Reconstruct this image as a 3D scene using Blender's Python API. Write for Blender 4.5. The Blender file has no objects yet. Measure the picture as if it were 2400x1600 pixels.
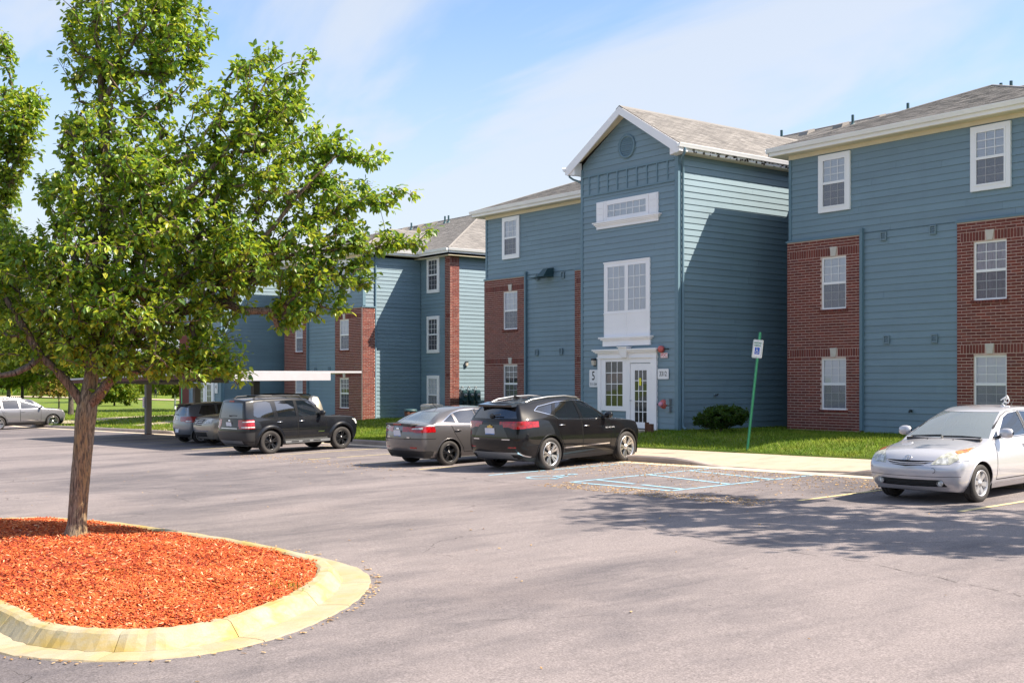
import bpy, bmesh, math, random
import numpy as np
from mathutils import Vector, Matrix
from mathutils.bvhtree import BVHTree

S = bpy.context.scene
C = S.collection
R = math.radians
PI = math.pi
rng = random.Random(7)
nrng = np.random.default_rng(11)

# ------------------------------------------------------------------ camera, sky, sun, exposure
cam_d = bpy.data.cameras.new('camera')
cam = bpy.data.objects.new('camera', cam_d)
C.objects.link(cam)
cam.location = (0, 0, 2.0)
CAM_YAW = math.atan2(0.7930, 0.6092)          # view direction lies this far to the left of +Y
cam.rotation_euler = (R(90), 0, CAM_YAW)
cam_d.sensor_width = 36.0
cam_d.lens = 41.475
cam_d.shift_y = 0.0404
cam_d.clip_start = 0.1
cam_d.clip_end = 3000
S.camera = cam

SUN_DIR = Vector((1.27, 1.08, 1.90)).normalized()       # towards the sun
SUN_EL = math.asin(SUN_DIR.z)
world = bpy.data.worlds.new('World')
S.world = world
world.use_nodes = True
wt = world.node_tree
wt.nodes.clear()


def wn(t, **k):
    n = wt.nodes.new(t)
    for a, b in k.items():
        setattr(n, a, b)
    return n


SKY_STRENGTH = 0.105
sky = wn('ShaderNodeTexSky', sky_type='NISHITA', sun_disc=False)
sky.sun_elevation = SUN_EL
sky.sun_rotation = math.atan2(SUN_DIR.x, SUN_DIR.y)
sky.air_density = 1.0
sky.dust_density = 1.2
sky.ozone_density = 3.2
tc = wn('ShaderNodeTexCoord')
sep = wn('ShaderNodeSeparateXYZ')
wt.links.new(tc.outputs['Generated'], sep.inputs[0])
zadd = wn('ShaderNodeMath', operation='ADD')
zadd.inputs[1].default_value = 0.22
wt.links.new(sep.outputs['Z'], zadd.inputs[0])
zmax = wn('ShaderNodeMath', operation='MAXIMUM')
zmax.inputs[1].default_value = 0.05
wt.links.new(zadd.outputs[0], zmax.inputs[0])
dvx = wn('ShaderNodeMath', operation='DIVIDE')
dvy = wn('ShaderNodeMath', operation='DIVIDE')
wt.links.new(sep.outputs['X'], dvx.inputs[0]); wt.links.new(zmax.outputs[0], dvx.inputs[1])
wt.links.new(sep.outputs['Y'], dvy.inputs[0]); wt.links.new(zmax.outputs[0], dvy.inputs[1])
cmb = wn('ShaderNodeCombineXYZ')
wt.links.new(dvx.outputs[0], cmb.inputs['X']); wt.links.new(dvy.outputs[0], cmb.inputs['Y'])
mp = wn('ShaderNodeMapping')
mp.inputs['Rotation'].default_value = (0, 0, R(-52))
mp.inputs['Scale'].default_value = (0.55, 1.25, 1)
mp.inputs['Location'].default_value = (9.3, 0.7, 0)
wt.links.new(cmb.outputs[0], mp.inputs['Vector'])
nz = wn('ShaderNodeTexNoise')
nz.inputs['Scale'].default_value = 1.5
nz.inputs['Detail'].default_value = 7
nz.inputs['Roughness'].default_value = 0.52
nz.inputs['Distortion'].default_value = 0.35
wt.links.new(mp.outputs[0], nz.inputs['Vector'])
cr = wn('ShaderNodeMapRange', interpolation_type='SMOOTHSTEP')
cr.inputs['From Min'].default_value = 0.43
cr.inputs['From Max'].default_value = 0.62
cr.inputs['To Max'].default_value = 0.74
wt.links.new(nz.outputs['Fac'], cr.inputs['Value'])
# thin high veil, a little everywhere and thicker towards the horizon
hz = wn('ShaderNodeMapRange', interpolation_type='SMOOTHSTEP')
hz.inputs['From Min'].default_value = 0.03
hz.inputs['From Max'].default_value = 0.33
hz.inputs['To Min'].default_value = 0.90
hz.inputs['To Max'].default_value = 0.0
wt.links.new(sep.outputs['Z'], hz.inputs['Value'])
mxf = wn('ShaderNodeMath', operation='MAXIMUM')
wt.links.new(cr.outputs[0], mxf.inputs[0]); wt.links.new(hz.outputs[0], mxf.inputs[1])
cmix = wn('ShaderNodeMix', data_type='RGBA')
wt.links.new(mxf.outputs[0], cmix.inputs[0])
wt.links.new(sky.outputs[0], cmix.inputs[6])
CLOUD = 3.5
cmix.inputs[7].default_value = (CLOUD * 0.93, CLOUD * 0.975, CLOUD * 1.05, 1)
bg = wn('ShaderNodeBackground')
bg.inputs['Strength'].default_value = SKY_STRENGTH
wt.links.new(cmix.outputs[2], bg.inputs['Color'])
wo = wn('ShaderNodeOutputWorld')
wt.links.new(bg.outputs[0], wo.inputs['Surface'])

sun_d = bpy.data.lights.new('sun', 'SUN')
sun = bpy.data.objects.new('sun', sun_d)
C.objects.link(sun)
sun.rotation_euler = SUN_DIR.to_track_quat('Z', 'Y').to_euler()
sun.location = (20, 20, 40)
sun_d.energy = 4.6
sun_d.angle = R(0.5)
sun_d.color = (1.0, 0.88, 0.73)

S.view_settings.view_transform = 'Standard'
S.view_settings.look = 'None'
S.view_settings.exposure = 1.27
S.view_settings.gamma = 1.0
S.view_settings.use_curve_mapping = False
S.render.engine = 'CYCLES'
S.cycles.max_bounces = 7
S.cycles.transparent_max_bounces = 12
S.cycles.use_denoising = True


# ------------------------------------------------------------------ object helpers
def tag(o, label=None, cat=None, group=None, kind=None):
    if label: o['label'] = label
    if cat: o['category'] = cat
    if group: o['group'] = group
    if kind: o['kind'] = kind
    return o


def empty(name, loc=(0, 0, 0), rz=0.0, label=None, cat=None, group=None):
    o = bpy.data.objects.new(name, None)
    C.objects.link(o)
    o.empty_display_size = 0.2
    o.location = loc
    o.rotation_euler = (0, 0, rz)
    return tag(o, label, cat, group)


def put(name, mesh, parent=None, loc=None, rot=None, kind=None):
    o = bpy.data.objects.new(name, mesh)
    C.objects.link(o)
    if parent is not None: o.parent = parent
    if loc is not None: o.location = loc
    if rot is not None: o.rotation_euler = rot
    if kind: o['kind'] = kind
    return o


class MB:
    """collects verts and faces, builds one mesh"""

    def __init__(s):
        s.v = []; s.f = []; s.m = []; s.sm = []

    def add(s, vs, fs, mi=0, smooth=False):
        b = len(s.v)
        s.v.extend([tuple(v) for v in vs])
        for f in fs:
            s.f.append(tuple(b + i for i in f)); s.m.append(mi); s.sm.append(smooth)
        return s

    def box(s, x0, x1, y0, y1, z0, z1, mi=0, M=None):
        vs = [(x, y, z) for z in (z0, z1) for y in (y0, y1) for x in (x0, x1)]
        if M is not None: vs = [tuple(M @ Vector(v)) for v in vs]
        return s.add(vs, [(0, 2, 3, 1), (4, 5, 7, 6), (0, 1, 5, 4), (2, 6, 7, 3), (0, 4, 6, 2), (1, 3, 7, 5)], mi)

    def hexa(s, vs, mi=0):
        """8 corners: 4 bottom ring, 4 top ring"""
        return s.add(vs, [(3, 2, 1, 0), (4, 5, 6, 7), (0, 1, 5, 4), (1, 2, 6, 5), (2, 3, 7, 6), (3, 0, 4, 7)], mi)

    def prism(s, poly, a0, a1, axis='y', mi=0, smooth=False):
        """poly in the two other axes, extruded from a0 to a1 along axis"""
        n = len(poly)
        def P(p, a):
            if axis == 'y': return (p[0], a, p[1])
            if axis == 'x': return (a, p[0], p[1])
            return (p[0], p[1], a)
        vs = [P(p, a0) for p in poly] + [P(p, a1) for p in poly]
        fs = [tuple(range(n)), tuple(range(2 * n - 1, n - 1, -1))]
        fs += [(i, n + i, n + (i + 1) % n, (i + 1) % n) for i in range(n)]
        return s.add(vs, fs, mi, smooth)

    def tube(s, pts, rad, n=8, mi=0, caps=True, smooth=True):
        pts = [Vector(p) for p in pts]
        if not hasattr(rad, '__len__'): rad = [rad] * len(pts)
        up = None; vs = []; fs = []
        for i, p in enumerate(pts):
            t = (pts[min(i + 1, len(pts) - 1)] - pts[max(i - 1, 0)])
            if t.length < 1e-9: t = Vector((0, 0, 1))
            t.normalize()
            if up is None:
                up = t.orthogonal()
            up = (up - t * up.dot(t))
            if up.length < 1e-6: up = t.orthogonal()
            up.normalize()
            sd = t.cross(up)
            for k in range(n):
                a = 2 * PI * k / n
                vs.append(p + (up * math.cos(a) + sd * math.sin(a)) * rad[i])
        for i in range(len(pts) - 1):
            for k in range(n):
                k2 = (k + 1) % n
                fs.append((i * n + k, i * n + k2, (i + 1) * n + k2, (i + 1) * n + k))
        s.add(vs, fs, mi, smooth)
        if caps:
            s.add(vs[:n], [tuple(range(n - 1, -1, -1))], mi)
            s.add(vs[-n:], [tuple(range(n))], mi)
        return s

    def lathe(s, prof, n=24, axis='z', mi=0, M=None, smooth=True, close=False):
        """prof: (r, h) pairs"""
        vs = []; fs = []
        for (r, h) in prof:
            for k in range(n):
                a = 2 * PI * k / n
                c, d = r * math.cos(a), r * math.sin(a)
                v = (c, d, h) if axis == 'z' else ((c, h, d) if axis == 'y' else (h, c, d))
                vs.append(tuple(M @ Vector(v)) if M is not None else v)
        L = len(prof)
        for i in range(L if close else L - 1):
            for k in range(n):
                k2 = (k + 1) % n
                j = (i + 1) % L
                f = (i * n + k, i * n + k2, j * n + k2, j * n + k)
                fs.append(f if axis != 'y' else f[::-1])
        s.add(vs, fs, mi, smooth)
        return s

    def mesh(s, name, mats):
        me = bpy.data.meshes.new(name)
        me.from_pydata(s.v, [], s.f)
        if not isinstance(mats, (list, tuple)): mats = [mats]
        for m in mats: me.materials.append(m)
        if len(mats) > 1: me.polygons.foreach_set('material_index', s.m)
        me.polygons.foreach_set('use_smooth', s.sm)
        me.update()
        return me

    def obj(s, name, mats, parent=None, loc=None, rot=None, kind=None):
        return put(name, s.mesh(name, mats), parent, loc, rot, kind)


def np_mesh(name, verts, faces, mats, smooth=False, mi=None):
    """faces: (n,3) or (n,4) int array"""
    me = bpy.data.meshes.new(name)
    verts = np.asarray(verts, np.float32); faces = np.asarray(faces, np.int32)
    k = faces.shape[1]
    me.vertices.add(len(verts)); me.vertices.foreach_set('co', verts.ravel())
    me.loops.add(faces.size); me.loops.foreach_set('vertex_index', faces.ravel())
    me.polygons.add(len(faces))
    me.polygons.foreach_set('loop_start', np.arange(0, faces.size, k, dtype=np.int32))
    me.polygons.foreach_set('loop_total', np.full(len(faces), k, np.int32))
    me.polygons.foreach_set('use_smooth', np.full(len(faces), smooth, bool))
    if not isinstance(mats, (list, tuple)): mats = [mats]
    for m in mats: me.materials.append(m)
    if mi is not None: me.polygons.foreach_set('material_index', np.asarray(mi, np.int32))
    me.update(calc_edges=True)
    return me


def text_mesh(body, size, mat_, depth=0.002, align='CENTER', sx=1.0, bold=0.0):
    cu = bpy.data.curves.new('lettering', 'FONT')
    cu.body = body; cu.size = size; cu.extrude = depth; cu.align_x = align; cu.align_y = 'CENTER'
    cu.offset = bold
    cu.resolution_u = 3
    o = bpy.data.objects.new('lettering', cu)
    me = bpy.data.meshes.new_from_object(o)
    bpy.data.objects.remove(o)
    if sx != 1.0:
        for v in me.vertices: v.co.x *= sx
    me.materials.clear(); me.materials.append(mat_)
    return me


# ------------------------------------------------------------------ materials
class NT:
    def __init__(s, name):
        s.mat = bpy.data.materials.new(name)
        s.mat.use_nodes = True
        s.t = s.mat.node_tree
        s.p = s.t.nodes['Principled BSDF']
        s.out = s.t.nodes['Material Output']

    def n(s, typ, **k):
        n = s.t.nodes.new(typ)
        for a, b in k.items():
            setattr(n, a, b)
        return n

    def l(s, a, b):
        s.t.links.new(a, b)

    def coord(s, kind='Object', scale=(1, 1, 1), rot=(0, 0, 0)):
        t = s.n('ShaderNodeTexCoord')
        m = s.n('ShaderNodeMapping')
        m.inputs['Scale'].default_value = scale
        m.inputs['Rotation'].default_value = rot
        s.l(t.outputs[kind], m.inputs['Vector'])
        return m.outputs[0]

    def pos(s, scale=(1, 1, 1), rot=(0, 0, 0)):
        g = s.n('ShaderNodeNewGeometry')
        m = s.n('ShaderNodeMapping')
        m.inputs['Scale'].default_value = scale
        m.inputs['Rotation'].default_value = rot
        s.l(g.outputs['Position'], m.inputs['Vector'])
        return m.outputs[0]

    def noise(s, vec, scale, detail=4, rough=0.55, dist=0.0):
        n = s.n('ShaderNodeTexNoise')
        n.inputs['Scale'].default_value = scale
        n.inputs['Detail'].default_value = detail
        n.inputs['Roughness'].default_value = rough
        n.inputs['Distortion'].default_value = dist
        s.l(vec, n.inputs['Vector'])
        return n.outputs['Fac']

    def rng(s, v, a, b, c, d, smooth=False):
        n = s.n('ShaderNodeMapRange')
        if smooth: n.interpolation_type = 'SMOOTHSTEP'
        for i, q in zip(('From Min', 'From Max', 'To Min', 'To Max'), (a, b, c, d)):
            n.inputs[i].default_value = q
        s.l(v, n.inputs['Value'])
        return n.outputs[0]

    def math(s, op, a, b=None):
        n = s.n('ShaderNodeMath', operation=op)
        for i, q in ((0, a), (1, b)):
            if q is None: continue
            if isinstance(q, (int, float)): n.inputs[i].default_value = q
            else: s.l(q, n.inputs[i])
        return n.outputs[0]

    def mix(s, fac, a, b, blend='MIX'):
        n = s.n('ShaderNodeMix', data_type='RGBA', blend_type=blend)
        for i, q in ((0, fac), (6, a), (7, b)):
            if isinstance(q, (int, float)): n.inputs[i].default_value = q
            elif isinstance(q, tuple): n.inputs[i].default_value = q + (1,) if len(q) == 3 else q
            else: s.l(q, n.inputs[i])
        return n.outputs[2]

    def scale_col(s, col, v):
        """col (tuple or socket) times scalar socket v"""
        n = s.n('ShaderNodeVectorMath', operation='SCALE')
        if isinstance(col, tuple): n.inputs[0].default_value = col
        else: s.l(col, n.inputs[0])
        s.l(v, n.inputs['Scale'])
        return n.outputs[0]

    def bump(s, h, strength=0.3, dist=0.01):
        n = s.n('ShaderNodeBump')
        n.inputs['Strength'].default_value = strength
        n.inputs['Distance'].default_value = dist
        s.l(h, n.inputs['Height'])
        s.l(n.outputs[0], s.p.inputs['Normal'])

    def base(s, v):
        if isinstance(v, tuple): s.p.inputs['Base Color'].default_value = v + (1,)
        else: s.l(v, s.p.inputs['Base Color'])

    def set(s, **k):
        for a, b in k.items():
            s.p.inputs[a.replace('_', ' ')].default_value = b

    def rand(s, island=True, obj=True):
        """one random number per mesh island and object"""
        if island:
            g = s.n('ShaderNodeNewGeometry').outputs['Random Per Island']
        if obj:
            o = s.n('ShaderNodeObjectInfo').outputs['Random']
        if island and obj:
            return s.math('FRACT', s.math('ADD', g, o))
        return g if island else o


def pm(name, col, rough=0.6, metal=0.0, spec=0.5, var=0.0, vs=3.0, bump=0.0, bs=60.0, coat=0.0, ovar=0.0, stretch=(1, 1, 1), island=False):
    t = NT(name)
    t.set(Roughness=rough, Metallic=metal)
    t.p.inputs['Specular IOR Level'].default_value = spec
    if coat:
        t.p.inputs['Coat Weight'].default_value = coat
        t.p.inputs['Coat Roughness'].default_value = 0.04
    v = None
    if var:
        v = t.rng(t.noise(t.pos(stretch), vs, 5), 0.25, 0.75, 1 - var, 1 + var)
    if ovar:
        r = t.rng(t.rand(island=island), 0, 1, 1 - ovar, 1 + ovar)
        v = r if v is None else t.math('MULTIPLY', v, r)
    t.base(col if v is None else t.scale_col(col, v))
    if bump:
        t.bump(t.noise(t.pos(stretch), bs, 4), bump, 0.01)
    return t.mat


SIDING = (0.142, 0.226, 0.280)
M = {}


def siding_mat():
    t = NT('siding_paint')
    t.set(Roughness=0.62)
    t.p.inputs['Specular IOR Level'].default_value = 1.0
    v = t.rng(t.noise(t.pos((0.35, 0.35, 1.6)), 1.3, 5), 0.3, 0.7, 0.92, 1.07)
    r = t.rng(t.rand(island=False), 0, 1, 0.955, 1.045)
    st = t.rng(t.noise(t.pos((2.2, 2.2, 0.25)), 1.1, 4, 0.6), 0.52, 0.75, 1.0, 0.93)
    c = t.scale_col(SIDING, t.math('MULTIPLY', t.math('MULTIPLY', v, r), st))
    t.base(c)
    t.bump(t.noise(t.pos((0.5, 0.5, 14)), 9, 3), 0.12, 0.004)
    return t.mat


def brick_mat():
    t = NT('red_brick')
    t.set(Roughness=0.85)
    r = t.rand()
    ramp = t.n('ShaderNodeValToRGB')
    e = ramp.color_ramp.elements
    e[0].position = 0.0; e[0].color = (0.130, 0.034, 0.027, 1)
    e[1].position = 1.0; e[1].color = (0.230, 0.056, 0.038, 1)
    for p, c in ((0.35, (0.165, 0.042, 0.031, 1)), (0.7, (0.196, 0.048, 0.034, 1)), (0.88, (0.150, 0.048, 0.044, 1))):
        q = ramp.color_ramp.elements.new(p); q.color = c
    t.l(r, ramp.inputs[0])
    sp = t.rng(t.noise(t.pos(), 90, 3, 0.7), 0.3, 0.75, 0.8, 1.2)
    t.base(t.scale_col(ramp.outputs[0], sp))
    t.bump(t.noise(t.pos(), 150, 3), 0.25, 0.004)
    return t.mat


def shingle_mat():
    t = NT('asphalt_shingle')
    t.set(Roughness=0.95)
    r = t.rand()
    ramp = t.n('ShaderNodeValToRGB')
    e = ramp.color_ramp.elements
    e[0].color = (0.172, 0.163, 0.157, 1); e[1].color = (0.258, 0.244, 0.232, 1)
    q = ramp.color_ramp.elements.new(0.5); q.color = (0.215, 0.203, 0.193, 1)
    t.l(r, ramp.inputs[0])
    sp = t.rng(t.noise(t.pos(), 140, 2, 0.8), 0.3, 0.7, 0.75, 1.25)
    lg = t.rng(t.noise(t.pos(), 0.7, 4), 0.3, 0.7, 0.9, 1.1)
    t.base(t.scale_col(ramp.outputs[0], t.math('MULTIPLY', sp, lg)))
    t.bump(t.noise(t.pos(), 200, 2), 0.3, 0.004)
    return t.mat


def asphalt_mat():
    t = NT('worn_asphalt')
    p = t.pos()
    # broad worn lanes, lighter where cars turn
    sw = t.noise(t.pos((0.55, 0.24, 1), (0, 0, R(14))), 0.36, 7, 0.6, 0.9)
    fine = t.noise(t.pos((1.6, 0.5, 1), (0, 0, R(20))), 1.5, 6, 0.65, 0.6)
    a = t.math('ADD', t.math('MULTIPLY', sw, 0.7), t.math('MULTIPLY', fine, 0.3))
    worn = t.rng(a, 0.36, 0.62, 0.0, 1.0, True)
    col = t.mix(worn, (0.105, 0.095, 0.102), (0.222, 0.194, 0.192))
    # warm dusty patches
    dusty = t.rng(t.noise(p, 0.23, 5, 0.6), 0.52, 0.72, 0.0, 0.35, True)
    col = t.mix(dusty, col, (0.245, 0.205, 0.196))
    # aggregate grain
    g1 = t.rng(t.noise(p, 55, 2, 0.7), 0.30, 0.72, 0.62, 1.42)
    g2 = t.rng(t.noise(p, 17, 3, 0.7), 0.3, 0.7, 0.90, 1.10)
    col = t.scale_col(col, t.math('MULTIPLY', g1, g2))
    vor = t.n('ShaderNodeTexVoronoi', feature='F1')
    vor.inputs['Scale'].default_value = 34
    t.l(p, vor.inputs['Vector'])
    fl = t.rng(vor.outputs['Distance'], 0.05, 0.15, 1.0, 0.0)
    sel = t.math('GREATER_THAN', t.noise(p, 21, 1), 0.56)
    col = t.mix(t.math('MULTIPLY', t.math('MULTIPLY', fl, sel), 0.55), col, (0.40, 0.36, 0.31))
    # dark spots
    vo2 = t.n('ShaderNodeTexVoronoi', feature='F1')
    vo2.inputs['Scale'].default_value = 1.5
    t.l(p, vo2.inputs['Vector'])
    sp = t.rng(vo2.outputs['Distance'], 0.012, 0.03, 0.75, 0.0)
    col = t.mix(sp, col, (0.03, 0.028, 0.03))
    # cracks: thin and broken, wandering
    wob = t.n('ShaderNodeVectorMath', operation='ADD')
    nn = t.n('ShaderNodeTexNoise'); nn.inputs['Scale'].default_value = 0.8; nn.inputs['Detail'].default_value = 6
    t.l(p, nn.inputs['Vector'])
    sc = t.n('ShaderNodeVectorMath', operation='SCALE'); sc.inputs['Scale'].default_value = 1.6
    t.l(nn.outputs['Color'], sc.inputs[0])
    t.l(p, wob.inputs[0]); t.l(sc.outputs[0], wob.inputs[1])
    vc = t.n('ShaderNodeTexVoronoi', feature='DISTANCE_TO_EDGE')
    vc.inputs['Scale'].default_value = 0.17
    t.l(wob.outputs[0], vc.inputs['Vector'])
    ck = t.rng(vc.outputs['Distance'], 0.0006, 0.0022, 1.0, 0.0)
    brk = t.rng(t.noise(p, 0.5, 4), 0.53, 0.62, 0.0, 0.7, True)
    ckf = t.math('MULTIPLY', ck, brk)
    col = t.mix(ckf, col, (0.035, 0.03, 0.03))
    t.base(col)
    t.set(Roughness=0.88)
    t.p.inputs['Specular IOR Level'].default_value = 0.3
    hgt = t.math('SUBTRACT', t.math('MULTIPLY', t.noise(p, 48, 3, 0.75), 1.0), t.math('MULTIPLY', ckf, 2.0))
    t.bump(hgt, 0.5, 0.006)
    return t.mat


def concrete_mat(name, col, stain=(0.42, 0.34, 0.15), st=0.0):
    t = NT(name)
    p = t.pos()
    v = t.rng(t.noise(p, 2.2, 6, 0.6), 0.3, 0.7, 0.86, 1.12)
    g = t.rng(t.noise(p, 80, 2), 0.3, 0.7, 0.9, 1.1)
    c = t.scale_col(col, t.math('MULTIPLY', v, g))
    if st:
        f = t.rng(t.noise(t.pos((1, 1, 2)), 1.7, 6, 0.65, 0.4), 0.40, 0.68, 0.0, st, True)
        c = t.mix(f, c, stain)
        f2 = t.rng(t.noise(t.pos((1, 1, 2)), 4.1, 6, 0.65, 0.4), 0.55, 0.75, 0.0, st * 0.6, True)
        c = t.mix(f2, c, (0.22, 0.22, 0.07))
    t.base(c)
    t.set(Roughness=0.9)
    t.bump(t.noise(p, 60, 3), 0.25, 0.004)
    return t.mat


def grass_mat(name, c0, c1, blades=False):
    t = NT(name)
    p = t.pos()
    f = t.rng(t.noise(p, 0.9, 6, 0.65), 0.35, 0.65, 0.0, 1.0)
    c = t.mix(f, c0, c1)
    worn = t.rng(t.noise(p, 0.45, 6, 0.7), 0.54, 0.72, 0.0, 0.55, True)
    c = t.mix(worn, c, (c1[0] * 1.5, c1[1] * 1.02, c1[2] * 1.6))
    if blades:
        r = t.rng(t.rand(obj=False), 0, 1, 0.62, 1.5)
        c = t.scale_col(c, r)
        dry = t.math('GREATER_THAN', t.rand(obj=False), 0.965)
        c = t.mix(dry, c, (0.34, 0.31, 0.11))
    else:
        g = t.rng(t.noise(t.pos((1, 1, 1)), 23, 5, 0.75), 0.3, 0.7, 0.55, 1.5)
        c = t.scale_col(c, g)
    t.base(c)
    t.set(Roughness=0.75)
    t.p.inputs['Specular IOR Level'].default_value = 0.25
    if blades:
        tr = t.n('ShaderNodeBsdfTranslucent')
        t.l(c, tr.inputs['Color'])
        ms = t.n('ShaderNodeMixShader'); ms.inputs[0].default_value = 0.3
        t.l(t.p.outputs[0], ms.inputs[1]); t.l(tr.outputs[0], ms.inputs[2])
        t.l(ms.outputs[0], t.out.inputs['Surface'])
    else:
        t.bump(t.noise(p, 40, 4, 0.8), 0.8, 0.03)
    return t.mat


def leaf_mat(name, cols, trans=0.35, gloss=0.45):
    t = NT(name)
    r = t.rand()
    ramp = t.n('ShaderNodeValToRGB')
    e = ramp.color_ramp.elements
    e[0].color = cols[0] + (1,); e[1].color = cols[-1] + (1,)
    for i, c in enumerate(cols[1:-1]):
        q = e.new((i + 1) / (len(cols) - 1)); q.color = c + (1,)
    t.l(r, ramp.inputs[0])
    big = t.rng(t.noise(t.pos(), 0.8, 4), 0.3, 0.7, 0.8, 1.25)
    c = t.scale_col(ramp.outputs[0], big)
    t.base(c)
    t.set(Roughness=0.42)
    t.p.inputs['Specular IOR Level'].default_value = gloss
    tr = t.n('ShaderNodeBsdfTranslucent')
    tc_ = t.mix(0.40, c, (0.43, 0.52, 0.03))
    t.l(tc_, tr.inputs['Color'])
    ms = t.n('ShaderNodeMixShader'); ms.inputs[0].default_value = trans
    t.l(t.p.outputs[0], ms.inputs[1]); t.l(tr.outputs[0], ms.inputs[2])
    t.l(ms.outputs[0], t.out.inputs['Surface'])
    return t.mat


def bark_mat(name, c0, c1, lichen=0.0):
    t = NT(name)
    v = t.pos((1, 1, 0.13))
    n = t.noise(v, 52, 6, 0.7, 0.5)
    f = t.rng(n, 0.38, 0.62, 0, 1, True)
    c = t.mix(f, c0, c1)
    if lichen:
        g = t.n('ShaderNodeNewGeometry')
        l = t.rng(t.noise(t.pos((1, 1, 0.5)), 3.0, 5, 0.6), 0.42, 0.6, 0, lichen, True)
        c = t.mix(t.math('MULTIPLY', l, f), c, (0.36, 0.20, 0.045))
    t.base(c)
    t.set(Roughness=0.95)
    t.bump(n, 1.0, 0.02)
    return t.mat


def thin_glass(name, tint, tmix, rough=0.02, base=None, ior=1.75):
    """pane seen from outside: fresnel mirror over a tinted see-through sheet"""
    t = NT(name)
    gl = t.n('ShaderNodeBsdfGlossy'); gl.inputs['Roughness'].default_value = rough
    gl.inputs['Color'].default_value = (0.95, 0.97, 1, 1)
    tr = t.n('ShaderNodeBsdfTransparent'); tr.inputs['Color'].default_value = tint + (1,)
    df = t.n('ShaderNodeBsdfDiffuse'); df.inputs['Color'].default_value = (base or (0.02, 0.025, 0.03)) + (1,)
    m0 = t.n('ShaderNodeMixShader'); m0.inputs[0].default_value = tmix
    t.l(df.outputs[0], m0.inputs[1]); t.l(tr.outputs[0], m0.inputs[2])
    fr = t.n('ShaderNodeFresnel'); fr.inputs['IOR'].default_value = ior
    m1 = t.n('ShaderNodeMixShader')
    t.l(fr.outputs[0], m1.inputs[0]); t.l(m0.outputs[0], m1.inputs[1]); t.l(gl.outputs[0], m1.inputs[2])
    t.l(m1.outputs[0], t.out.inputs['Surface'])
    return t.mat


def car_paint(name, col, metal=0.0, rough=0.35, coat=1.0, spec=0.5):
    t = NT(name)
    t.set(Roughness=rough, Metallic=metal)
    t.p.inputs['Coat Weight'].default_value = coat
    t.p.inputs['Coat Roughness'].default_value = 0.02
    t.p.inputs['Specular IOR Level'].default_value = spec
    dust = t.rng(t.noise(t.coord('Object'), 3.0, 5, 0.6), 0.35, 0.75, 0.0, 0.03)
    c = t.mix(dust, col, (0.12, 0.11, 0.10) if max(col) < .02 else (0.20, 0.18, 0.16))
    g = t.n('ShaderNodeNewGeometry')
    c2 = t.mix(g.outputs['Backfacing'], c, (0.03, 0.03, 0.032))      # inside of the shell is dark trim
    t.base(c2)
    t.l(t.rng(g.outputs['Backfacing'], 0, 1, coat, 0.0), t.p.inputs['Coat Weight'])
    t.l(t.rng(g.outputs['Backfacing'], 0, 1, metal, 0.0), t.p.inputs['Metallic'])
    return t.mat


def lens_mat(name, col, rough=0.08, metal=0.0):
    t = NT(name)
    f = t.rng(t.noise(t.coord('Object', (1, 1, 1)), 16, 2), 0.4, 0.6, 0.7, 1.25)
    t.base(t.scale_col(col, f))
    t.set(Roughness=rough, Metallic=metal)
    t.p.inputs['Coat Weight'].default_value = 1.0
    t.p.inputs['Coat Roughness'].default_value = 0.02
    return t.mat


M['siding'] = siding_mat()
M['sidecore'] = pm('siding_backing', (0.06, 0.10, 0.13), 0.8)
M['bluetrim'] = pm('blue_trim_paint', (0.120, 0.205, 0.260), 0.5, var=0.05)
M['white'] = pm('white_trim_paint', (0.83, 0.82, 0.84), 0.45, var=0.03, vs=2)
M['vinyl'] = pm('white_vinyl', (0.83, 0.83, 0.84), 0.35)
M['soffit'] = pm('cream_soffit', (0.70, 0.63, 0.48), 0.6, var=0.05)
M['gutter'] = pm('white_gutter', (0.85, 0.85, 0.86), 0.4, var=0.06, vs=1.5)
M['brick'] = brick_mat()
M['mortar'] = pm('mortar', (0.60, 0.45, 0.39), 0.95, var=0.12, vs=9, bump=0.4, bs=90)
M['keystone'] = pm('cast_stone', (0.56, 0.52, 0.46), 0.85, var=0.06, vs=8)
M['shingle'] = shingle_mat()
M['roofbase'] = pm('roof_underlay', (0.075, 0.065, 0.058), 0.95)
M['asphalt'] = asphalt_mat()
M['walk'] = concrete_mat('sidewalk_concrete', (0.42, 0.34, 0.26))
M['kerb'] = concrete_mat('kerb_concrete', (0.34, 0.29, 0.26))
M['apron'] = concrete_mat('gutter_pan_concrete', (0.52, 0.44, 0.34))
M['islekerb'] = concrete_mat('stained_kerb_concrete', (0.36, 0.32, 0.22), (0.36, 0.25, 0.05), 0.85)
M['islepan'] = concrete_mat('island_pan_concrete', (0.37, 0.31, 0.22), (0.34, 0.28, 0.11), 0.6)
M['yellowline'] = pm('worn_yellow_paint', (0.60, 0.50, 0.26), 0.8, var=0.22, vs=9)
M['blueline'] = pm('worn_blue_paint', (0.25, 0.43, 0.54), 0.8, var=0.22, vs=9)
M['soil'] = pm('dark_soil', (0.045, 0.033, 0.022), 0.95, var=0.2, vs=5)
M['lawn'] = grass_mat('lawn', (0.075, 0.135, 0.012), (0.150, 0.190, 0.022))
M['blade'] = grass_mat('grass_blades', (0.100, 0.185, 0.014), (0.205, 0.260, 0.024), True)
M['mulchbase'] = pm('mulch_bed', (0.34, 0.050, 0.016), 0.95, var=0.3, vs=18, bump=0.9, bs=45)
M['bark'] = bark_mat('pear_bark', (0.075, 0.058, 0.042), (0.31, 0.26, 0.195), 0.6)
M['limb'] = bark_mat('limb_bark', (0.055, 0.040, 0.030), (0.235, 0.180, 0.140), 0.2)
M['bark2'] = bark_mat('grey_bark', (0.035, 0.028, 0.024), (0.13, 0.105, 0.085))
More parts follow.
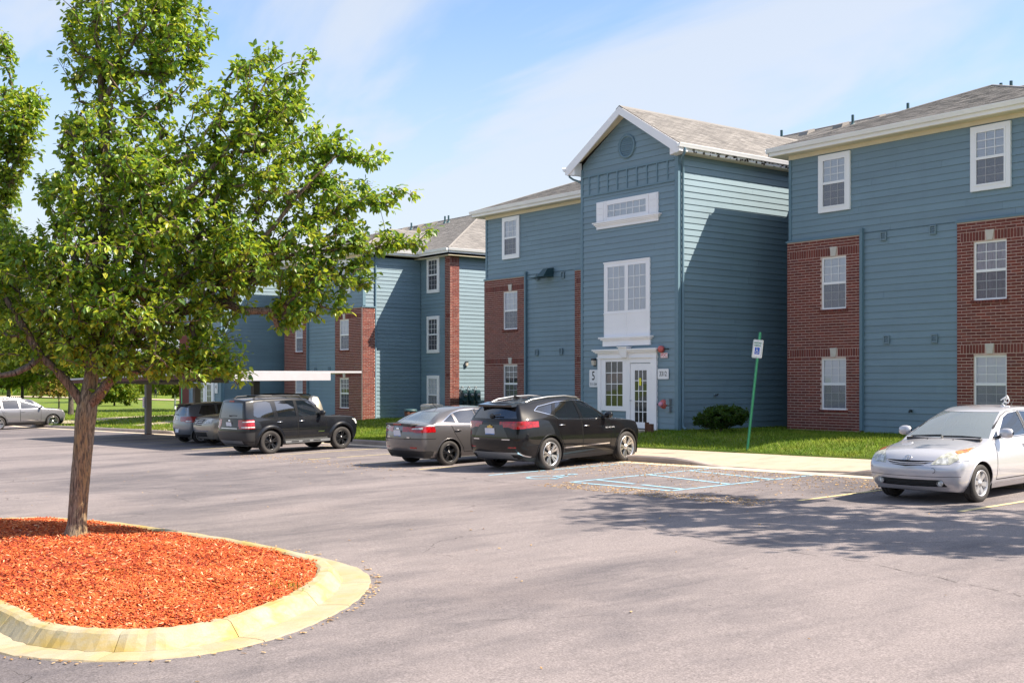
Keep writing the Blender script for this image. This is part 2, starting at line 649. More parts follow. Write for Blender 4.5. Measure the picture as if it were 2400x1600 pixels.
M['leaf'] = leaf_mat('pear_leaf', ((0.050, 0.150, 0.028), (0.105, 0.235, 0.028), (0.180, 0.325, 0.028), (0.310, 0.425, 0.028), (0.470, 0.470, 0.034)), 0.50, 0.8)
M['leaf_far'] = leaf_mat('far_leaf', ((0.050, 0.110, 0.014), (0.095, 0.165, 0.014), (0.155, 0.205, 0.016), (0.22, 0.22, 0.03)), 0.4, 0.2)
M['leaf_tan'] = leaf_mat('turning_leaf', ((0.20, 0.165, 0.03), (0.34, 0.23, 0.05), (0.40, 0.26, 0.10)), 0.4, 0.2)
M['leaf_dark'] = leaf_mat('dark_shrub_leaf', ((0.012, 0.042, 0.010), (0.022, 0.066, 0.012), (0.040, 0.095, 0.014)), 0.25, 0.35)
M['pane'] = thin_glass('window_pane', (0.94, 0.97, 1.0), 0.97)
M['blind'] = pm('white_blinds', (0.82, 0.82, 0.85), 0.7)
M['curtain'] = pm('patterned_curtain', (0.52, 0.44, 0.48), 0.85, var=0.25, vs=7, stretch=(3, 3, 0.6))
M['room'] = pm('dim_room', (0.16, 0.16, 0.17), 0.9, var=0.3, vs=1.6)
M['green'] = pm('green_post_paint', (0.030, 0.190, 0.105), 0.4, metal=0.3, var=0.1)
M['signwhite'] = pm('sign_white', (0.74, 0.74, 0.76), 0.4)
M['signgreen'] = pm('sign_green', (0.02, 0.25, 0.13), 0.5)
M['signblue'] = pm('sign_blue', (0.012, 0.09, 0.46), 0.4)
M['signred'] = pm('sign_red', (0.60, 0.03, 0.05), 0.5)
M['ink'] = pm('black_ink', (0.012, 0.012, 0.014), 0.6)
M['metal'] = pm('grey_metal', (0.30, 0.31, 0.32), 0.45, 0.7)
M['darkmetal'] = pm('dark_metal', (0.035, 0.04, 0.045), 0.5, 0.4)
M['red'] = pm('faded_red', (0.52, 0.11, 0.10), 0.5)
M['pink'] = pm('pink_cap', (0.62, 0.26, 0.36), 0.5)
M['teal'] = pm('dark_teal_metal', (0.028, 0.075, 0.090), 0.5)
M['vent'] = pm('grey_vent', (0.16, 0.23, 0.27), 0.55)
M['carport'] = pm('carport_grey', (0.13, 0.125, 0.13), 0.55, var=0.06)
M['carportwhite'] = pm('carport_white', (0.46, 0.45, 0.48), 0.4, var=0.04)
M['rust'] = pm('rusty_metal', (0.11, 0.045, 0.028), 0.9, var=0.3, vs=6)
M['yellow'] = pm('yellow_notice', (0.72, 0.66, 0.03), 0.6)
M['rubber'] = pm('tyre_rubber', (0.030, 0.027, 0.026), 0.75, var=0.25, vs=9)
M['blackplastic'] = pm('black_plastic', (0.022, 0.022, 0.024), 0.5)
M['glossblack'] = pm('gloss_black', (0.008, 0.008, 0.009), 0.12, coat=0.6)
M['chrome'] = pm('chrome', (0.78, 0.78, 0.80), 0.12, 1.0)
M['alloy'] = pm('machined_alloy', (0.66, 0.65, 0.64), 0.28, 1.0)
M['silverpaint'] = pm('wheel_silver', (0.50, 0.50, 0.52), 0.35, 0.7)
M['blackwheel'] = pm('black_wheel', (0.018, 0.018, 0.020), 0.3, 0.3, coat=0.5)
M['carglass'] = thin_glass('car_glass', (0.50, 0.62, 0.60), 0.80, ior=2.3)
M['privacy'] = thin_glass('privacy_glass', (0.10, 0.11, 0.13), 0.55, base=(0.012, 0.012, 0.014), ior=2.3)
M['shield'] = thin_glass('windscreen_glass', (0.55, 0.66, 0.68), 0.60, base=(0.34, 0.40, 0.43), ior=2.5)  # pale diffuse base paints in bright sky reflection along with some dust
M['redlens'] = lens_mat('red_lens', (0.30, 0.002, 0.004), 0.2)
M['clearlens'] = lens_mat('clear_lens', (0.55, 0.56, 0.55))
M['hazylens'] = lens_mat('hazy_lens', (0.50, 0.50, 0.42), 0.2)
M['amber'] = lens_mat('amber_lens', (0.72, 0.20, 0.02))
M['plate'] = pm('licence_plate', (0.62, 0.64, 0.72), 0.4, var=0.05, vs=14)
M['plateblue'] = pm('plate_blue_band', (0.10, 0.22, 0.55), 0.4)
M['seat'] = pm('car_seat_fabric', (0.055, 0.052, 0.05), 0.9)
M['seam'] = pm('panel_gap', (0.006, 0.006, 0.006), 0.9)
M['gold'] = pm('gold_emblem', (0.62, 0.45, 0.16), 0.3, 0.9)
M['greybin'] = pm('bin_plastic', (0.030, 0.075, 0.085), 0.5)


# ------------------------------------------------------------------ the lie of the land
def clamp(v, a, b): return max(a, min(b, v))


def sstep(t):
    t = clamp(t, 0.0, 1.0)
    return t * t * (3 - 2 * t)


def G(X, Y):
    """height of the car park: falls gently to the left, rises towards the buildings"""
    zx = .17 + .0094 * X if X > -35 else -.159 - .0145 * min(-35 - X, 40)
    return zx + .022 * (clamp(Y, -10, 22) - 17)


ZB = [(-900, -.5), (-76, -.5), (-69, -.02), (-46, .02), (-41.5, .50), (-38, .56), (-8, .58), (60, .6)]


def L(X, Y):
    """height of the lawn behind the kerb"""
    zc = G(X, 20.4) + .15
    zb = ZB[-1][1]
    for (a, za), (b, zb_) in zip(ZB, ZB[1:]):
        if a <= X <= b:
            zb = za + (zb_ - za) * sstep((X - a) / (b - a)); break
    yf = 25.3 if X > -44 else 26.4
    z = zc + (zb - zc) * sstep((Y - 21.4) / (yf - 21.4))
    if X < -70:
        z += .10 * math.sin(X * .09) * math.sin(Y * .07) * clamp((Y - 24) / 10, 0, 1)
    return z


def KH(X):
    """kerb upstand, dropped at the ramp"""
    h = .15
    if X > -20.2: h = .15 * (1 - sstep((X + 20.2) / 1.9))
    if X > -15.6: h = .15 * sstep((X + 15.6) / 1.4)
    if -52.0 < X < -46.5:
        h = .15 * (1 - sstep((X + 52.0) / 1.2)) if X < -50.8 else (0.0 if X < -48 else .15 * sstep((X + 48) / 1.5))
    return h


def sheet(name, xs, ys, zf, mat_, kind='structure', smooth=True):
    xs = list(xs); ys = list(ys)
    v = [(x, y, zf(x, y)) for y in ys for x in xs]
    n = len(xs)
    f = [(j * n + i, j * n + i + 1, (j + 1) * n + i + 1, (j + 1) * n + i) for j in range(len(ys) - 1) for i in range(n - 1)]
    return put(name, np_mesh(name, v, f, mat_, smooth), kind=kind)


def ar(a, b, st):
    n = max(1, int(round((b - a) / st)))
    return [a + (b - a) * i / n for i in range(n + 1)]


put('ground', np_mesh('ground', [(-1500, -1500, -2.2), (1500, -1500, -2.2), (1500, 1500, -2.2), (-1500, 1500, -2.2)], [(0, 1, 2, 3)], M['lawn']), kind='structure')
sheet('parking_lot', ar(-115, -35, 5) + ar(-35, 60, 5)[1:], ar(-60, -10, 10) + ar(-10, 19.86, 4)[1:], G, M['asphalt'])
def lawn_z(X, Y):
    z = L(X, Y)
    if Y < 22.5 and (-27.7 < X < -5 or -56.6 < X < -45.9): z -= .30       # under the pavement slabs
    return z


sheet('lawn', [-900, -500, -300, -200, -150, -120] + ar(-110, -72, 2) + ar(-71.5, -56.65, .75) + [-56.55] + ar(-56, -45.95, .75) + [-45.85] + ar(-45.4, -27.75, .75) + [-27.65] + ar(-27, 0, .75) + [8, 20, 60],
      [20.385] + ar(20.8, 22.4, .4) + [22.49, 22.51] + ar(22.9, 27.3, .4) + ar(28, 60, 2) + [80, 120, 200, 300, 500, 900], lawn_z, M['lawn'])

# gutter pan between asphalt and kerb
sheet('gutter_pan', ar(-115, 60, 2.5), [19.855, 20.02, 20.245], lambda x, y: G(x, y) + (.012 if y > 19.9 else .006), M['apron'])

# kerb in cast lengths
kerb = empty('kerb', (0, 0, 0)); kerb['kind'] = 'structure'
x = -114.0
kb = 3.05
while x < 40:
    nx = x + kb
    mb = MB()
    cuts = ar(x + .006, nx - .006, .6 if -54 < x < -10 else 3.1)
    for a, b in zip(cuts, cuts[1:]):
        ha, hb = KH(a), KH(b)
        za, zb_ = G(a, 20.3), G(b, 20.3)
        vs = [(a, 20.245, za - .1), (b, 20.245, zb_ - .1), (b, 20.40, zb_ - .1), (a, 20.40, za - .1),
              (a, 20.262, za + ha * .82), (b, 20.262, zb_ + hb * .82), (b, 20.40, zb_ + hb + .012), (a, 20.40, za + ha + .012),
              (a, 20.292, za + ha + .010), (b, 20.292, zb_ + hb + .010)]
        mb.add(vs, [(0, 1, 5, 4), (4, 5, 9, 8), (8, 9, 6, 7), (2, 3, 7, 6), (0, 4, 8, 7, 3), (1, 2, 6, 9, 5), (0, 3, 2, 1)])
    mb.obj('kerb_stone', M['kerb'], kerb)
    x = nx

# pavement slabs along the kerb and up to the entrance
walk = empty('sidewalk', (0, 0, 0)); walk['kind'] = 'structure'


def slab(x0, x1, y0, y1, zf, th=.1):
    mb = MB()
    g = .006
    x0 += g; x1 -= g; y0 += g; y1 -= g
    mb.hexa([(x0, y0, zf(x0, y0) - th), (x1, y0, zf(x1, y0) - th), (x1, y1, zf(x1, y1) - th), (x0, y1, zf(x0, y1) - th),
             (x0, y0, zf(x0, y0)), (x1, y0, zf(x1, y0)), (x1, y1, zf(x1, y1)), (x0, y1, zf(x0, y1))])
    mb.obj('slab', M['walk'], walk)


def walkz(x, y):
    t = sstep((y - 20.4) / 2.0)
    return G(x, 20.4) + (KH(x) * (1 - t) + .18 * t) + .014


for x in ar(-27.6, -6, 1.8)[:-1]:
    slab(x, x + 1.8, 20.402, 22.55, walkz)
for y in ar(22.55, 24.2, .825)[:-1]:
    slab(-26.95, -25.45, y, y + .825, lambda x, y: G(x, 20.4) + .19 + (y - 22.55) * .055)
for x in ar(-56.5, -46, 1.75)[:-1]:
    slab(x, x + 1.75, 20.402, 22.4, walkz)
for y in ar(22.4, 26.2, .95)[:-1]:
    slab(-62.9, -61.3, y, y + .95, lambda x, y: L(x, y) + .03)

# path winding away across the far lawn
pv = []
PP = [(-71.5, 20.9), (-76, 23.3), (-81, 26.8), (-85.5, 31), (-88, 35.5), (-89.5, 41), (-92, 48), (-98, 58)]
for i, (a, b) in enumerate(PP):
    p, q = PP[max(i - 1, 0)], PP[min(i + 1, len(PP) - 1)]
    dx, dy = q[0] - p[0], q[1] - p[1]; l = math.hypot(dx, dy)
    for s in (-1.5, 1.5):
        X, Y = a - dy / l * s, b + dx / l * s
        pv.append((X, Y, max(L(X, Y), L(a, b)) + .05))
put('path', np_mesh('path', pv, [(2 * i, 2 * i + 1, 2 * i + 3, 2 * i + 2) for i in range(len(PP) - 1)], M['walk']), kind='structure')
pv = []
for a, b in ((-230, 55), (-150, 62), (-120, 66), (-104, 70), (-96, 76)):
    pv += [(a, b, L(a, b) + .06), (a + 1, b + 4.5, L(a + 1, b + 4.5) + .06)]
put('far_path', np_mesh('far_path', pv, [(2 * i, 2 * i + 2, 2 * i + 3, 2 * i + 1) for i in range(4)], M['walk']), kind='structure')


# ------------------------------------------------------------------ painted markings, as sheets just above the asphalt
def stripes(name, segs, mat_, w=.10, dz=.006, label=None):
    mb = MB()
    r = random.Random(len(segs))
    for (x0, y0, x1, y1) in segs:
        dx, dy = x1 - x0, y1 - y0; l = math.hypot(dx, dy)
        nx_, ny_ = -dy / l, dx / l
        n = max(1, int(l / .22))
        pr = None
        for i in range(n + 1):
            t = i / n
            ww = w / 2 * (1 + r.uniform(-.16, .12))
            X, Y = x0 + dx * t, y0 + dy * t
            e = [(X + nx_ * s * ww, Y + ny_ * s * ww) for s in (-1, 1)]
            e = [(a, b, G(a, b) + dz) for a, b in e]
            if pr and r.random() > .045:
                mb.add([pr[0], pr[1], e[1], e[0]], [(0, 1, 2, 3)])
            pr = e
    o = mb.obj(name, mat_, kind='structure')
    return o


bays = [-54.5, -51.7, -48.95, -46.2, -43.4, -40.6, -37.83, -35.05, -32.22, -29.55, -26.72, -23.93]
stripes('yellow_bay_markings', [(x, 15.55, x, 19.8) for x in bays] + [(-12.76, 15.85, -12.76, 19.8), (-10.0, 16.2, -10.0, 19.8), (-7.2, 16.2, -7.2, 19.8), (-4.4, 16.2, -4.4, 19.8)], M['yellowline'])
hat = [(-18.42, 15.68, -15.57, 15.70)]
for k in range(4):
    y = 16.05 + k * 1.28
    hat.append((-18.42, y + (.55 if k else .3), -15.57, y))
stripes('blue_accessible_markings', [(-21.15, 15.6, -21.18, 19.75), (-18.42, 15.66, -18.47, 19.95), (-15.57, 15.68, -15.60, 19.95)] + hat, M['blueline'], .11)
# wheelchair symbol painted on the ground
sy = MB()
def gpt(u, v): return (-19.75 + u, 16.25 + v, G(-19.75 + u, 16.25 + v) + .0065)
def gstroke(pts, w):
    for a, b in zip(pts, pts[1:]):
        dx, dy = b[0] - a[0], b[1] - a[1]; l = math.hypot(dx, dy)
        px, py = -dy / l * w / 2, dx / l * w / 2
        sy.add([gpt(a[0] - px, a[1] - py), gpt(b[0] - px, b[1] - py), gpt(b[0] + px, b[1] + py), gpt(a[0] + px, a[1] + py)], [(0, 1, 2, 3)])
gstroke([(.02 + .36 * math.cos(R(a)), -.22 + .36 * math.sin(R(a))) for a in range(118, 395, 14)], .085)
gstroke([(-.06, .52), (-.03, .08), (.30, .06), (.44, -.34), (.58, -.30)], .085)
gstroke([(-.03, .27), (.26, .25)], .07)
gstroke([(-.08 + .085 * math.cos(R(a)), .66 + .085 * math.sin(R(a))) for a in range(0, 361, 30)], .10)
sy.obj('wheelchair_marking', M['blueline'], kind='structure')


# cracks and an old paving seam, lying just above the asphalt
def crack(mb, pts, w, seed):
    r = random.Random(seed); q = []
    for a, b in zip(pts, pts[1:]):
        n = max(2, int(math.hypot(b[0] - a[0], b[1] - a[1]) / .16))
        for i in range(n):
            t = i / n; q.append((a[0] + (b[0] - a[0]) * t + r.gauss(0, .022), a[1] + (b[1] - a[1]) * t + r.gauss(0, .022)))
    q.append(pts[-1])
    for i, (a, b) in enumerate(zip(q, q[1:])):
        if r.random() < .30: continue
        dx, dy = b[0] - a[0], b[1] - a[1]; l = math.hypot(dx, dy) or 1
        w0, w1 = w * r.uniform(.12, .7), w * r.uniform(.12, .7)
        nx_, ny_ = -dy / l, dx / l
        mb.add([(x_, y_, G(x_, y_) + .005) for x_, y_ in ((a[0] - nx_ * w0, a[1] - ny_ * w0), (b[0] - nx_ * w1, b[1] - ny_ * w1), (b[0] + nx_ * w1, b[1] + ny_ * w1), (a[0] + nx_ * w0, a[1] + ny_ * w0))], [(0, 1, 2, 3)])


ck = MB()
for k, (pts_, w_) in enumerate((([(-27, 15.1), (-22.5, 14.9), (-19.2, 14.75), (-15.4, 14.9)], .016), ([(-15, 14.8), (-11, 15.0), (-7.5, 15.3)], .012), ([(-24, 9.5), (-20, 10.3), (-16.5, 11.8), (-13.2, 12.6)], .009), ([(-34, 12.0), (-29, 12.9), (-24.2, 12.4)], .012),
                                 ([(-6.0, 4.1), (-6.5, 4.5), (-6.7, 5.0)], .006), ([(-5.6, 10.6), (-8.2, 11.3), (-10.6, 11.4), (-13.4, 12.0)], .008), ([(-20.9, 8.6), (-23.2, 8.9), (-26.6, 8.2)], .009), ([(-8.6, 6.3), (-7.9, 7.4)], .006), ([(-38, 9.0), (-44, 11.0), (-52, 11.6)], .014))):
    crack(ck, pts_, w_, k)
ck.obj('pavement_cracks', pm('crack_dirt', (0.035, 0.030, 0.028), 0.95), kind='structure')


# ------------------------------------------------------------------ planting island in front
def catmull(P, n, closed=True):
    out = []
    N = len(P)
    for i in range(N if closed else N - 1):
        p0, p1, p2, p3 = (P[(i + k - 1) % N] if closed else P[clamp(i + k - 1, 0, N - 1)] for k in range(4))
        for j in range(n):
            t = j / n
            out.append(tuple(.5 * ((2 * p1[c]) + (-p0[c] + p2[c]) * t + (2 * p0[c] - 5 * p1[c] + 4 * p2[c] - p3[c]) * t * t + (-p0[c] + 3 * p1[c] - 3 * p2[c] + p3[c]) * t ** 3) for c in range(2)))
    return out


ISLE = [(-18.6, 3.05), (-16.8, 3.05), (-15, 3.05), (-13.2, 3.05), (-12.0, 3.06), (-11.2, 3.07), (-10.72, 3.08), (-10.38, 3.17), (-10.05, 3.36), (-9.8, 3.60), (-9.69, 3.87), (-9.72, 4.18),
        (-9.86, 4.5), (-10.06, 4.81), (-10.35, 5.2), (-10.68, 5.55), (-11.0, 5.83), (-11.29, 6.04), (-11.67, 6.26), (-12.3, 6.43), (-13.57, 6.48), (-14.85, 6.39),
        (-16.12, 6.21), (-17.55, 6.0), (-18.5, 5.72), (-19.24, 5.4), (-19.6, 4.95), (-19.8, 4.4), (-19.65, 3.75), (-19.2, 3.25)]
iso = catmull(ISLE, 5)
NI = len(iso)


def inorm(i):
    a, b = iso[(i - 1) % NI], iso[(i + 1) % NI]
    dx, dy = b[0] - a[0], b[1] - a[1]; l = math.hypot(dx, dy)
    return dy / l, -dx / l                         # outward for a counter-clockwise outline


def ioff(i, d):
    i %= NI
    n = inorm(i); p = iso[i]
    X, Y = p[0] + n[0] * d, p[1] + n[1] * d
    return X, Y


def ipt(i, d, z):
    X, Y = ioff(i, d)
    return (X, Y, G(X, Y) + z)


isl = empty('planting_island', (0, 0, 0)); isl['kind'] = 'structure'
KPROF = [(-.02, .06), (-.015, .135), (.02, .150), (.11, .148), (.150, .132), (.178, .10), (.255, .012), (.265, -.05)]
PPROF = [(.257, .010), (.36, .014), (.47, .016), (.555, .012), (.58, -.03)]


def ring(i0, i1, prof, name, mat_, gap=0.0):
    mb = MB()
    n = len(prof)
    vs = []
    idx = list(range(i0, i1 + 1))
    for q, i in enumerate(idx):
        for d, z in prof:
            wob = .008 * math.sin(i * 1.7 + d * 9)
            p = Vector(ipt(i, d + wob, z + .004 * math.sin(i * 2.3)))
            if gap and q == 0: p = p.lerp(Vector(ipt(i + 1, d + wob, z)), gap)
            if gap and q == len(idx) - 1: p = p.lerp(Vector(ipt(i - 1, d + wob, z)), gap)
            vs.append(p)
    fs = []
    for q in range(len(idx) - 1):
        for k in range(n - 1):
            fs.append((q * n + k, (q + 1) * n + k, (q + 1) * n + k + 1, q * n + k + 1))
    mb.add(vs, fs)
    mb.add(vs[:n], [tuple(range(n))]); mb.add(vs[-n:], [tuple(range(n - 1, -1, -1))])
    return mb.obj(name, mat_, isl)


cuts = [0, 12, 24, 32, 43, 56, 72, 86, 100, 112, 124, 137, NI]
for a, b in zip(cuts, cuts[1:]):
    ring(a, b, KPROF, 'kerb_stone', M['islekerb'], .05)
    ring(a, b, PPROF, 'gutter_pan', M['islepan'], .05)


def icentre(p):
    return (clamp(p[0], -17.4, -12.3), 4.68)


def mulch_z(X, Y, t):
    return G(X, Y) + .105 + .10 * (1 - t ** 2.2) + .012 * math.sin(X * 5.1 + Y * 2) + .01 * math.sin(Y * 7 - X)


mv = []; mf = []
TS = [1.03, .96, .88, .78, .66, .52, .36, .18, .0]
for t in TS:
    for i in range(NI):
        p = iso[i]; c = icentre(p)
        X, Y = c[0] + (p[0] - c[0]) * t, c[1] + (p[1] - c[1]) * t
        mv.append((X, Y, mulch_z(X, Y, min(t, 1))))
for k in range(len(TS) - 1):
    for i in range(NI):
        j = (i + 1) % NI
        mf.append((k * NI + i, k * NI + j, (k + 1) * NI + j, (k + 1) * NI + i))
put('mulch_bed', np_mesh('mulch_bed', mv, mf, M['mulchbase'], True), isl)


def chip_mat():
    t = NT('red_mulch_chip')
    r = t.rand(obj=False)
    ramp = t.n('ShaderNodeValToRGB')
    e = ramp.color_ramp.elements
    e[0].color = (0.22, 0.028, 0.010, 1); e[1].color = (0.70, 0.42, 0.24, 1)
    for p, c in ((0.25, (0.40, 0.062, 0.014, 1)), (0.55, (0.56, 0.110, 0.022, 1)), (0.85, (0.62, 0.165, 0.042, 1)), (0.94, (0.62, 0.26, 0.11, 1))):
        q = e.new(p); q.color = c
    t.l(r, ramp.inputs[0])
    t.base(ramp.outputs[0]); t.set(Roughness=0.9)
    return t.mat


M['chip'] = chip_mat()


def boxes_np(cent, ax, ay, az):
    """many little boxes without a bottom; cent (n,3), half-axis vectors (n,3)"""
    n = len(cent)
    sg = np.array([(-1, -1, -1), (1, -1, -1), (1, 1, -1), (-1, 1, -1), (-1, -1, 1), (1, -1, 1), (1, 1, 1), (-1, 1, 1)], float)
    v = cent[:, None, :] + sg[None, :, 0:1] * ax[:, None, :] + sg[None, :, 1:2] * ay[:, None, :] + sg[None, :, 2:3] * az[:, None, :]
    f = np.array([(4, 5, 6, 7), (0, 1, 5, 4), (1, 2, 6, 5), (2, 3, 7, 6), (3, 0, 4, 7)])
    F = (np.arange(n)[:, None, None] * 8 + f[None]).reshape(-1, 4)
    return v.reshape(-1, 3), F


def scatter_island(n, t0=0.0, t1=1.02):
    P = []
    while len(P) < n:
        i = rng.random() * NI
        a = iso[int(i)]; b = iso[(int(i) + 1) % NI]; f = i - int(i)
        p = (a[0] + (b[0] - a[0]) * f, a[1] + (b[1] - a[1]) * f)
        c = icentre(p)
        t = t0 + (t1 - t0) * (rng.random() if c[0] == p[0] else math.sqrt(rng.random()))
        X, Y = c[0] + (p[0] - c[0]) * t, c[1] + (p[1] - c[1]) * t
        if abs(p[0] - c[0]) < 1e-6 or rng.random() < .95:
            P.append((X, Y, mulch_z(X, Y, min(t, 1))))
    return np.array(P)


def rand_axes(n, ln, wd, th, tilt=.35):
    a = nrng.uniform(0, 2 * PI, n)
    tl = nrng.normal(0, tilt, n)
    ax = np.stack([np.cos(a) * np.cos(tl), np.sin(a) * np.cos(tl), np.sin(tl)], 1)
    up = np.stack([nrng.normal(0, .3, n), nrng.normal(0, .3, n), np.ones(n)], 1)
    ay = np.cross(up, ax); ay /= np.linalg.norm(ay, axis=1)[:, None]
    az = np.cross(ax, ay)
    return ax * ln[:, None], ay * wd[:, None], az * th[:, None]


nc = 52000
P = scatter_island(nc)
P[:, 2] += nrng.uniform(.0, .03, nc)
a_, b_, c_ = rand_axes(nc, nrng.uniform(.012, .042, nc), nrng.uniform(.003, .009, nc), nrng.uniform(.0015, .004, nc))
v_, f_ = boxes_np(P, a_, b_, c_)
put('mulch', np_mesh('mulch', v_, f_, M['chip']), kind='stuff')

# leaf litter and mulch blown onto the asphalt
def litter_mat():
    t = NT('dry_litter')
    r = t.rand(obj=False)
    c = t.mix(r, (0.30, 0.17, 0.07), (0.55, 0.40, 0.22))
    t.base(c); t.set(Roughness=0.9)
    return t.mat


M['litter'] = litter_mat()
pts = []
for _ in range(2600):           # along the kerb and in the hatched bay
    X = rng.uniform(-21.8, -12.5); Y = 19.85 - abs(rng.gauss(0, 1.5))
    if rng.random() < .35: Y = rng.uniform(14.7, 15.6); X = rng.uniform(-18.5, -12.8)
    pts.append((X, Y))
for _ in range(900):
    pts.append((rng.uniform(-24, -19.2), 20.23 - abs(rng.gauss(0, .10))))
for _ in range(350):
    pts.append((rng.uniform(-34, -24), rng.gauss(15.2, .35)))
for _ in range(260):
    i = rng.randrange(NI); q = ioff(i, rng.uniform(.57, .70)); pts.append(q)
for _ in range(120):
    pts.append((rng.uniform(-30, -4), rng.uniform(3, 19)))
pts = np.array(pts)
zz = np.array([G(a, b) + .012 for a, b in pts])
cent = np.column_stack([pts, zz])
n = len(cent)
a_, b_, c_ = rand_axes(n, nrng.uniform(.006, .026, n), nrng.uniform(.003, .011, n), nrng.uniform(.001, .003, n), .12)
v_, f_ = boxes_np(cent, a_, b_, c_)
put('leaf_litter', np_mesh('leaf_litter', v_, f_, M['litter']), kind='stuff')


# ------------------------------------------------------------------ grass blades
def blades(name, n, area, hgt, wid, keep=None, mat_=None, lean=.5):
    """area: function returning (x, y, z)"""
    P = np.array([area() for _ in range(n)])
    a = nrng.uniform(0, 2 * PI, n)
    w = wid * nrng.uniform(.6, 1.3, n); h = hgt * nrng.uniform(.45, 1.35, n)
    dx, dy = np.cos(a) * w, np.sin(a) * w
    lx, ly = nrng.normal(0, lean, n) * h, nrng.normal(0, lean, n) * h
    v = np.empty((n, 3, 3))
    v[:, 0] = P + np.stack([-dx, -dy, np.zeros(n)], 1)
    v[:, 1] = P + np.stack([dx, dy, np.zeros(n)], 1)
    v[:, 2] = P + np.stack([lx, ly, h], 1)
    put(name, np_mesh(name, v.reshape(-1, 3), np.arange(n * 3).reshape(-1, 3), mat_ or M['blade']), kind='stuff')


def near_lawn():
    while True:
        X = rng.uniform(-45, -9.5); Y = 20.4 + 9.5 * rng.random() ** 1.2
        if X > -27.6 and Y < 22.55: continue
        if -27.0 < X < -25.4 and Y < 25.4: continue
        if -29.2 < X < -24.9 and Y > 25.4: continue
        if X < -44.5 and Y < 22.5: continue
        if X > -23.1 and Y > 28.3: continue
        return (X, Y, L(X, Y) - .01)


blades('grass', 110000, near_lawn, .085, .011)


def weed(cx, cy, r_):
    def f():
        X, Y = cx + rng.gauss(0, r_), cy + rng.gauss(0, r_ * .5)
        return (X, Y, G(X, Y) + .17)
    return f


blades('weeds', 90, weed(-12.6, 4.35, .10), .06, .006)
blades('weeds', 60, weed(-10.62, 5.35, .14), .04, .005)


def far_lawn():
    while True:
        X = -46 - 62 * rng.random() ** 1.3; Y = 20.42 + 22 * rng.random() ** 1.5
        if Y > 26.3 and X > -66: continue
        return (X, Y, L(X, Y) - .01)


blades('grass', 45000, far_lawn, .12, .022)


# ------------------------------------------------------------------ apartment buildings
CAM = Vector((0, 0, 2))
MESHES = {}


def shared(key, make):
    if key not in MESHES: MESHES[key] = make()
    return MESHES[key]


class Wall:
    """wall-local frame: u along the wall, o outward, z up; gives building-local points"""

    def __init__(s, kind, pos, root):
        s.k = kind; s.p = pos; s.root = root
        s.rot = {'front': 0.0, 'right': R(90), 'left': R(-90)}[kind]

    def __call__(s, u, o, z):
        if s.k == 'front': return (u, s.p - o, z)
        if s.k == 'right': return (s.p + o, u, z)
        return (s.p - o, u, z)

    def dist(s, u, z):
        return (Vector(s(u, 0, z)) + s.root.location - CAM).length


def whexa(mb, W, u0, u1, z0, z1, o0b, o1b, o0t, o1t, ut=None, mi=0):
    a, b = ut if ut else (u0, u1)
    vs = [W(u0, o0b, z0), W(u1, o0b, z0), W(u1, o1b, z0), W(u0, o1b, z0), W(a, o0t, z1), W(b, o0t, z1), W(b, o1t, z1), W(a, o1t, z1)]
    if W.k == 'front' or W.k == 'left':
        vs = [vs[3], vs[2], vs[1], vs[0], vs[7], vs[6], vs[5], vs[4]]
    mb.hexa(vs, mi)


def wbox(mb, W, u0, u1, z0, z1, o0, o1, mi=0):
    whexa(mb, W, u0, u1, z0, z1, o0, o1, o0, o1, None, mi)


def planks(parent, W, u0, u1, z0, z1, lim=None, pitch=.188, mat_='siding', split=3.66):
    """lapped boards, each an object; lim(z) gives (u min, u max) at a height"""
    z = z0
    while z < z1 - .02:
        zt = min(z + pitch, z1)
        zu = min(zt + .012, z1)
        a0, b0 = u0, u1; a1, b1 = u0, u1
        if lim:
            q = lim(z); a0, b0 = max(u0, q[0]), min(u1, q[1])
            q = lim(zt); a1, b1 = max(u0, q[0]), min(u1, q[1])
            if b0 - a0 < .05: break
            if b1 < a1: a1 = b1 = (a1 + b1) / 2
        cuts = [a0]
        if b0 - a0 > split * 1.25:
            c = a0 + rng.uniform(.35, 1.0) * split
            while c < b0 - .6:
                cuts.append(c); c += split
        elif b0 - a0 > 2.2 and rng.random() < .22:
            cuts.append(a0 + (b0 - a0) * rng.uniform(.2, .8))
        cuts.append(b0)
        for i in range(len(cuts) - 1):
            mb = MB()
            g0 = .0015 if i else 0; g1 = .0015 if i < len(cuts) - 2 else 0
            s0, s1 = cuts[i] + g0, cuts[i + 1] - g1
            t0 = a1 if i == 0 else s0; t1 = b1 if i == len(cuts) - 2 else s1
            j = rng.uniform(-.002, .002)
            whexa(mb, W, s0, s1, z + j, zu, -.005, .034 + j, -.005, .012, (min(t0, t1), max(t0, t1)))
            mb.obj('plank', M[mat_], parent)
        z = zt


def rects_minus(u0, u1, z0, z1, holes):
    zs = sorted({z0, z1} | {clamp(h[2], z0, z1) for h in holes} | {clamp(h[3], z0, z1) for h in holes})
    out = []
    for a, b in zip(zs, zs[1:]):
        if b - a < 1e-4: continue
        m = (a + b) / 2
        hs = sorted([(max(h[0], u0), min(h[1], u1)) for h in holes if h[2] < m < h[3]])
        c = u0
        for p, q in hs:
            if p > c: out.append((c, p, a, b))
            c = max(c, q)
        if c < u1: out.append((c, u1, a, b))
    return out


CH = .0813; BL = .258; BJ = .017


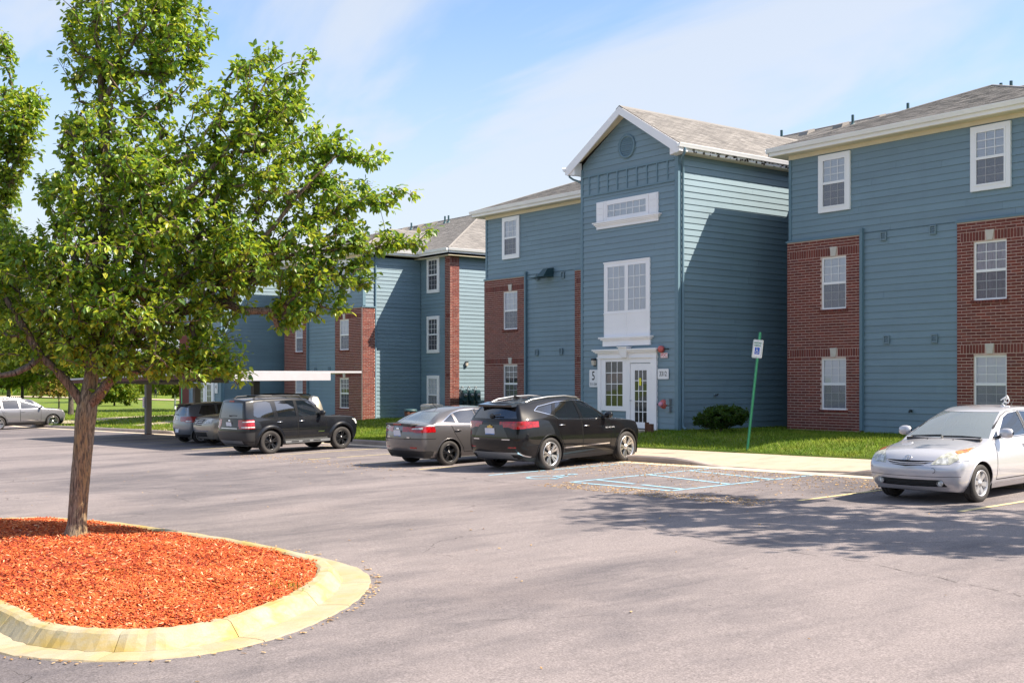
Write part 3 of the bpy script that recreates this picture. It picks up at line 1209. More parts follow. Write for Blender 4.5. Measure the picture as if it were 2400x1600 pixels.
def brick_rects(u0, u1, z0, z1, holes, soldiers, keys, sills, phase=0):
    out = []
    z = z0; k = 0
    bands = sorted(soldiers)
    def sub(a, b, za, zb_):
        for h in holes + keys + sills:
            if h[2] < zb_ - .01 and h[3] > za + .01:
                if a >= h[0] - .001 and b <= h[1] + .001: return []
                if a < h[0] < b and a < h[1] < b: return sub(a, h[0], za, zb_) + sub(h[1], b, za, zb_)
                if a < h[0] < b: return sub(a, h[0], za, zb_)
                if a < h[1] < b: return sub(h[1], b, za, zb_)
        return [(a, b, za, zb_)] if b - a > .03 else []
    while z < z1 - .03:
        sb = next((s for s in bands if s[0] - .03 < z < s[1] - .03), None)
        if sb:
            u = u0
            e = .085
            for q in range(3):                      # stacked ends
                zz = sb[0] + q * (sb[1] - sb[0]) / 3
                out.extend(sub(u0, u0 + e, zz + BJ / 2, zz + (sb[1] - sb[0]) / 3 - BJ / 2))
            u = u0 + e + BJ
            while u < u1 - .03:
                out.extend(sub(u, min(u + .070, u1), sb[0] + BJ / 2, sb[1] - BJ / 2)); u += .070 + BJ
            z = sb[1]
            continue
        nxt = min([s[0] for s in bands if s[0] > z + .01] + [z1])
        zt = min(z + CH, nxt)
        if nxt - zt < .025: zt = nxt
        if zt >= z1 - .001 and z1 - zt < .02: zt = z1
        off = ((k + phase) % 2) * (BL + BJ) / 2
        u = u0 - off
        while u < u1 - .02:
            a, b = max(u, u0), min(u + BL, u1)
            if b - a > .03: out.extend(sub(a, b, z + BJ / 2, zt - BJ / 2))
            u += BL + BJ
        z = zt; k += 1
    return out


def brick_panel(parent, W, u0, u1, z0, z1, holes, soldiers, budget, o=.085, keys=(), phase=0):
    """mortar slab and proud bricks; the nearest `budget` bricks are objects, the rest one joined part"""
    keys = list(keys)
    sills = [(h[0] - .06, h[1] + .06, h[2] - .085, h[2]) for h in holes]
    mb = MB()
    for (a, b, c, d) in rects_minus(u0, u1, z0, z1, holes):
        wbox(mb, W, a, b, c, d, 0, o)
    panel = mb.obj('brick_panel', M['mortar'], parent)
    rs = brick_rects(u0, u1, z0, z1, holes, soldiers, [(k - .115, k + .115, s[0], s[1]) for k in keys for s in soldiers], sills, phase)
    for s in sills:                                 # rowlock sills standing proud
        u = s[0]
        while u < s[1] - .03:
            rs.append((u, min(u + .070, s[1]), s[2] + .004, s[3] - .002, 1)); u += .070 + BJ
    rs.sort(key=lambda r: W.dist((r[0] + r[1]) / 2, (r[2] + r[3]) / 2))
    joined = MB()
    for i, r in enumerate(rs):
        p = (.045 if len(r) == 5 else .009) + rng.uniform(-.002, .002)
        if i < budget[0]:
            w, h = round(r[1] - r[0], 2), round(r[3] - r[2], 3)
            key = ('brick', w, h, len(r))
            def mk(w=w, h=h, p=p):
                m = MB(); m.box(-w / 2, w / 2, -p, .0, -h / 2, h / 2)
                return m.mesh('brick', M['brick'])
            put('brick', shared(key, mk), panel, W((r[0] + r[1]) / 2, o, (r[2] + r[3]) / 2), (0, 0, W.rot))
        else:
            wbox(joined, W, r[0], r[1], r[2], r[3], o, o + p)
    budget[0] = max(0, budget[0] - len(rs))
    if joined.v:
        joined.obj('brickwork', M['brick'], panel, kind='stuff')
    for k in keys:                                  # tapered keystones
        for s in soldiers:
            m = MB()
            whexa(m, W, k - .075, k + .075, s[0] - .005, s[1] + .015, o - .01, o + .03, o - .01, o + .03, (k - .125, k + .125))
            m.obj('keystone', M['keystone'], panel)
    return panel


def screen_mat():
    t = NT('insect_screen')
    tr = t.n('ShaderNodeBsdfTransparent'); tr.inputs['Color'].default_value = (1, 1, 1, 1)
    df = t.n('ShaderNodeBsdfDiffuse'); df.inputs['Color'].default_value = (0.15, 0.15, 0.18, 1)
    ms = t.n('ShaderNodeMixShader'); ms.inputs[0].default_value = 0.40
    t.l(tr.outputs[0], ms.inputs[1]); t.l(df.outputs[0], ms.inputs[2])
    t.l(ms.outputs[0], t.out.inputs['Surface'])
    return t.mat


M['screen'] = screen_mat()


def double_hung(parent, W, uc, z0, w, h, o, trim=0.0, back='blind', cells=(3, 3), half=True, screen=True, slope=0):
    """vinyl double-hung window; mesh data shared between windows of one size"""
    fw = .048
    key = ('dh', round(w, 2), round(h, 2), trim, cells)

    def mk_frame():
        m = MB()
        if trim:
            m.box(-w / 2 - trim, -w / 2, -.005, .06, -trim, h + trim)
            m.box(w / 2, w / 2 + trim, -.005, .06, -trim, h + trim)
            m.box(-w / 2, w / 2, -.005, .06, h, h + trim)
            m.box(-w / 2, w / 2, -.005, .06, -trim, 0)
        m.box(-w / 2, -w / 2 + fw, -.018, .045, 0, h); m.box(w / 2 - fw, w / 2, -.018, .045, 0, h)
        m.box(-w / 2 + fw, w / 2 - fw, -.018, .045, 0, fw); m.box(-w / 2 + fw, w / 2 - fw, -.018, .045, h - fw, h)
        m.box(-w / 2 + fw, w / 2 - fw, -.012, .045, h / 2 - .035, h / 2 + .035)
        return m.mesh('window', M['vinyl'])

    fr = put('window', shared(key + ('f',), mk_frame), parent, W(uc, o, z0), (0, 0, W.rot))
    gw = w - 2 * fw
    for sash in (0, 1):
        a = fw if sash == 0 else h / 2 + .035
        b = h / 2 - .035 if sash == 0 else h - fw
        y = .018 if sash == 0 else .010

        def mk_bars(a=a, b=b):
            m = MB()
            cx, cz = cells
            for i in range(1, cx):
                u = -gw / 2 + gw * i / cx
                m.box(u - .009, u + .009, -.004, .004, 0, b - a)
            for i in range(1, cz):
                z = (b - a) * i / cz
                m.box(-gw / 2, gw / 2, -.003, .003, z - .009, z + .009)
            return m.mesh('glazing_bars', M['vinyl'])
        put('glazing_bars', shared(key + ('b', sash), mk_bars), fr, (0, y - .001, a))
        cx, cz = (cells if half else (1, 1))
        pw, ph = gw / cx, (b - a) / cz
        def mk_pane(pw=pw, ph=ph):
            m = MB(); m.add([(-pw / 2, 0, -ph / 2), (pw / 2, 0, -ph / 2), (pw / 2, 0, ph / 2), (-pw / 2, 0, ph / 2)], [(0, 1, 2, 3)])
            return m.mesh('pane', M['pane'])
        for i in range(cx):
            for j in range(cz):
                po = put('pane', shared(('pane', round(pw, 3), round(ph, 3)), mk_pane), fr, (-gw / 2 + pw * (i + .5), y + .007, a + ph * (j + .5)))
                po.rotation_euler = (rng.uniform(-.004, .004), 0, rng.uniform(-.004, .004))
        if sash == 0 and screen:
            def mk_scr(a=a, b=b):
                m = MB(); m.add([(-gw / 2, 0, a), (gw / 2, 0, a), (gw / 2, 0, b), (-gw / 2, 0, b)], [(0, 1, 2, 3)])
                return m.mesh('insect_screen', M['screen'])
            put('insect_screen', shared(key + ('s',), mk_scr), fr, (0, .006, 0))

    def mk_blind():
        m = MB()
        if back == 'blind':
            n = 26
            for i in range(n):
                z = fw + (h - 2 * fw) * i / n; d = (h - 2 * fw) / n
                m.add([(-gw / 2, .030, z), (gw / 2, .030, z), (gw / 2, .036, z + d), (-gw / 2, .036, z + d)], [(0, 1, 2, 3)])
        elif back == 'curtain':
            n = 22
            for i in range(n):
                u0_, u1_ = -gw / 2 + gw * i / n, -gw / 2 + gw * (i + 1) / n
                ya, yb = .033 + .007 * math.sin(i * 1.9), .033 + .007 * math.sin((i + 1) * 1.9)
                m.add([(u0_, ya, fw), (u1_, yb, fw), (u1_, yb, h - fw), (u0_, ya, h - fw)], [(0, 1, 2, 3)])
        else:
            m.box(-gw / 2, gw / 2, .036, .044, fw, h - fw)
        return m.mesh(back, M[{'blind': 'blind', 'curtain': 'curtain', 'sheer': 'blind', 'room': 'room'}[back]])
    put({'blind': 'blind', 'curtain': 'curtain', 'sheer': 'curtain', 'room': 'lining'}[back], shared(key + ('k', back), mk_blind), fr)
    return fr


def shingles(parent, poly, mat_=None, exposure=.143, tab=.30, name='shingles'):
    """courses of shingle tabs laid over a planar roof polygon (3D points, first edge is the eave)"""
    P = [Vector(p) for p in poly]
    e = (P[1] - P[0]).normalized()
    nrm = (P[1] - P[0]).cross(P[2] - P[0]).normalized()
    if nrm.z < 0: nrm = -nrm
    s = nrm.cross(e)
    if s.z < 0: s = -s
    Q = [((p - P[0]).dot(e), (p - P[0]).dot(s)) for p in P]
    smax = max(q[1] for q in Q)
    MB().add(P, [tuple(range(len(P)))]).obj('roof_deck', M['roofbase'], parent)
    vs = []; fs = []
    k = 0
    y = 0.0
    while y < smax - .03:
        ym = y + exposure * .5
        xs = []
        for i in range(len(Q)):
            (xa, ya), (xb, yb) = Q[i], Q[(i + 1) % len(Q)]
            if (ya - ym) * (yb - ym) < 0: xs.append(xa + (xb - xa) * (ym - ya) / (yb - ya))
        if len(xs) >= 2:
            lo, hi = min(xs), max(xs)
            x = lo - ((k * .37) % 1) * tab
            while x < hi:
                a, b = max(x + .004, lo), min(x + tab - .004, hi)
                if b - a > .02:
                    j = rng.uniform(0, .006)
                    base = P[0] + e * a + s * y; w_ = e * (b - a)
                    h0 = nrm * (.014 + j); h1 = nrm * .006
                    up = s * (exposure + .01)
                    i0 = len(vs)
                    vs += [base + nrm * .001, base + w_ + nrm * .001, base + w_ + h0, base + h0, base + w_ + up + h1, base + up + h1]
                    fs += [(i0, i0 + 1, i0 + 2, i0 + 3), (i0 + 3, i0 + 2, i0 + 4, i0 + 5)]
                x += tab
        y += exposure; k += 1
    put(name, np_mesh(name, vs, fs, mat_ or M['shingle']), parent, kind='stuff')


def gutter_run(parent, a, b, out, name='gutter'):
    """open box gutter along an eave from a to b; out is the outward horizontal unit vector"""
    a, b, o = Vector(a), Vector(b), Vector(out)
    m = MB()
    prof = [(0, 0), (.085, 0), (.105, .05), (.125, .095), (.13, .12), (.118, .12), (.11, .095), (.012, .095), (0, .12)]
    vs = []
    for p in (a, b):
        for d, z in prof: vs.append(p + o * d + Vector((0, 0, z)))
    n = len(prof)
    m.add(vs, [(i, (i + 1) % n, n + (i + 1) % n, n + i) for i in range(n)])
    m.add(vs[:n], [tuple(range(n))]); m.add(vs[n:], [tuple(range(n - 1, -1, -1))])
    return m.obj(name, M['gutter'], parent)


def eave_trim(parent, pts, outs, z=8.43, ov=.45):
    """fascia boards with gutters over a cream soffit, following eave corner points (building-local xy)"""
    for (a, b), o in zip(zip(pts, pts[1:]), outs):
        o3 = Vector((o[0], o[1], 0))
        A, B = Vector((a[0], a[1], 0)), Vector((b[0], b[1], 0))
        m = MB()
        i0, i1 = A - o3 * .02, B - o3 * .02
        m.hexa([i0 + Vector((0, 0, z - .20)), i1 + Vector((0, 0, z - .20)), B + Vector((0, 0, z - .20)), A + Vector((0, 0, z - .20)),
                i0 + Vector((0, 0, z + .0)), i1 + Vector((0, 0, z + .0)), B + Vector((0, 0, z + .0)), A + Vector((0, 0, z + .0))])
        m.obj('fascia', M['gutter'], parent)
        gutter_run(parent, A + o3 * .003 + Vector((0, 0, z - .10)), B + o3 * .003 + Vector((0, 0, z - .10)), o3)


def make_building(label, X0, YF, zb, left_off, detail, budget_n, pitch):
    root = empty('apartment_building', (X0, YF, zb), 0, label, 'building', 'blue apartment blocks around the car park')
    budget = [budget_n]
    T = 8.10                                                  # wall height
    SOLD = [(2.16, 2.40), (5.08, 5.33)]
    WIN_B = [(.62, 1.49), (3.54, 1.52)]                       # sill height, window height, lower floors
    ty = -2.99
    lo = left_off
    # --- solid cores
    m = MB(); m.box(-14.9, 14.9, 3.35, 17.6, -.4, T); m.obj('wall', M['sidecore'], root)
    for s in (1, -1):
        yf = 0 if s > 0 else lo
        m = MB(); a, b = sorted((s * 3.93, s * 12.22)); m.box(a, b, yf + .01, 3.4, -.4, T); m.obj('wall', M['sidecore'], root)
    m = MB()
    m.box(-2.19, 2.19, ty + .01, 3.4, -.4, T)
    m.add([(-2.19, ty + .01, T), (2.19, ty + .01, T), (2.19, ty + .01, 8.47), (0, ty + .01, 9.80), (-2.19, ty + .01, 8.47), (-2.19, 3, T), (2.19, 3, T), (2.19, 3, 8.47), (0, 3, 9.80), (-2.19, 3, 8.47)],
          [(0, 1, 2, 3, 4), (1, 6, 7, 2), (0, 4, 9, 5)])
    m.obj('wall', M['sidecore'], root)
    m = MB(); m.box(-2.16, 2.16, ty + .03, 3, -.5, .02); m.box(-12.2, -3.95, lo + .03, 3, -.5, .02); m.box(3.95, 12.2, .03, 3, -.5, .02)
    m.obj('foundation', M['kerb'], root)

    # --- stair tower
    WF = Wall('front', ty, root); WR = Wall('right', 2.19, root); WL = Wall('left', -2.19, root)
    gl = lambda z: (-min(2.10, (9.80 - z) / .605), min(2.10, (9.80 - z) / .605)) if z > 8.47 else (-2.10, 2.10)
    planks(root, WF, -2.10, 2.10, 0, 7.44, None, pitch)
    planks(root, WF, -2.10, 2.10, 8.12, 9.78, gl, pitch)
    planks(root, WR, ty + .10, 3.34, 0, 8.22, None, pitch)
    if detail: planks(root, WF, -2.10, 2.10, 7.48, 8.08, None, pitch)
    else: planks(root, WF, -2.10, 2.10, 7.48, 8.08, None, pitch)
    m = MB()
    for W, u in ((WF, -2.19), (WF, 2.09)): wbox(m, W, u, u + .10, -.02, 8.35, 0, .045)
    wbox(m, WR, ty - .045, ty + .098, -.02, 8.25, 0, .045)
    m.obj('corner_board', M['bluetrim'], root)
    m = MB()
    for z in (7.43, 8.07): wbox(m, WF, -2.09, 2.09, z, z + .055, 0, .05)
    for i in range(9):
        u = -2.0 + 4.0 * (i + .5) / 9
        wbox(m, WF, u - .025, u + .025, 7.486, 8.069, 0, .048)
    m.obj('frieze', M['bluetrim'], root)
    # round louvre
    m = MB()
    Mv = Matrix.Translation((0, ty - .03, 8.79))
    m.lathe([(.30, -.01), (.30, .035), (.38, .035), (.38, -.01)], 32, 'y', 0, Mv @ Matrix.Scale(-1, 4, (0, 1, 0)))
    lou = m.obj('louvre', M['bluetrim'], root)
    for i in range(9):
        z = -.27 + .54 * (i + .5) / 9
        hw = math.sqrt(max(.0, .295 ** 2 - z * z))
        q = MB(); q.hexa([(-hw, -.02, 8.79 + z - .022), (hw, -.02, 8.79 + z - .022), (hw, -.008, 8.79 + z - .022), (-hw, -.008, 8.79 + z - .022),
                          (-hw, -.006, 8.79 + z + .02), (hw, -.006, 8.79 + z + .02), (hw, .004, 8.79 + z + .02), (-hw, .004, 8.79 + z + .02)])
        q.obj('slat', M['bluetrim'], lou, (0, ty - .034, 0))
    # horizontal window with board surround and ledge
    m = MB()
    for (a, b, c, d) in rects_minus(-1.40, 1.40, 6.32, 7.19, [(-.87, .87, 6.66, 7.05)]): wbox(m, WF, a, b, c, d, 0, .065)
    wbox(m, WF, -1.52, 1.52, 6.50, 6.54, .0, .15); wbox(m, WF, -1.47, 1.47, 6.45, 6.50, .0, .12); wbox(m, WF, -1.43, 1.43, 6.41, 6.45, .0, .09)
    for s in (-1, 1):
        for k in range(3): wbox(m, WF, s * 1.20 - .16, s * 1.20 + .16, 6.58 + k * .2, 6.58 + k * .2 + .185, .06, .078)
        wbox(m, WF, s * .965 - .035, s * .965 + .035, 6.55, 7.19, .06, .085)
    hw_ = m.obj('window', M['white'], root)

    def lites(par, u0, u1, z0, z1, nx_, nz_, o=.045, back='room', bar=.011, backo=.037):
        m = MB()
        for i in range(1, nx_): u = u0 + (u1 - u0) * i / nx_; wbox(m, WF, u - bar, u + bar, z0, z1, o - .002, o + .010)
        for i in range(1, nz_): z = z0 + (z1 - z0) * i / nz_; wbox(m, WF, u0, u1, z - bar, z + bar, o - .002, o + .009)
        m.obj('glazing_bars', M['vinyl'], par)
        if back:
            m = MB(); wbox(m, WF, u0, u1, z0, z1, backo - .004, backo); m.obj('lining', M[back], par)
        pw, ph = (u1 - u0) / nx_, (z1 - z0) / nz_
        def mk():
            q = MB(); q.add([(-pw / 2, 0, -ph / 2), (pw / 2, 0, -ph / 2), (pw / 2, 0, ph / 2), (-pw / 2, 0, ph / 2)], [(0, 1, 2, 3)]); return q.mesh('pane', M['pane'])
        for i in range(nx_):
            for j in range(nz_):
                po = put('pane', shared(('pane', round(pw, 3), round(ph, 3)), mk), par, WF(u0 + pw * (i + .5), o, z0 + ph * (j + .5)))
                po.rotation_euler = (rng.uniform(-.004, .004), 0, rng.uniform(-.004, .004))
    lites(hw_, -.87, .87, 6.66, 7.05, 6, 2, back='blind')
    # second-floor window pair over white panels
    m = MB()
    hol = [(-.87, -.08, 3.67, 5.07), (.07, .87, 3.67, 5.07)]
    for (a, b, c, d) in rects_minus(-1.04, 1.04, 2.82, 5.21, hol): wbox(m, WF, a, b, c, d, 0, .06)
    wbox(m, WF, -1.06, 1.06, 5.19, 5.235, .06, .075)
    wbox(m, WF, -1.06, 1.06, 3.58, 3.61, .06, .07)
    wbox(m, WF, -.012, .012, 2.86, 3.58, .06, .068)
    wbox(m, WF, -1.20, 1.18, 2.80, 2.85, 0, .17); wbox(m, WF, -1.14, 1.12, 2.75, 2.80, 0, .13); wbox(m, WF, -1.08, 1.07, 2.56, 2.75, 0, .085)
    w2 = m.obj('window', M['white'], root)
    lites(w2, -.87, -.08, 3.67, 5.07, 3, 4, back='blind'); lites(w2, .07, .87, 3.67, 5.07, 3, 4, back='blind')
    # entrance: pilasters, entablature with keystone, sidelight and door
    m = MB()
    hol = [(-.96, -.16, .67, 2.07), (.17, 1.08, -.02, 2.02), (-1.16, .0, -.02, .52)]
    for (a, b, c, d) in rects_minus(-1.31, 1.35, -.02, 2.17, hol): wbox(m, WF, a, b, c, d, 0, .07)
    wbox(m, WF, -1.31, -1.16, 0, 2.17, .07, .095); wbox(m, WF, 1.17, 1.36, -.03, 2.17, .07, .10)
    wbox(m, WF, 1.15, 1.38, -.03, .14, .07, .125); wbox(m, WF, -1.33, 1.38, 2.17, 2.21, 0, .12)
    wbox(m, WF, -1.31, 1.36, 2.21, 2.34, 0, .09)
    for k, (e, z) in enumerate(((.05, 2.34), (.09, 2.38), (.125, 2.42))): wbox(m, WF, -1.33 - e, 1.34 + e, z, z + .04, 0, .10 + e)
    whexa(m, WF, -.12, .12, 2.19, 2.50, .02, .19, .02, .24, (-.19, .19)); wbox(m, WF, -.22, .22, 2.50, 2.53, .02, .27)
    ent = m.obj('entrance_surround', M['white'], root)
    lites(ent, -.96, -.16, .67, 2.07, 3, 4, back='roomd')
    m = MB()
    for (a, b, c, d) in rects_minus(.18, 1.07, .005, 2.0, [(.37, .90, .19, 1.79)]): wbox(m, WF, a, b, c, d, .0, .048)
    dr = m.obj('door', M['white'], root)
    lites(dr, .37, .90, .19, 1.79, 3, 5, .042, back='roomd', bar=.012)
    q = MB(); q.lathe([(.0, .075), (.02, .072), (.028, .055), (.02, .04), (.012, .03), (.012, .0)], 14, 'y', 0, Matrix.Translation(WF(.23, .048, .86)) @ Matrix.Scale(-1, 4, (0, 1, 0)))
    q.obj('handle', M['chrome'], dr)
    m = MB(); m.box(-.1, 1.5, ty - 1.0, ty - .0, -.42, -.03); m.obj('stoop', M['walk'], root)

    # --- tower roof
    rs = .605
    for s in (1, -1):
        poly = [(s * 2.58, ty - .34, 8.44), (s * 2.58, 7.2, 8.44), (0, 7.2, 8.44 + 2.58 * rs), (0, ty - .34, 8.44 + 2.58 * rs)]
        shingles(root, poly if detail or s > 0 else poly)
        # raking fascia and boxed end
        m = MB()
        z0 = 8.42
        m.prism([(s * 2.60, z0 - .0), (s * 2.60, z0 - .20), (s * 2.48, z0 - .25), (0, z0 + 2.55 * rs - .22), (0, z0 + 2.60 * rs)], ty - .37, ty - .33, 'y')
        m.prism([(s * 2.60, z0 - .02), (s * 2.60, z0 - .20), (s * 2.17, z0 - .26), (s * 2.17, z0 + .15)], ty - .33, ty - .02, 'y')
        m.obj('rake_board', M['white'], root)
        m = MB()
        m.hexa([(s * 2.2, ty - .33, 8.42 + .20), (0, ty - .33, z0 + 2.55 * rs - .17), (0, ty + .0, z0 + 2.55 * rs - .17), (s * 2.2, ty + .0, 8.42 + .20),
                (s * 2.2, ty - .33, 8.42 + .22), (0, ty - .33, z0 + 2.55 * rs - .15), (0, ty + .0, z0 + 2.55 * rs - .15), (s * 2.2, ty + .0, 8.42 + .22)])
        m.obj('soffit', M['soffit'], root)
        m = MB(); a, b = sorted((s * 2.19, s * 2.56)); m.box(a, b, ty + .0, 3.34, 8.22, 8.245); m.obj('soffit', M['soffit'], root)
        m = MB(); a, b = sorted((s * 2.54, s * 2.56)); m.box(a, b, ty - .32, 6, 8.24, 8.43); m.obj('fascia', M['gutter'], root)
        gutter_run(root, (s * 2.562, ty - .42, 8.33), (s * 2.562, 5, 8.33), (s, 0, 0))
    # rotted fascia with flaking paint under the tower gutter
    m = MB()
    rr_ = random.Random(5)
    for _ in range(70 if detail else 0):
        y_ = rr_.uniform(ty + .2, 2.4); z_ = 8.245 + rr_.uniform(-.02, .10); w_ = rr_.uniform(.02, .12); h_ = rr_.uniform(.01, .05)
        m.hexa([(2.562, y_, z_ - h_), (2.575, y_, z_ - h_), (2.570, y_ + w_, z_ - h_ * .6), (2.562, y_ + w_, z_ - h_ * .6), (2.562, y_ + .01, z_ + h_ * .5), (2.570, y_ + .01, z_ + h_ * .5), (2.568, y_ + w_ * .8, z_ + h_), (2.562, y_ + w_ * .8, z_ + h_)])
    if detail: m.obj('rotted_fascia', M['soil'], root, kind='stuff')
    # downpipe with elbow at the tower corner
    m = MB()
    m.tube([(2.62, ty - .16, 8.32), (2.62, ty - .16, 8.20), (2.50, ty - .12, 8.10), (2.34, ty + .0, 8.02), (2.275, ty + .12, 7.9), (2.275, ty + .12, 6)], .036, 8)
    m.tube([(2.275, ty + .12, 6), (2.275, ty + .12, .16), (2.30, ty + .10, .08), (2.52, ty - .02, .02)], .036, 8)
    m.obj('downspout', M['bluetrim'], root)
    m = MB()
    m.tube([(-2.62, ty - .16, 8.32), (-2.62, ty - .16, 8.18), (-2.5, ty - .1, 8.08), (-2.33, ty + .02, 8.0), (-2.26, ty + .08, 7.9), (-2.26, ty + .08, .1)], .036, 8)
    m.obj('downspout', M['bluetrim'], root)
    # ridge cap
    m = MB(); zr = 8.44 + 2.58 * rs
    m.prism([(-.16, zr - .085), (-.16, zr - .07), (0, zr + .03), (.16, zr - .07), (.16, zr - .085), (0, zr + .005)], ty - .36, 7.2, 'y'); m.obj('ridge_cap', M['shingle'], root)

    # --- two bays
    for s in (1, -1):
        yf = 0.0 if s > 0 else lo
        if s < 0 and not detail: pass
        W = Wall('front', yf, root)
        def span(a, b): return (a, b) if s > 0 else (-b, -a)
        xb0, xb1 = span(3.93, 12.22)
        wa, wb = span(5.17, 6.04), span(10.02, 10.94)
        # upper boards, cut by nothing: windows stand proud
        if s > 0 or detail:
            planks(root, W, xb0 + .10, xb1 - .10, 5.66, T, None, pitch)
            m1 = span(6.58, 9.53)
            planks(root, W, m1[0], m1[1], 0, 5.66, None, pitch)
        else:
            m = MB(); wbox(m, W, xb0, xb1, 0, T, 0, .03); m.obj('wall', M['siding'], root)
        m = MB()
        for u in (xb0, xb1 - .10): wbox(m, W, u, u + .10, 5.69, T, 0, .05)
        m.obj('corner_board', M['bluetrim'], root)
        for (a, b), (h0, h1) in ((span(3.91, 6.51), wa), (span(9.55, 12.24), wb)):
            holes = [(h0, h1, z, z + h) for z, h in WIN_B]
            kc = (h0 + h1) / 2
            if s > 0 or detail:
                brick_panel(root, W, a, b, -.06, 5.60, holes, SOLD, budget, .085, (kc,))
            else:
                m = MB(); wbox(m, W, a, b, 0, 5.6, 0, .09); m.obj('brick_panel', M['brick'], root)
            m = MB(); wbox(m, W, a - .03, b + .03, 5.60, 5.645, 0, .13); wbox(m, W, a - .01, b + .01, 5.645, 5.675, 0, .09); m.obj('ledge', M['bluetrim'], root)
            for q, (z, h) in enumerate(WIN_B):
                bk = 'blind'
                if s > 0 and a > 9: bk = 'curtain' if q else 'sheer'
                if s < 0 and a < -11 and detail: bk = 'room' if q == 0 else 'blind'
                if not detail: bk = ('sheer', 'room', 'blind', 'sheer')[(q + int(a)) % 4]
                double_hung(root, W, kc, z, h1 - h0, h, .035, 0.0, bk, (3, 3), detail)
            double_hung(root, W, kc, 6.50, .86, 1.43, .085, .125, 'blind', (3, 3), detail)
        # downspout down the inner edge of the outer brick panel on the near side
        u = 6.56 if s > 0 else -9.50
        m = MB(); wbox(m, W, u - .045, u + .045, .05, 5.70, .03, .125); wbox(m, W, u - .05, u + .05, 5.70, 5.78, .0, .135); m.obj('downspout', M['bluetrim'], root)
        # small flush vents
        for (vu, vz) in ((7.26, 5.49), (8.81, 5.51), (7.36, 2.60), (8.85, 2.59)):
            vu *= s
            m = MB()
            for (a, b, c, d) in rects_minus(vu - .095, vu + .095, vz - .12, vz + .12, [(vu - .065, vu + .065, vz - .09, vz + .09)]): wbox(m, W, a, b, c, d, .02, .075)
            ve = m.obj('vent', M['vent'], root)
            q = MB()
            for k in range(3): whexa(q, W, vu - .065, vu + .065, vz - .085 + k * .058, vz - .085 + k * .058 + .045, .02, .07, .02, .045)
            q.obj('slat', M['vent'], ve)
        # return walls and bay roof
        side = Wall('right' if s > 0 else 'left', s * 12.22, root)
        if s > 0:
            planks(root, side, yf + .66, 3.34, 0, 5.66, None, pitch)
            planks(root, side, yf + .10, 3.34, 5.66, T, None, pitch)
            brick_panel(root, side, yf - .098, yf + .60, -.06, 5.60, [], SOLD, budget if detail else [0], .085, (), 1)
            m = MB(); wbox(m, side, yf - .13, yf + .63, 5.60, 5.645, 0, .13); m.obj('ledge', M['bluetrim'], root)
            m = MB(); wbox(m, side, yf - .05, yf + .10, 5.69, T, 0, .05); m.obj('corner_board', M['bluetrim'], root)
            m = MB(); m.tube([side(yf + .66, .08, 8.2), side(yf + .66, .08, .15), side(yf + .5, .2, .06)], .037, 8); m.obj('downspout', M['bluetrim'], root)
        inner = Wall('left' if s > 0 else 'right', s * 3.93, root)
        planks_in = MB(); wbox(planks_in, inner, yf, 3.34, 0, T, 0, .02); planks_in.obj('wall', M['siding'], root)
        ov = .45; sl = .378
        xl, xr = xb0 - ov, xb1 + ov
        hw = (xr - xl) / 2; xc = (xl + xr) / 2
        P_ = (xc, yf - ov + hw, 8.43 + hw * sl); Qy = 8.6; Q_ = (xc, Qy, 8.43 + hw * sl)
        A_, B_ = (xl, yf - ov, 8.43), (xr, yf - ov, 8.43)
        shingles(root, [A_, B_, P_])
        shingles(root, [B_, (xr, Qy, 8.43), Q_, P_])
        shingles(root, [A_, (xl, Qy, 8.43), Q_, P_])
        for a, b in ((A_, P_), (B_, P_), (P_, Q_)):
            m = MB(); m.tube([Vector(a) + Vector((0, 0, .0)), Vector(b) + Vector((0, 0, .0))], .045, 6); m.obj('ridge_cap', M['shingle'], root)
        eave_trim(root, [(xl, 3.0), (xl, yf - ov), (xr, yf - ov), (xr, 3.0)], [(-1, 0), (0, -1), (1, 0)])
        m = MB(); m.box(xl + .02, xr - .02, yf - ov + .02, yf - .02, 8.21, 8.235); m.box(xl + .02, xb0, yf - .02, 3.3, 8.21, 8.235); m.box(xb1, xr - .02, yf - .02, 3.3, 8.21, 8.235)
        m.box(xb0, xb1, yf - .05, yf + .0, 8.10, 8.21); m.obj('soffit', M['soffit'], root)

    # --- main body: end bay on the right with pier, windows and end wall
    WM = Wall('front', 3.35, root); WE = Wall('right', 14.9, root)
    if not detail:
        planks(root, WM, 12.3, 14.5, 0, T, None, pitch); planks(root, WE, 3.85, 17.5, 0, T, None, pitch, split=5.5)
        for z, h in ((.44, 1.70), (3.5, 1.6), (6.50, 1.55)): double_hung(root, WM, 13.45, z, .86, h, .085, .12, 'room' if z > 3 else 'sheer', (3, 3), False)
        brick_panel(root, WM, 14.54, 14.99, -.06, T, [], SOLD + [(7.75, 8.02)], [0], .085)
        brick_panel(root, WE, 3.26, 3.80, -.06, T, [], SOLD + [(7.75, 8.02)], [0], .085)
    else:
        m = MB(); wbox(m, WM, 12.3, 14.9, 0, T, 0, .03); m.obj('wall', M['siding'], root)
        m = MB(); wbox(m, WE, 3.3, 17.5, 0, T, 0, .03); m.obj('wall', M['siding'], root)
    sl = .42
    ex, y0, yr = 15.35, 2.9, 10.5
    rz = 8.43 + (yr - y0) * sl; hx = ex - (yr - y0); y1 = 2 * yr - y0
    shingles(root, [(-ex, y0, 8.43), (ex, y0, 8.43), (hx, yr, rz), (-hx, yr, rz)])
    shingles(root, [(ex, y0, 8.43), (ex, y1, 8.43), (hx, yr, rz)])
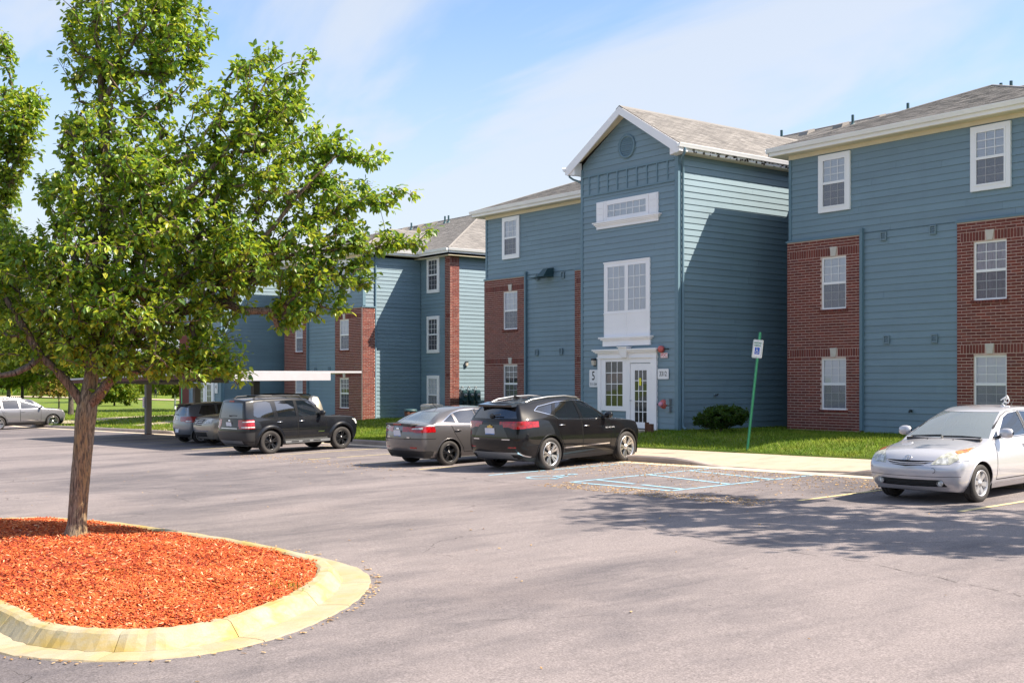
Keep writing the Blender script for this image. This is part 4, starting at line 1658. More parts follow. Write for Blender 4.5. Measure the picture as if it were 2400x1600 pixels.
    for poly in ([(-ex, y1, 8.43), (ex, y1, 8.43), (hx, yr, rz), (-hx, yr, rz)], [(-ex, y0, 8.43), (-ex, y1, 8.43), (-hx, yr, rz)]):
        MB().add(poly, [tuple(range(len(poly)))]).obj('roof_deck', M['shingle'], root)
    for a, b in (((-hx, yr, rz), (hx, yr, rz)), ((hx, yr, rz), (ex, y0, 8.43)), ((hx, yr, rz), (ex, y1, 8.43))):
        m = MB(); m.tube([a, b], .055, 6); m.obj('ridge_cap', M['shingle'], root)
    eave_trim(root, [(12.67, y0), (ex, y0), (ex, y1)], [(0, -1), (1, 0)])
    m = MB(); m.box(12.3, ex - .02, y0 + .02, 3.35, 8.1, 8.12); m.box(14.9, ex - .02, 3.35, y1, 8.1, 8.12); m.obj('soffit', M['soffit'], root)
    # vent pipes and box vents on the front slope near the ridge
    for x in (-4.36, -.90, 1.52, 5.17, 5.54):
        z = 8.43 + (9.65 - y0) * sl
        m = MB(); m.tube([(x, 9.65, z - .1), (x, 9.65, z + .42)], .055, 10); m.lathe([(.16, z - .08), (.10, z + .06), (.06, z + .10)], 10, 'z', 0, Matrix.Translation((x, 9.65, 0)))
        m.obj('vent_pipe', M['teal'], root)
    for x in (-3.39, -1.73, -.05, 1.75, 3.3):
        z = 8.43 + (10.05 - y0) * sl
        m = MB(); m.prism([(9.75, z - .12), (10.25, z + .02), (10.25, z + .20), (9.85, z + .06)], x - .22, x + .22, 'x'); m.obj('roof_vent', M['shingle'], root)
    return root


M['roomd'] = pm('dark_hallway', (0.045, 0.042, 0.035), 0.8, var=0.5, vs=1.8)
B5 = make_building('nearest blue-grey apartment building with gabled stair tower, brick panels and door sign 5', -27.07, 28.35, .60, .50, True, 290, .188)
B2 = make_building('farther blue-grey apartment building behind the carport with sunlit end wall and brick corner pier', -62.6, 29.5, .11, .50, False, 0, .188)


# ------------------------------------------------------------------ trees
LEAFV = np.array([(0, 0, 0), (.34, .30, .05), (.72, .20, .03), (1, 0, -.10), (.72, -.20, .03), (.34, -.30, .05), (.34, 0, -.02), (.72, 0, -.05)])
LEAFT = np.array([(0, 6, 1), (0, 5, 6), (1, 6, 7), (1, 7, 2), (6, 5, 4), (6, 4, 7), (2, 7, 3), (7, 4, 3)])


def leaf_frames(P, A, N, size):
    """vertex positions of leaves at P, pointing along A, facing N"""
    A = A / np.linalg.norm(A, axis=1)[:, None]
    N = N - A * (N * A).sum(1)[:, None]
    N /= np.linalg.norm(N, axis=1)[:, None] + 1e-9
    B = np.cross(N, A)
    return P, A * size[:, None], B * size[:, None], N * size[:, None]


def leaves_mesh(name, fr, mat_, simple=False):
    P, A, B, N = fr
    if simple:
        T = np.array([(0, 0, 0), (.5, .36, .06), (1, 0, -.08), (.5, -.36, .06)]); F = np.array([(0, 1, 2), (0, 2, 3)])
    else:
        T, F = LEAFV, LEAFT
    v = P[:, None, :] + T[None, :, 0:1] * A[:, None, :] + T[None, :, 1:2] * B[:, None, :] + T[None, :, 2:3] * N[:, None, :]
    f = (np.arange(len(P))[:, None, None] * len(T) + F[None]).reshape(-1, 3)
    return np_mesh(name, v.reshape(-1, 3), f, mat_, False)


def tubes_np(seg):
    """seg: list of (p0, p1, r0, r1); five-sided frustums as one vertex/face pair"""
    n = len(seg); k = 5
    p0 = np.array([s[0] for s in seg], float); p1 = np.array([s[1] for s in seg], float)
    r0 = np.array([s[2] for s in seg]); r1 = np.array([s[3] for s in seg])
    d = p1 - p0; d /= np.linalg.norm(d, axis=1)[:, None] + 1e-9
    up = np.where(np.abs(d[:, 2:3]) < .9, np.array([[0, 0, 1.]]), np.array([[1., 0, 0]]))
    s = np.cross(d, up); s /= np.linalg.norm(s, axis=1)[:, None]
    t = np.cross(d, s)
    a = np.arange(k) * 2 * PI / k
    c = np.cos(a)[None, :, None]; w = np.sin(a)[None, :, None]
    ring_ = s[:, None, :] * c + t[:, None, :] * w
    v = np.concatenate([p0[:, None, :] + ring_ * r0[:, None, None], p1[:, None, :] + ring_ * r1[:, None, None]], 1)
    i = np.arange(k); j = (i + 1) % k
    f = np.stack([i, j, j + k, i + k], 1)
    F = (np.arange(n)[:, None, None] * 2 * k + f[None]).reshape(-1, 4)
    return v.reshape(-1, 3), F


def grow_tree(name, label, base, trunk, limbs, targets, leaf_n, leaf_size, mats, part_leaves=0, group=None, droop=.55, rk=.0029, simple=False, cat='tree', twig=.13, trunk_sides=18):
    """base: world point. trunk: [(x,y,z,r)], limbs: list of the same, targets: points where twigs end (all local).
    Branches join each target to the nearest wood already grown; leaves hang in tufts along the twig ends."""
    root = empty(name, base, 0, label, cat, group)
    pts = []; par = []; fixed = []
    def addp(p, q, r=0.0):
        pts.append(np.array(p, float)); par.append(q); fixed.append(r); return len(pts) - 1
    last = -1
    for (x, y, z, r) in trunk: last = addp((x, y, z), last, r)
    for lb in limbs:
        p0 = np.array(lb[0][:3])
        q = int(np.argmin([np.linalg.norm(p - p0) for p in pts]))
        for (x, y, z, r) in lb:
            if np.linalg.norm(pts[q] - np.array((x, y, z))) < .02: continue
            dd = np.linalg.norm(pts[q] - np.array((x, y, z)))
            n = max(1, int(dd / .30))
            a = pts[q]
            for i in range(1, n + 1):
                q = addp(a + (np.array((x, y, z)) - a) * i / n + (nrng.normal(0, .012, 3) if i < n else 0), q, r)
    arr = np.zeros((len(pts) + len(targets) * 14, 3)); arr[:len(pts)] = pts
    n0 = len(trunk) - 1
    fork = pts[n0]
    order = np.argsort(np.linalg.norm(targets - fork, axis=1))
    tips = []
    for ti in order:
        t = targets[ti]
        m = len(pts)
        dv = arr[n0:m] - t
        dist = np.sqrt((dv * dv).sum(1)) + np.maximum(dv[:, 2], 0) * .6
        q = n0 + int(np.argmin(dist))
        a = pts[q].copy(); dd = np.linalg.norm(t - a)
        n = clamp(int(dd / twig), 1, 12)
        mid = (a + t) / 2 + nrng.normal(0, .06, 3) * dd + np.array((0, 0, .10 * dd))
        for i in range(1, n + 1):
            s = i / n
            p = a * (1 - s) ** 2 + mid * 2 * s * (1 - s) + t * s * s
            q = addp(p, q); arr[len(pts) - 1] = p
        tips.append(q)
    N = len(pts)
    w = np.zeros(N)
    for q in tips: w[q] += 1
    for i in range(N - 1, 0, -1):
        if par[i] >= 0: w[par[i]] += w[i]
    rad = np.maximum(np.maximum(rk * np.sqrt(w), .0032), np.array(fixed))
    mb = MB()
    # trunk as one smooth tapering body with bark ridges
    T = [Vector(p) for p in pts[:len(trunk)]]
    ring = trunk_sides; vs = []; fs = []
    fine = []
    for i in range(len(T) - 1):
        n = max(1, int((T[i + 1] - T[i]).length / .06))
        for j in range(n): fine.append((T[i].lerp(T[i + 1], j / n), fixed[i] + (fixed[i + 1] - fixed[i]) * j / n))
    fine.append((T[-1], fixed[len(trunk) - 1]))
    for q, (p, r) in enumerate(fine):
        for k in range(ring):
            a = 2 * PI * k / ring
            rr = r * (1 + .045 * math.sin(k * 2.4 + q * .13) + .03 * math.sin(k * 5.1 + q * .31 + 1) + rng.uniform(-.018, .018))
            vs.append((p.x + math.cos(a) * rr, p.y + math.sin(a) * rr, p.z))
    for q in range(len(fine) - 1):
        for k in range(ring):
            k2 = (k + 1) % ring
            fs.append((q * ring + k, q * ring + k2, (q + 1) * ring + k2, (q + 1) * ring + k))
    mb.add(vs, fs, 0, True)
    mb.obj('trunk', mats[0], root)
    seg = [(pts[par[i]], pts[i], min(rad[par[i]], rad[i] * 1.35 + .004) if par[i] >= n0 else rad[i], rad[i]) for i in range(len(trunk), N)]
    v, f = tubes_np(seg)
    put('branches', np_mesh('branches', v, f, mats[1], True), root, kind='stuff')
    # leaves
    LP = []; LA = []; LN = []; LS = []
    for q in tips:
        chain = [q]
        while len(chain) < 5 and par[chain[-1]] > n0: chain.append(par[chain[-1]])
        tipd = pts[q] - pts[chain[min(2, len(chain) - 1)]]
        l = np.linalg.norm(tipd); tipd = tipd / l if l > 1e-6 else np.array((0, 0, 1.))
        k = max(3, int(leaf_n * rng.uniform(.7, 1.3)))
        for _ in range(k):
            c = rng.choice(chain[:4])
            d = nrng.normal(0, 1, 3)
            d -= tipd * d.dot(tipd) * .5
            d /= np.linalg.norm(d) + 1e-9
            pos = pts[c] + d * rng.uniform(.01, .06) * (leaf_size / .085) + tipd * rng.uniform(-.03, .06)
            ax = d * .8 + tipd * rng.uniform(-.1, .9) + np.array((0, 0, -droop * rng.uniform(.3, 1.6)))
            nm = np.array((0, 0, 1.0)) * rng.uniform(.4, 1.2) + d * .7 + nrng.normal(0, .35, 3)
            LP.append(pos); LA.append(ax); LN.append(nm); LS.append(leaf_size * rng.uniform(.65, 1.25))
    LP, LA, LN, LS = map(np.array, (LP, LA, LN, LS))
    fr = leaf_frames(LP, LA, LN, LS)
    if part_leaves:
        wp = LP + np.array(base)
        fwd = np.array((-math.sin(CAM_YAW), math.cos(CAM_YAW), 0)); rt = np.array((fwd[1], -fwd[0], 0))
        dep = wp @ fwd; lat = wp @ rt
        px = lat / dep * 2765 + 1200; py = 897 - (wp[:, 2] - 2) / dep * 2765
        near = np.where((px > 5) & (px < 1100) & (py > 5) & (py < 980), dep, 1e9) - LS * 8
        idx = np.argsort(near)[:part_leaves]
        lm = bpy.data.meshes.new('leaf')
        lm.from_pydata([tuple(q) for q in LEAFV], [], [tuple(q) for q in LEAFT]); lm.materials.append(mats[2])
        for i in idx:
            o = put('leaf', lm, root)
            Mx = Matrix.Identity(4)
            for c, vec in enumerate((fr[1][i], fr[2][i], fr[3][i])):
                for r_ in range(3): Mx[r_][c] = vec[r_]
            for r_ in range(3): Mx[r_][3] = LP[i][r_]
            o.matrix_basis = Mx
        keep = np.ones(len(LP), bool); keep[idx] = False
        fr = tuple(a[keep] for a in fr)
    put('foliage', leaves_mesh('foliage', fr, mats[2], simple), root, kind='stuff')
    return root


FW = np.array((-math.sin(CAM_YAW), math.cos(CAM_YAW), 0)); RT = np.array((FW[1], -FW[0], 0))


def blob_targets(blobs, origin_px, ppm, zbase, n):
    """blobs: (x, y, rx, ry, depth offset m, depth radius m, density) in photo pixels at the tree's own distance; returns local points"""
    wts = np.array([b[2] * b[3] * b[6] for b in blobs]); wts = wts / wts.sum()
    out = []
    for b, w in zip(blobs, wts):
        for _ in range(max(2, int(round(n * w)))):
            while True:
                q = np.array([rng.uniform(-1, 1) for _ in range(3)])
                l = q.dot(q)
                if l <= 1 and rng.random() < .35 + .65 * l: break
            r_ = (b[0] + q[0] * b[2] - origin_px[0]) / ppm
            z = (897 - (b[1] + q[1] * b[3])) / ppm + 2 - zbase
            d = b[4] + q[2] * b[5]
            out.append(RT * r_ + FW * d + np.array((0, 0, z)))
    return np.array(out)


# the pear tree on the island
TB = (-16.10, 5.00); TZ = G(*TB) + .19
TD = TB[0] * FW[0] + TB[1] * FW[1]
PPM = 2765 / TD


def pxl(x, y, d=0.0):
    return RT * ((x - 181) / PPM) + FW * d + np.array((0, 0, (897 - y) / PPM + 2 - TZ))


def limb(*q):
    """(x px, y px, depth, radius) list"""
    return [tuple(pxl(a, b, c)) + (r,) for a, b, c, r in q]


trunk = [(0, 0, -.14, .215), (0, 0, -.02, .175), (0, 0, .08, .146)] + limb((183, 1225, 0, .124), (188, 1160, 0, .118), (195, 1080, 0, .122), (201, 1010, 0, .130), (205, 970, 0, .138), (208, 948, 0, .128), (210, 925, 0, .108), (213, 895, .03, .094), (216, 850, .06, .086))
limbs = [
    limb((206, 960, 0, .08), (186, 925, -.05, .066), (163, 892, -.1, .060), (138, 862, -.15, .056), (112, 835, -.2, .054), (86, 785, -.25, .055), (58, 735, -.3, .045), (30, 690, -.3, .035), (5, 650, -.4, .02)),
    limb((112, 838, -.2, .05), (98, 858, -.35, .045), (72, 874, -.45, .042), (45, 880, -.5, .036), (20, 873, -.55, .03), (-15, 866, -.6, .02)),
    limb((216, 850, .06, .085), (219, 800, .1, .080), (228, 700, .15, .085), (236, 600, .15, .075), (242, 500, .1, .066), (245, 400, .1, .058), (246, 300, .05, .050), (240, 220, 0, .044), (236, 130, 0, .036), (222, 40, 0, .026), (215, -60, 0, .015)),
    limb((238, 300, .05, .034), (232, 260, .2, .032), (222, 180, .3, .024), (190, 120, .3, .014)),
    limb((243, 250, 0, .030), (280, 180, -.1, .026), (330, 90, -.1, .02), (400, 20, -.2, .012)),
    limb((209, 952, 0, .09), (238, 928, -.1, .078), (262, 905, -.2, .070), (284, 882, -.3, .064)),
    limb((280, 886, -.3, .03), (300, 868, -.35, .022), (316, 845, -.4, .016), (335, 810, -.4, .01)),
    limb((216, 870, .2, .075), (262, 800, .5, .065), (330, 760, .6, .06), (400, 728, .5, .056), (445, 710, .4, .052), (510, 702, .3, .046), (560, 670, .3, .038), (640, 610, .2, .030), (720, 580, .2, .022), (840, 560, .1, .014)),
    limb((228, 690, .1, .055), (300, 610, -.3, .048), (380, 540, -.5, .040), (460, 470, -.6, .034), (540, 390, -.5, .028), (600, 300, -.4, .020), (640, 200, -.3, .012)),
    limb((240, 520, .1, .045), (330, 430, .5, .038), (420, 330, .7, .03), (480, 250, .7, .022), (540, 190, .6, .012)),
    limb((445, 712, .4, .035), (560, 640, -.2, .030), (660, 540, -.4, .024), (740, 440, -.4, .018), (800, 380, -.4, .012)),
    limb((222, 760, .1, .05), (190, 660, .6, .042), (160, 560, .8, .03), (140, 470, .7, .018)),
    limb((510, 702, .3, .026), (580, 730, -.1, .02), (650, 730, -.2, .012)),
    limb((262, 800, .5, .035), (350, 810, .2, .028), (440, 830, -.1, .02), (530, 830, -.2, .012)),
]
BL_ = [
    (300, 40, 150, 130, 0, .9, .62), (215, 130, 75, 120, .1, .7, .62), (420, 45, 95, 60, 0, .5, .8), (430, 140, 62, 62, 0, .5, .8), (330, 190, 120, 70, 0, .8, .5), (340, -80, 170, 70, 0, .9, .6),
    (180, 285, 38, 26, 0, .3, .9), (310, 330, 135, 95, 0, 1.1, .75), (190, 345, 48, 60, 0, .5, .9), (112, 440, 24, 42, 0, .25, 1.0), (158, 470, 48, 44, 0, .4, 1.0),
    (260, 470, 135, 95, 0, 1.3, 1.1), (420, 420, 140, 105, 0, 1.3, 1.05),
    (620, 205, 90, 72, 0, .7, .62), (702, 185, 34, 55, 0, .4, .7), (565, 140, 22, 34, 0, .2, 1.0), (635, 128, 40, 24, 0, .25, 1.0), (735, 140, 14, 22, 0, .15, 1.0),
    (555, 290, 115, 80, 0, .9, .75), (690, 300, 75, 70, 0, .7, .75), (780, 340, 52, 38, 0, .4, 1.0), (640, 400, 135, 88, 0, 1.1, 1.0),
    (860, 372, 46, 20, 0, .25, 1.0), (905, 362, 14, 9, 0, .1, 1.2), (800, 450, 80, 52, 0, .6, 1.0), (890, 468, 46, 30, 0, .35, 1.0), (955, 450, 28, 12, 0, .15, 1.1),
    (760, 540, 105, 58, 0, .7, 1.0), (880, 560, 60, 36, 0, .4, 1.0), (955, 560, 42, 22, 0, .25, 1.0), (1008, 545, 16, 14, 0, .12, 1.1),
    (480, 550, 170, 95, 0, 1.4, 1.1), (300, 600, 180, 90, 0, 1.5, 1.15), (610, 610, 130, 66, 0, 1.0, 1.1), (745, 650, 76, 60, 0, .6, 1.05), (845, 640, 38, 46, 0, .35, 1.0), (715, 725, 48, 42, 0, .4, 1.0), (655, 740, 28, 42, 0, .25, .9), (800, 722, 20, 20, 0, .15, 1.0),
    (360, 730, 190, 70, 0, 1.4, 1.2), (200, 700, 130, 80, 0, 1.2, 1.1), (515, 690, 80, 48, 0, .8, 1.0), (520, 820, 62, 56, 0, .5, 1.0), (450, 855, 90, 44, 0, .7, 1.0), (562, 862, 26, 40, 0, .25, 1.0),
    (350, 835, 130, 44, 0, .9, .9), (255, 825, 100, 40, -.2, .9, .75), (165, 790, 85, 55, 0, .9, .8),
    (60, 640, 80, 75, 0, .8, 1.0), (30, 565, 50, 45, 0, .5, 1.0), (125, 560, 48, 40, 0, .5, .9), (60, 755, 70, 52, 0, .8, 1.0), (-40, 690, 70, 90, 0, .9, .8), (95, 830, 55, 30, 0, .5, .6), (-60, 830, 60, 50, 0, .6, .5),
]
pear = grow_tree('pear_tree', 'large leafy pear tree with leaning trunk rising from the red mulch island', (TB[0], TB[1], TZ), trunk, limbs,
                 blob_targets(BL_, (181, 0), PPM, TZ, 4500), 14, .087, (M['bark'], M['limb'], M['leaf']), 300, 'pear trees on the island')
# bare stub where a limb was cut
# the second tree of the island, its trunk beyond the left of the picture
T2 = (-18.65, 4.05); T2Z = G(*T2) + .15
D2 = T2[0] * FW[0] + T2[1] * FW[1]; R2 = T2[0] * RT[0] + T2[1] * RT[1]
P2 = 2765 / D2; X2 = 1200 + R2 * P2
BL2 = [(30, 280, 60, 85, 0, .5, 1), (12, 400, 42, 80, 0, .5, 1), (72, 245, 36, 42, 0, .3, 1), (5, 120, 22, 52, 0, .3, 1), (15, 490, 24, 50, 0, .3, 1), (60, 330, 30, 60, 0, .3, .8),
       (-120, 300, 120, 200, 0, 1.4, .5), (-260, 420, 150, 200, 0, 1.4, .4), (-120, 560, 160, 110, 0, 1.3, .5), (-150, 60, 110, 130, 0, 1.0, .4)]
def px2(x, y, d, r): return tuple(RT * ((x - X2) / P2) + FW * d + np.array((0, 0, (897 - y) / P2 + 2 - T2Z))) + (r,)
grow_tree('pear_tree', 'pear tree reaching into the left edge, only its outer branches in view', (T2[0], T2[1], T2Z),
          [(0, 0, -.1, .15), (0, 0, .05, .13), (.02, 0, .8, .115), (.03, 0, 1.6, .105), (.03, .0, 1.95, .085)],
          [[px2(X2, 900, 0, .082), px2(X2 + 10, 760, 0, .07), px2(X2 + 20, 520, 0, .055), px2(X2 + 10, 300, 0, .04), px2(X2, 60, 0, .02)],
           [px2(X2 + 12, 720, 0, .05), px2(-80, 610, 0, .042), px2(-20, 460, 0, .036), px2(14, 400, 0, .030), px2(24, 320, 0, .024), px2(40, 240, 0, .014)],
           [px2(X2 + 10, 700, 0, .04), px2(X2 - 120, 560, .2, .03), px2(X2 - 160, 400, .2, .02)]],
          blob_targets(BL2, (X2, 0), P2, T2Z, 1300), 13, .087, (M['bark'], M['limb'], M['leaf']), 0, 'pear trees on the island')

# tall tree off to the right that throws the dappled shade across the bays
TR = (-2.3, 18.7); TRZ = G(*TR)
tg = []
for (cx, cy, cz, rx, ry, rz_, n) in ((-2.2, .5, 9.0, 4.0, 2.6, 2.6, 330), (-4.8, -.6, 7.6, 1.9, 1.6, 1.1, 90), (1.5, 1.0, 8.6, 2.4, 2.0, 2.2, 120), (-5.6, 1.2, 9.3, 1.6, 1.4, 1.2, 70), (-2.2, -1.9, 6.6, 1.8, 1.0, .8, 60)):
    for _ in range(n):
        while True:
            q = nrng.uniform(-1, 1, 3)
            if q.dot(q) < 1: break
        tg.append((cx + q[0] * rx, cy + q[1] * ry, cz + q[2] * rz_))
grow_tree('shade_tree', 'tall shade tree standing beside the silver hatchback beyond the bays', (TR[0], TR[1], TRZ),
          [(0, 0, -.1, .22), (0, 0, .3, .19), (-.1, 0, 2.2, .17), (-.2, .05, 4.6, .15)],
          [[(-.2, .05, 4.6, .1), (-1.2, .2, 6.5, .08), (-2.2, .4, 8.6, .05), (-2.4, .5, 10.6, .02)], [(-.2, .05, 4.6, .08), (1.0, .6, 6.6, .06), (1.6, 1, 9, .03)], [(-1.2, .2, 6.5, .06), (-3.4, -.3, 7.4, .04), (-5.6, -.4, 8, .02)]],
          np.array(tg), 20, .18, (M['bark2'], M['limb'], M['leaf']), 0, None, rk=.0045, simple=True, twig=.4)
mbp = MB(); mbp.lathe([(1.15, -.1), (1.15, .13), (1.0, .15), (.98, .06), (0.0, .10)], 28, 'z', 0, Matrix.Translation((TR[0], TR[1], TRZ)))
mbp.obj('tree_pit', M['kerb'], kind='structure')


def far_tree(name, label, px, dist, zb, trunk_r, trunk_top, blobs, n, leaf, mat_, group='trees beyond the far lawn', bark='bark2'):
    ppm = 2765 / dist
    r_ = (px - 1200) / ppm
    b = FW * dist + RT * r_
    base = (b[0], b[1], zb)
    zt = (897 - trunk_top) / ppm + 2 - zb
    tr = [(0, 0, -.2, trunk_r * 1.25), (0, 0, .15, trunk_r * 1.05), (.02, 0, zt * .5, trunk_r * .9), (.05, 0, zt, trunk_r * .75)]
    t = blob_targets(blobs, (px, 0), ppm, zb, n)
    return grow_tree(name, label, base, tr, [], t, 12, leaf, (M[bark], M['bark2'], M[mat_]), 0, group, rk=trunk_r / math.sqrt(n) * .8, simple=True, twig=leaf * 2.2, trunk_sides=10)


far_tree('shade_tree', 'big yellow-green tree with thick dark trunk behind the silver crossover', 166, 93.5, -.42, .21, 900,
         [(60, 700, 120, 100, 0, 3.5, 1), (20, 800, 90, 80, 0, 3, 1), (105, 845, 75, 45, 0, 2.5, 1), (70, 610, 90, 60, 0, 3, 1), (150, 760, 80, 70, 0, 3, .9), (180, 650, 70, 70, 0, 2.5, .8), (-80, 740, 80, 120, 0, 3, .6), (190, 850, 40, 36, 0, 2, .7), (40, 880, 60, 22, 0, 2, .6)],
         1500, .30, 'leaf_far')
far_tree('young_tree', 'small tan-leaved tree with a pale thin trunk behind the silver crossover', 138, 97.5, -.42, .07, 925,
         [(128, 906, 38, 24, 0, 1.2, 1), (92, 912, 30, 18, 0, 1, .7), (158, 915, 16, 14, 0, .6, .7), (140, 890, 30, 14, 0, 1, .7)], 150, .17, 'leaf_tan', bark='bark')
far_tree('shade_tree', 'low-branched yellow-green tree directly behind the silver crossover roof', 52, 104, -.42, .16, 915,
         [(50, 850, 90, 46, 0, 3, 1), (10, 880, 60, 30, 0, 2.5, 1), (100, 880, 46, 26, 0, 2, .9), (60, 800, 80, 50, 0, 3, 1), (140, 850, 50, 40, 0, 2.4, .8)], 900, .30, 'leaf_far')
far_tree('shade_tree', 'tall yellow-green tree at the left picture edge behind the crossover', -40, 110, -.42, .20, 915,
         [(-30, 780, 90, 90, 0, 3.5, 1), (10, 700, 80, 80, 0, 3.5, 1), (-60, 870, 70, 36, 0, 3, 1), (20, 860, 50, 34, 0, 2.5, .8), (-20, 620, 80, 60, 0, 3, .9)], 1100, .32, 'leaf_far')
far_tree('shade_tree', 'broad distant tree between the bush and the leaning pear trunk', 235, 150, -.4, .22, 905,
         [(230, 850, 60, 40, 0, 4, 1), (200, 880, 36, 22, 0, 3, .8), (260, 820, 50, 40, 0, 3.5, .9)], 520, .42, 'leaf_far')
far_tree('shade_tree', 'tall tree largely hidden behind the leaning pear crown', 222, 99, -.42, .20, 900,
         [(215, 760, 80, 80, 0, 3.2, 1), (180, 830, 60, 46, 0, 2.6, 1), (250, 830, 60, 46, 0, 2.6, 1), (215, 680, 70, 60, 0, 3, .9)], 900, .32, 'leaf_far')
far_tree('shade_tree', 'tall tree standing behind the farther apartment building', 470, 104, -.42, .26, 880,
         [(450, 780, 120, 90, 0, 4, 1), (380, 840, 60, 40, 0, 3, 1), (520, 720, 100, 80, 0, 4, 1), (420, 700, 80, 60, 0, 3, .9)], 1000, .34, 'leaf_far')
far_tree('bush', 'bright green spreading bush on the lawn left of the carport post', 268, 128, -.40, .10, 938,
         [(275, 905, 44, 32, 0, 2.2, 1), (300, 925, 24, 20, 0, 1.2, 1), (245, 925, 24, 20, 0, 1.2, 1), (290, 880, 36, 18, 0, 1.5, .8)], 420, .30, 'leaf_far', None)
far_tree('young_tree', 'young lawn tree with white painted trunk left of the building corner', 410, 112, -.42, .10, 925,
         [(410, 895, 46, 32, 0, 1.6, 1), (400, 865, 36, 30, 0, 1.6, 1), (430, 905, 24, 16, 0, 1, .8)], 300, .26, 'leaf_far', bark='signwhite')
far_tree('shade_tree', 'distant tree standing directly above the walking person', 345, 210, -.4, .22, 900,
         [(330, 868, 50, 26, 0, 5, 1), (375, 862, 40, 28, 0, 4, 1), (300, 880, 30, 16, 0, 3, .8)], 380, .6, 'leaf_far')
far_tree('shade_tree', 'distant dark tree left of the yellow-green tree at the lawn edge', 20, 150, -.4, .25, 905,
         [(10, 850, 70, 50, 0, 4, 1), (60, 880, 40, 26, 0, 3, .8), (-50, 800, 70, 80, 0, 4, .7)], 500, .5, 'leaf_far')

# woods closing the view
wp = []
for _ in range(9000):
    px = rng.uniform(-500, 640); d = rng.uniform(235, 300)
    top = 812 + 30 * math.sin(px * .021) + 18 * math.sin(px * .063 + 1)
    y = rng.uniform(top, 912)
    p = FW * d + RT * ((px - 1200) / 2765 * d)
    wp.append((p[0], p[1], 2 + (897 - y) * d / 2765))
wp = np.array(wp)
fr = leaf_frames(wp, nrng.normal(0, 1, wp.shape) + np.array((0, 0, -.3)), nrng.normal(0, 1, wp.shape) + np.array((0, 0, .6)), nrng.uniform(1.2, 2.6, len(wp)))
put('distant_woods', leaves_mesh('distant_woods', fr, M['leaf_far'], False), kind='stuff')

# clipped yew beside the stair tower
SB = (-23.25, 25.45); SBZ = L(*SB)
tg = []
for (cx, cy, cz, rx, ry, rz_, n) in ((0, 0, .42, .74, .6, .28, 260), (-.52, -.05, .32, .36, .4, .20, 90), (.56, 0, .50, .36, .4, .24, 110), (.2, .1, .64, .42, .4, .11, 60), (-.25, 0, .58, .3, .35, .12, 40)):
    for _ in range(n):
        while True:
            q = nrng.uniform(-1, 1, 3); l = q.dot(q)
            if l < 1 and l > .25: break
        tg.append((cx + q[0] * rx, cy + q[1] * ry, max(.06, cz + q[2] * rz_)))
grow_tree('yew_bush', 'dark green rounded bush against the stair tower side wall', (SB[0], SB[1], SBZ), [(0, 0, -.1, .05), (0, 0, .05, .045), (0, 0, .25, .04)], [], np.array(tg), 34, .062,
          (M['bark2'], M['bark2'], M['leaf_dark']), 0, None, droop=-.6, simple=True, cat='bush', twig=.1, trunk_sides=8)


# ------------------------------------------------------------------ signs and fittings on the walls
def at_tower(u, z, o=.05, X0=-27.07, Y0=25.36, zb=.60):
    return (X0 + u, Y0 - o, zb + z)


def wall_plate(name, label, loc, w, h, texts, cat='sign', back='signwhite', border=None, rim=.0):
    root = empty(name, loc, 0, label, cat)
    m = MB()
    r = .03 if min(w, h) > .2 else .02
    poly = []
    for cx, cz, a0 in ((w / 2 - r, h / 2 - r, 0), (-w / 2 + r, h / 2 - r, 90), (-w / 2 + r, -h / 2 + r, 180), (w / 2 - r, -h / 2 + r, 270)):
        for k in range(4):
            a = R(a0 + k * 30); poly.append((cx + r * math.cos(a), cz + r * math.sin(a)))
    m.prism(poly, -.012, .0, 'y')
    m.obj('plate', M[back], root)
    for (body, size, u, z, mat_, sx, bold) in texts:
        me = text_mesh(body, size, M[mat_], .001, 'CENTER', sx, bold)
        put('lettering', me, root, (u, -.0135, z), (R(90), 0, 0))
    if border:
        m = MB()
        for (a, b, c, d) in rects_minus(-w / 2 + rim, w / 2 - rim, -h / 2 + rim, h / 2 - rim, [(-w / 2 + 2 * rim, w / 2 - 2 * rim, -h / 2 + 2 * rim, h / 2 - 2 * rim)]):
            m.box(a, b, -.0138, -.0120, c, d)
        m.obj('border', M[border], root)
    return root


wall_plate('building_number_sign', 'tall white sign reading 5 left of the entrance door', at_tower(-1.545, 1.545), .40, .56,
           [('5', .40, 0, .07, 'ink', .8, .004), ('511-534', .125, 0, -.19, 'ink', .78, .001)])
wall_plate('address_sign', 'white address plate reading 3312 right of the entrance door', at_tower(1.62, 1.67), .46, .31, [('3312', .205, 0, 0, 'ink', .78, .002)])
wall_plate('fire_connection_sign', 'small white and red plate reading FDC below the red alarm', at_tower(1.66, 2.23), .30, .155, [('FDC', .135, 0, 0, 'signred', .9, .003)], border='signred', rim=.008)
nt = empty('door_notice', at_tower(.62, 1.435, .056), 0, 'yellow paper notice stuck on the glass of the entrance door', 'notice')
MB().box(-.05, .05, -.003, 0, -.115, .115).obj('paper', M['yellow'], nt)

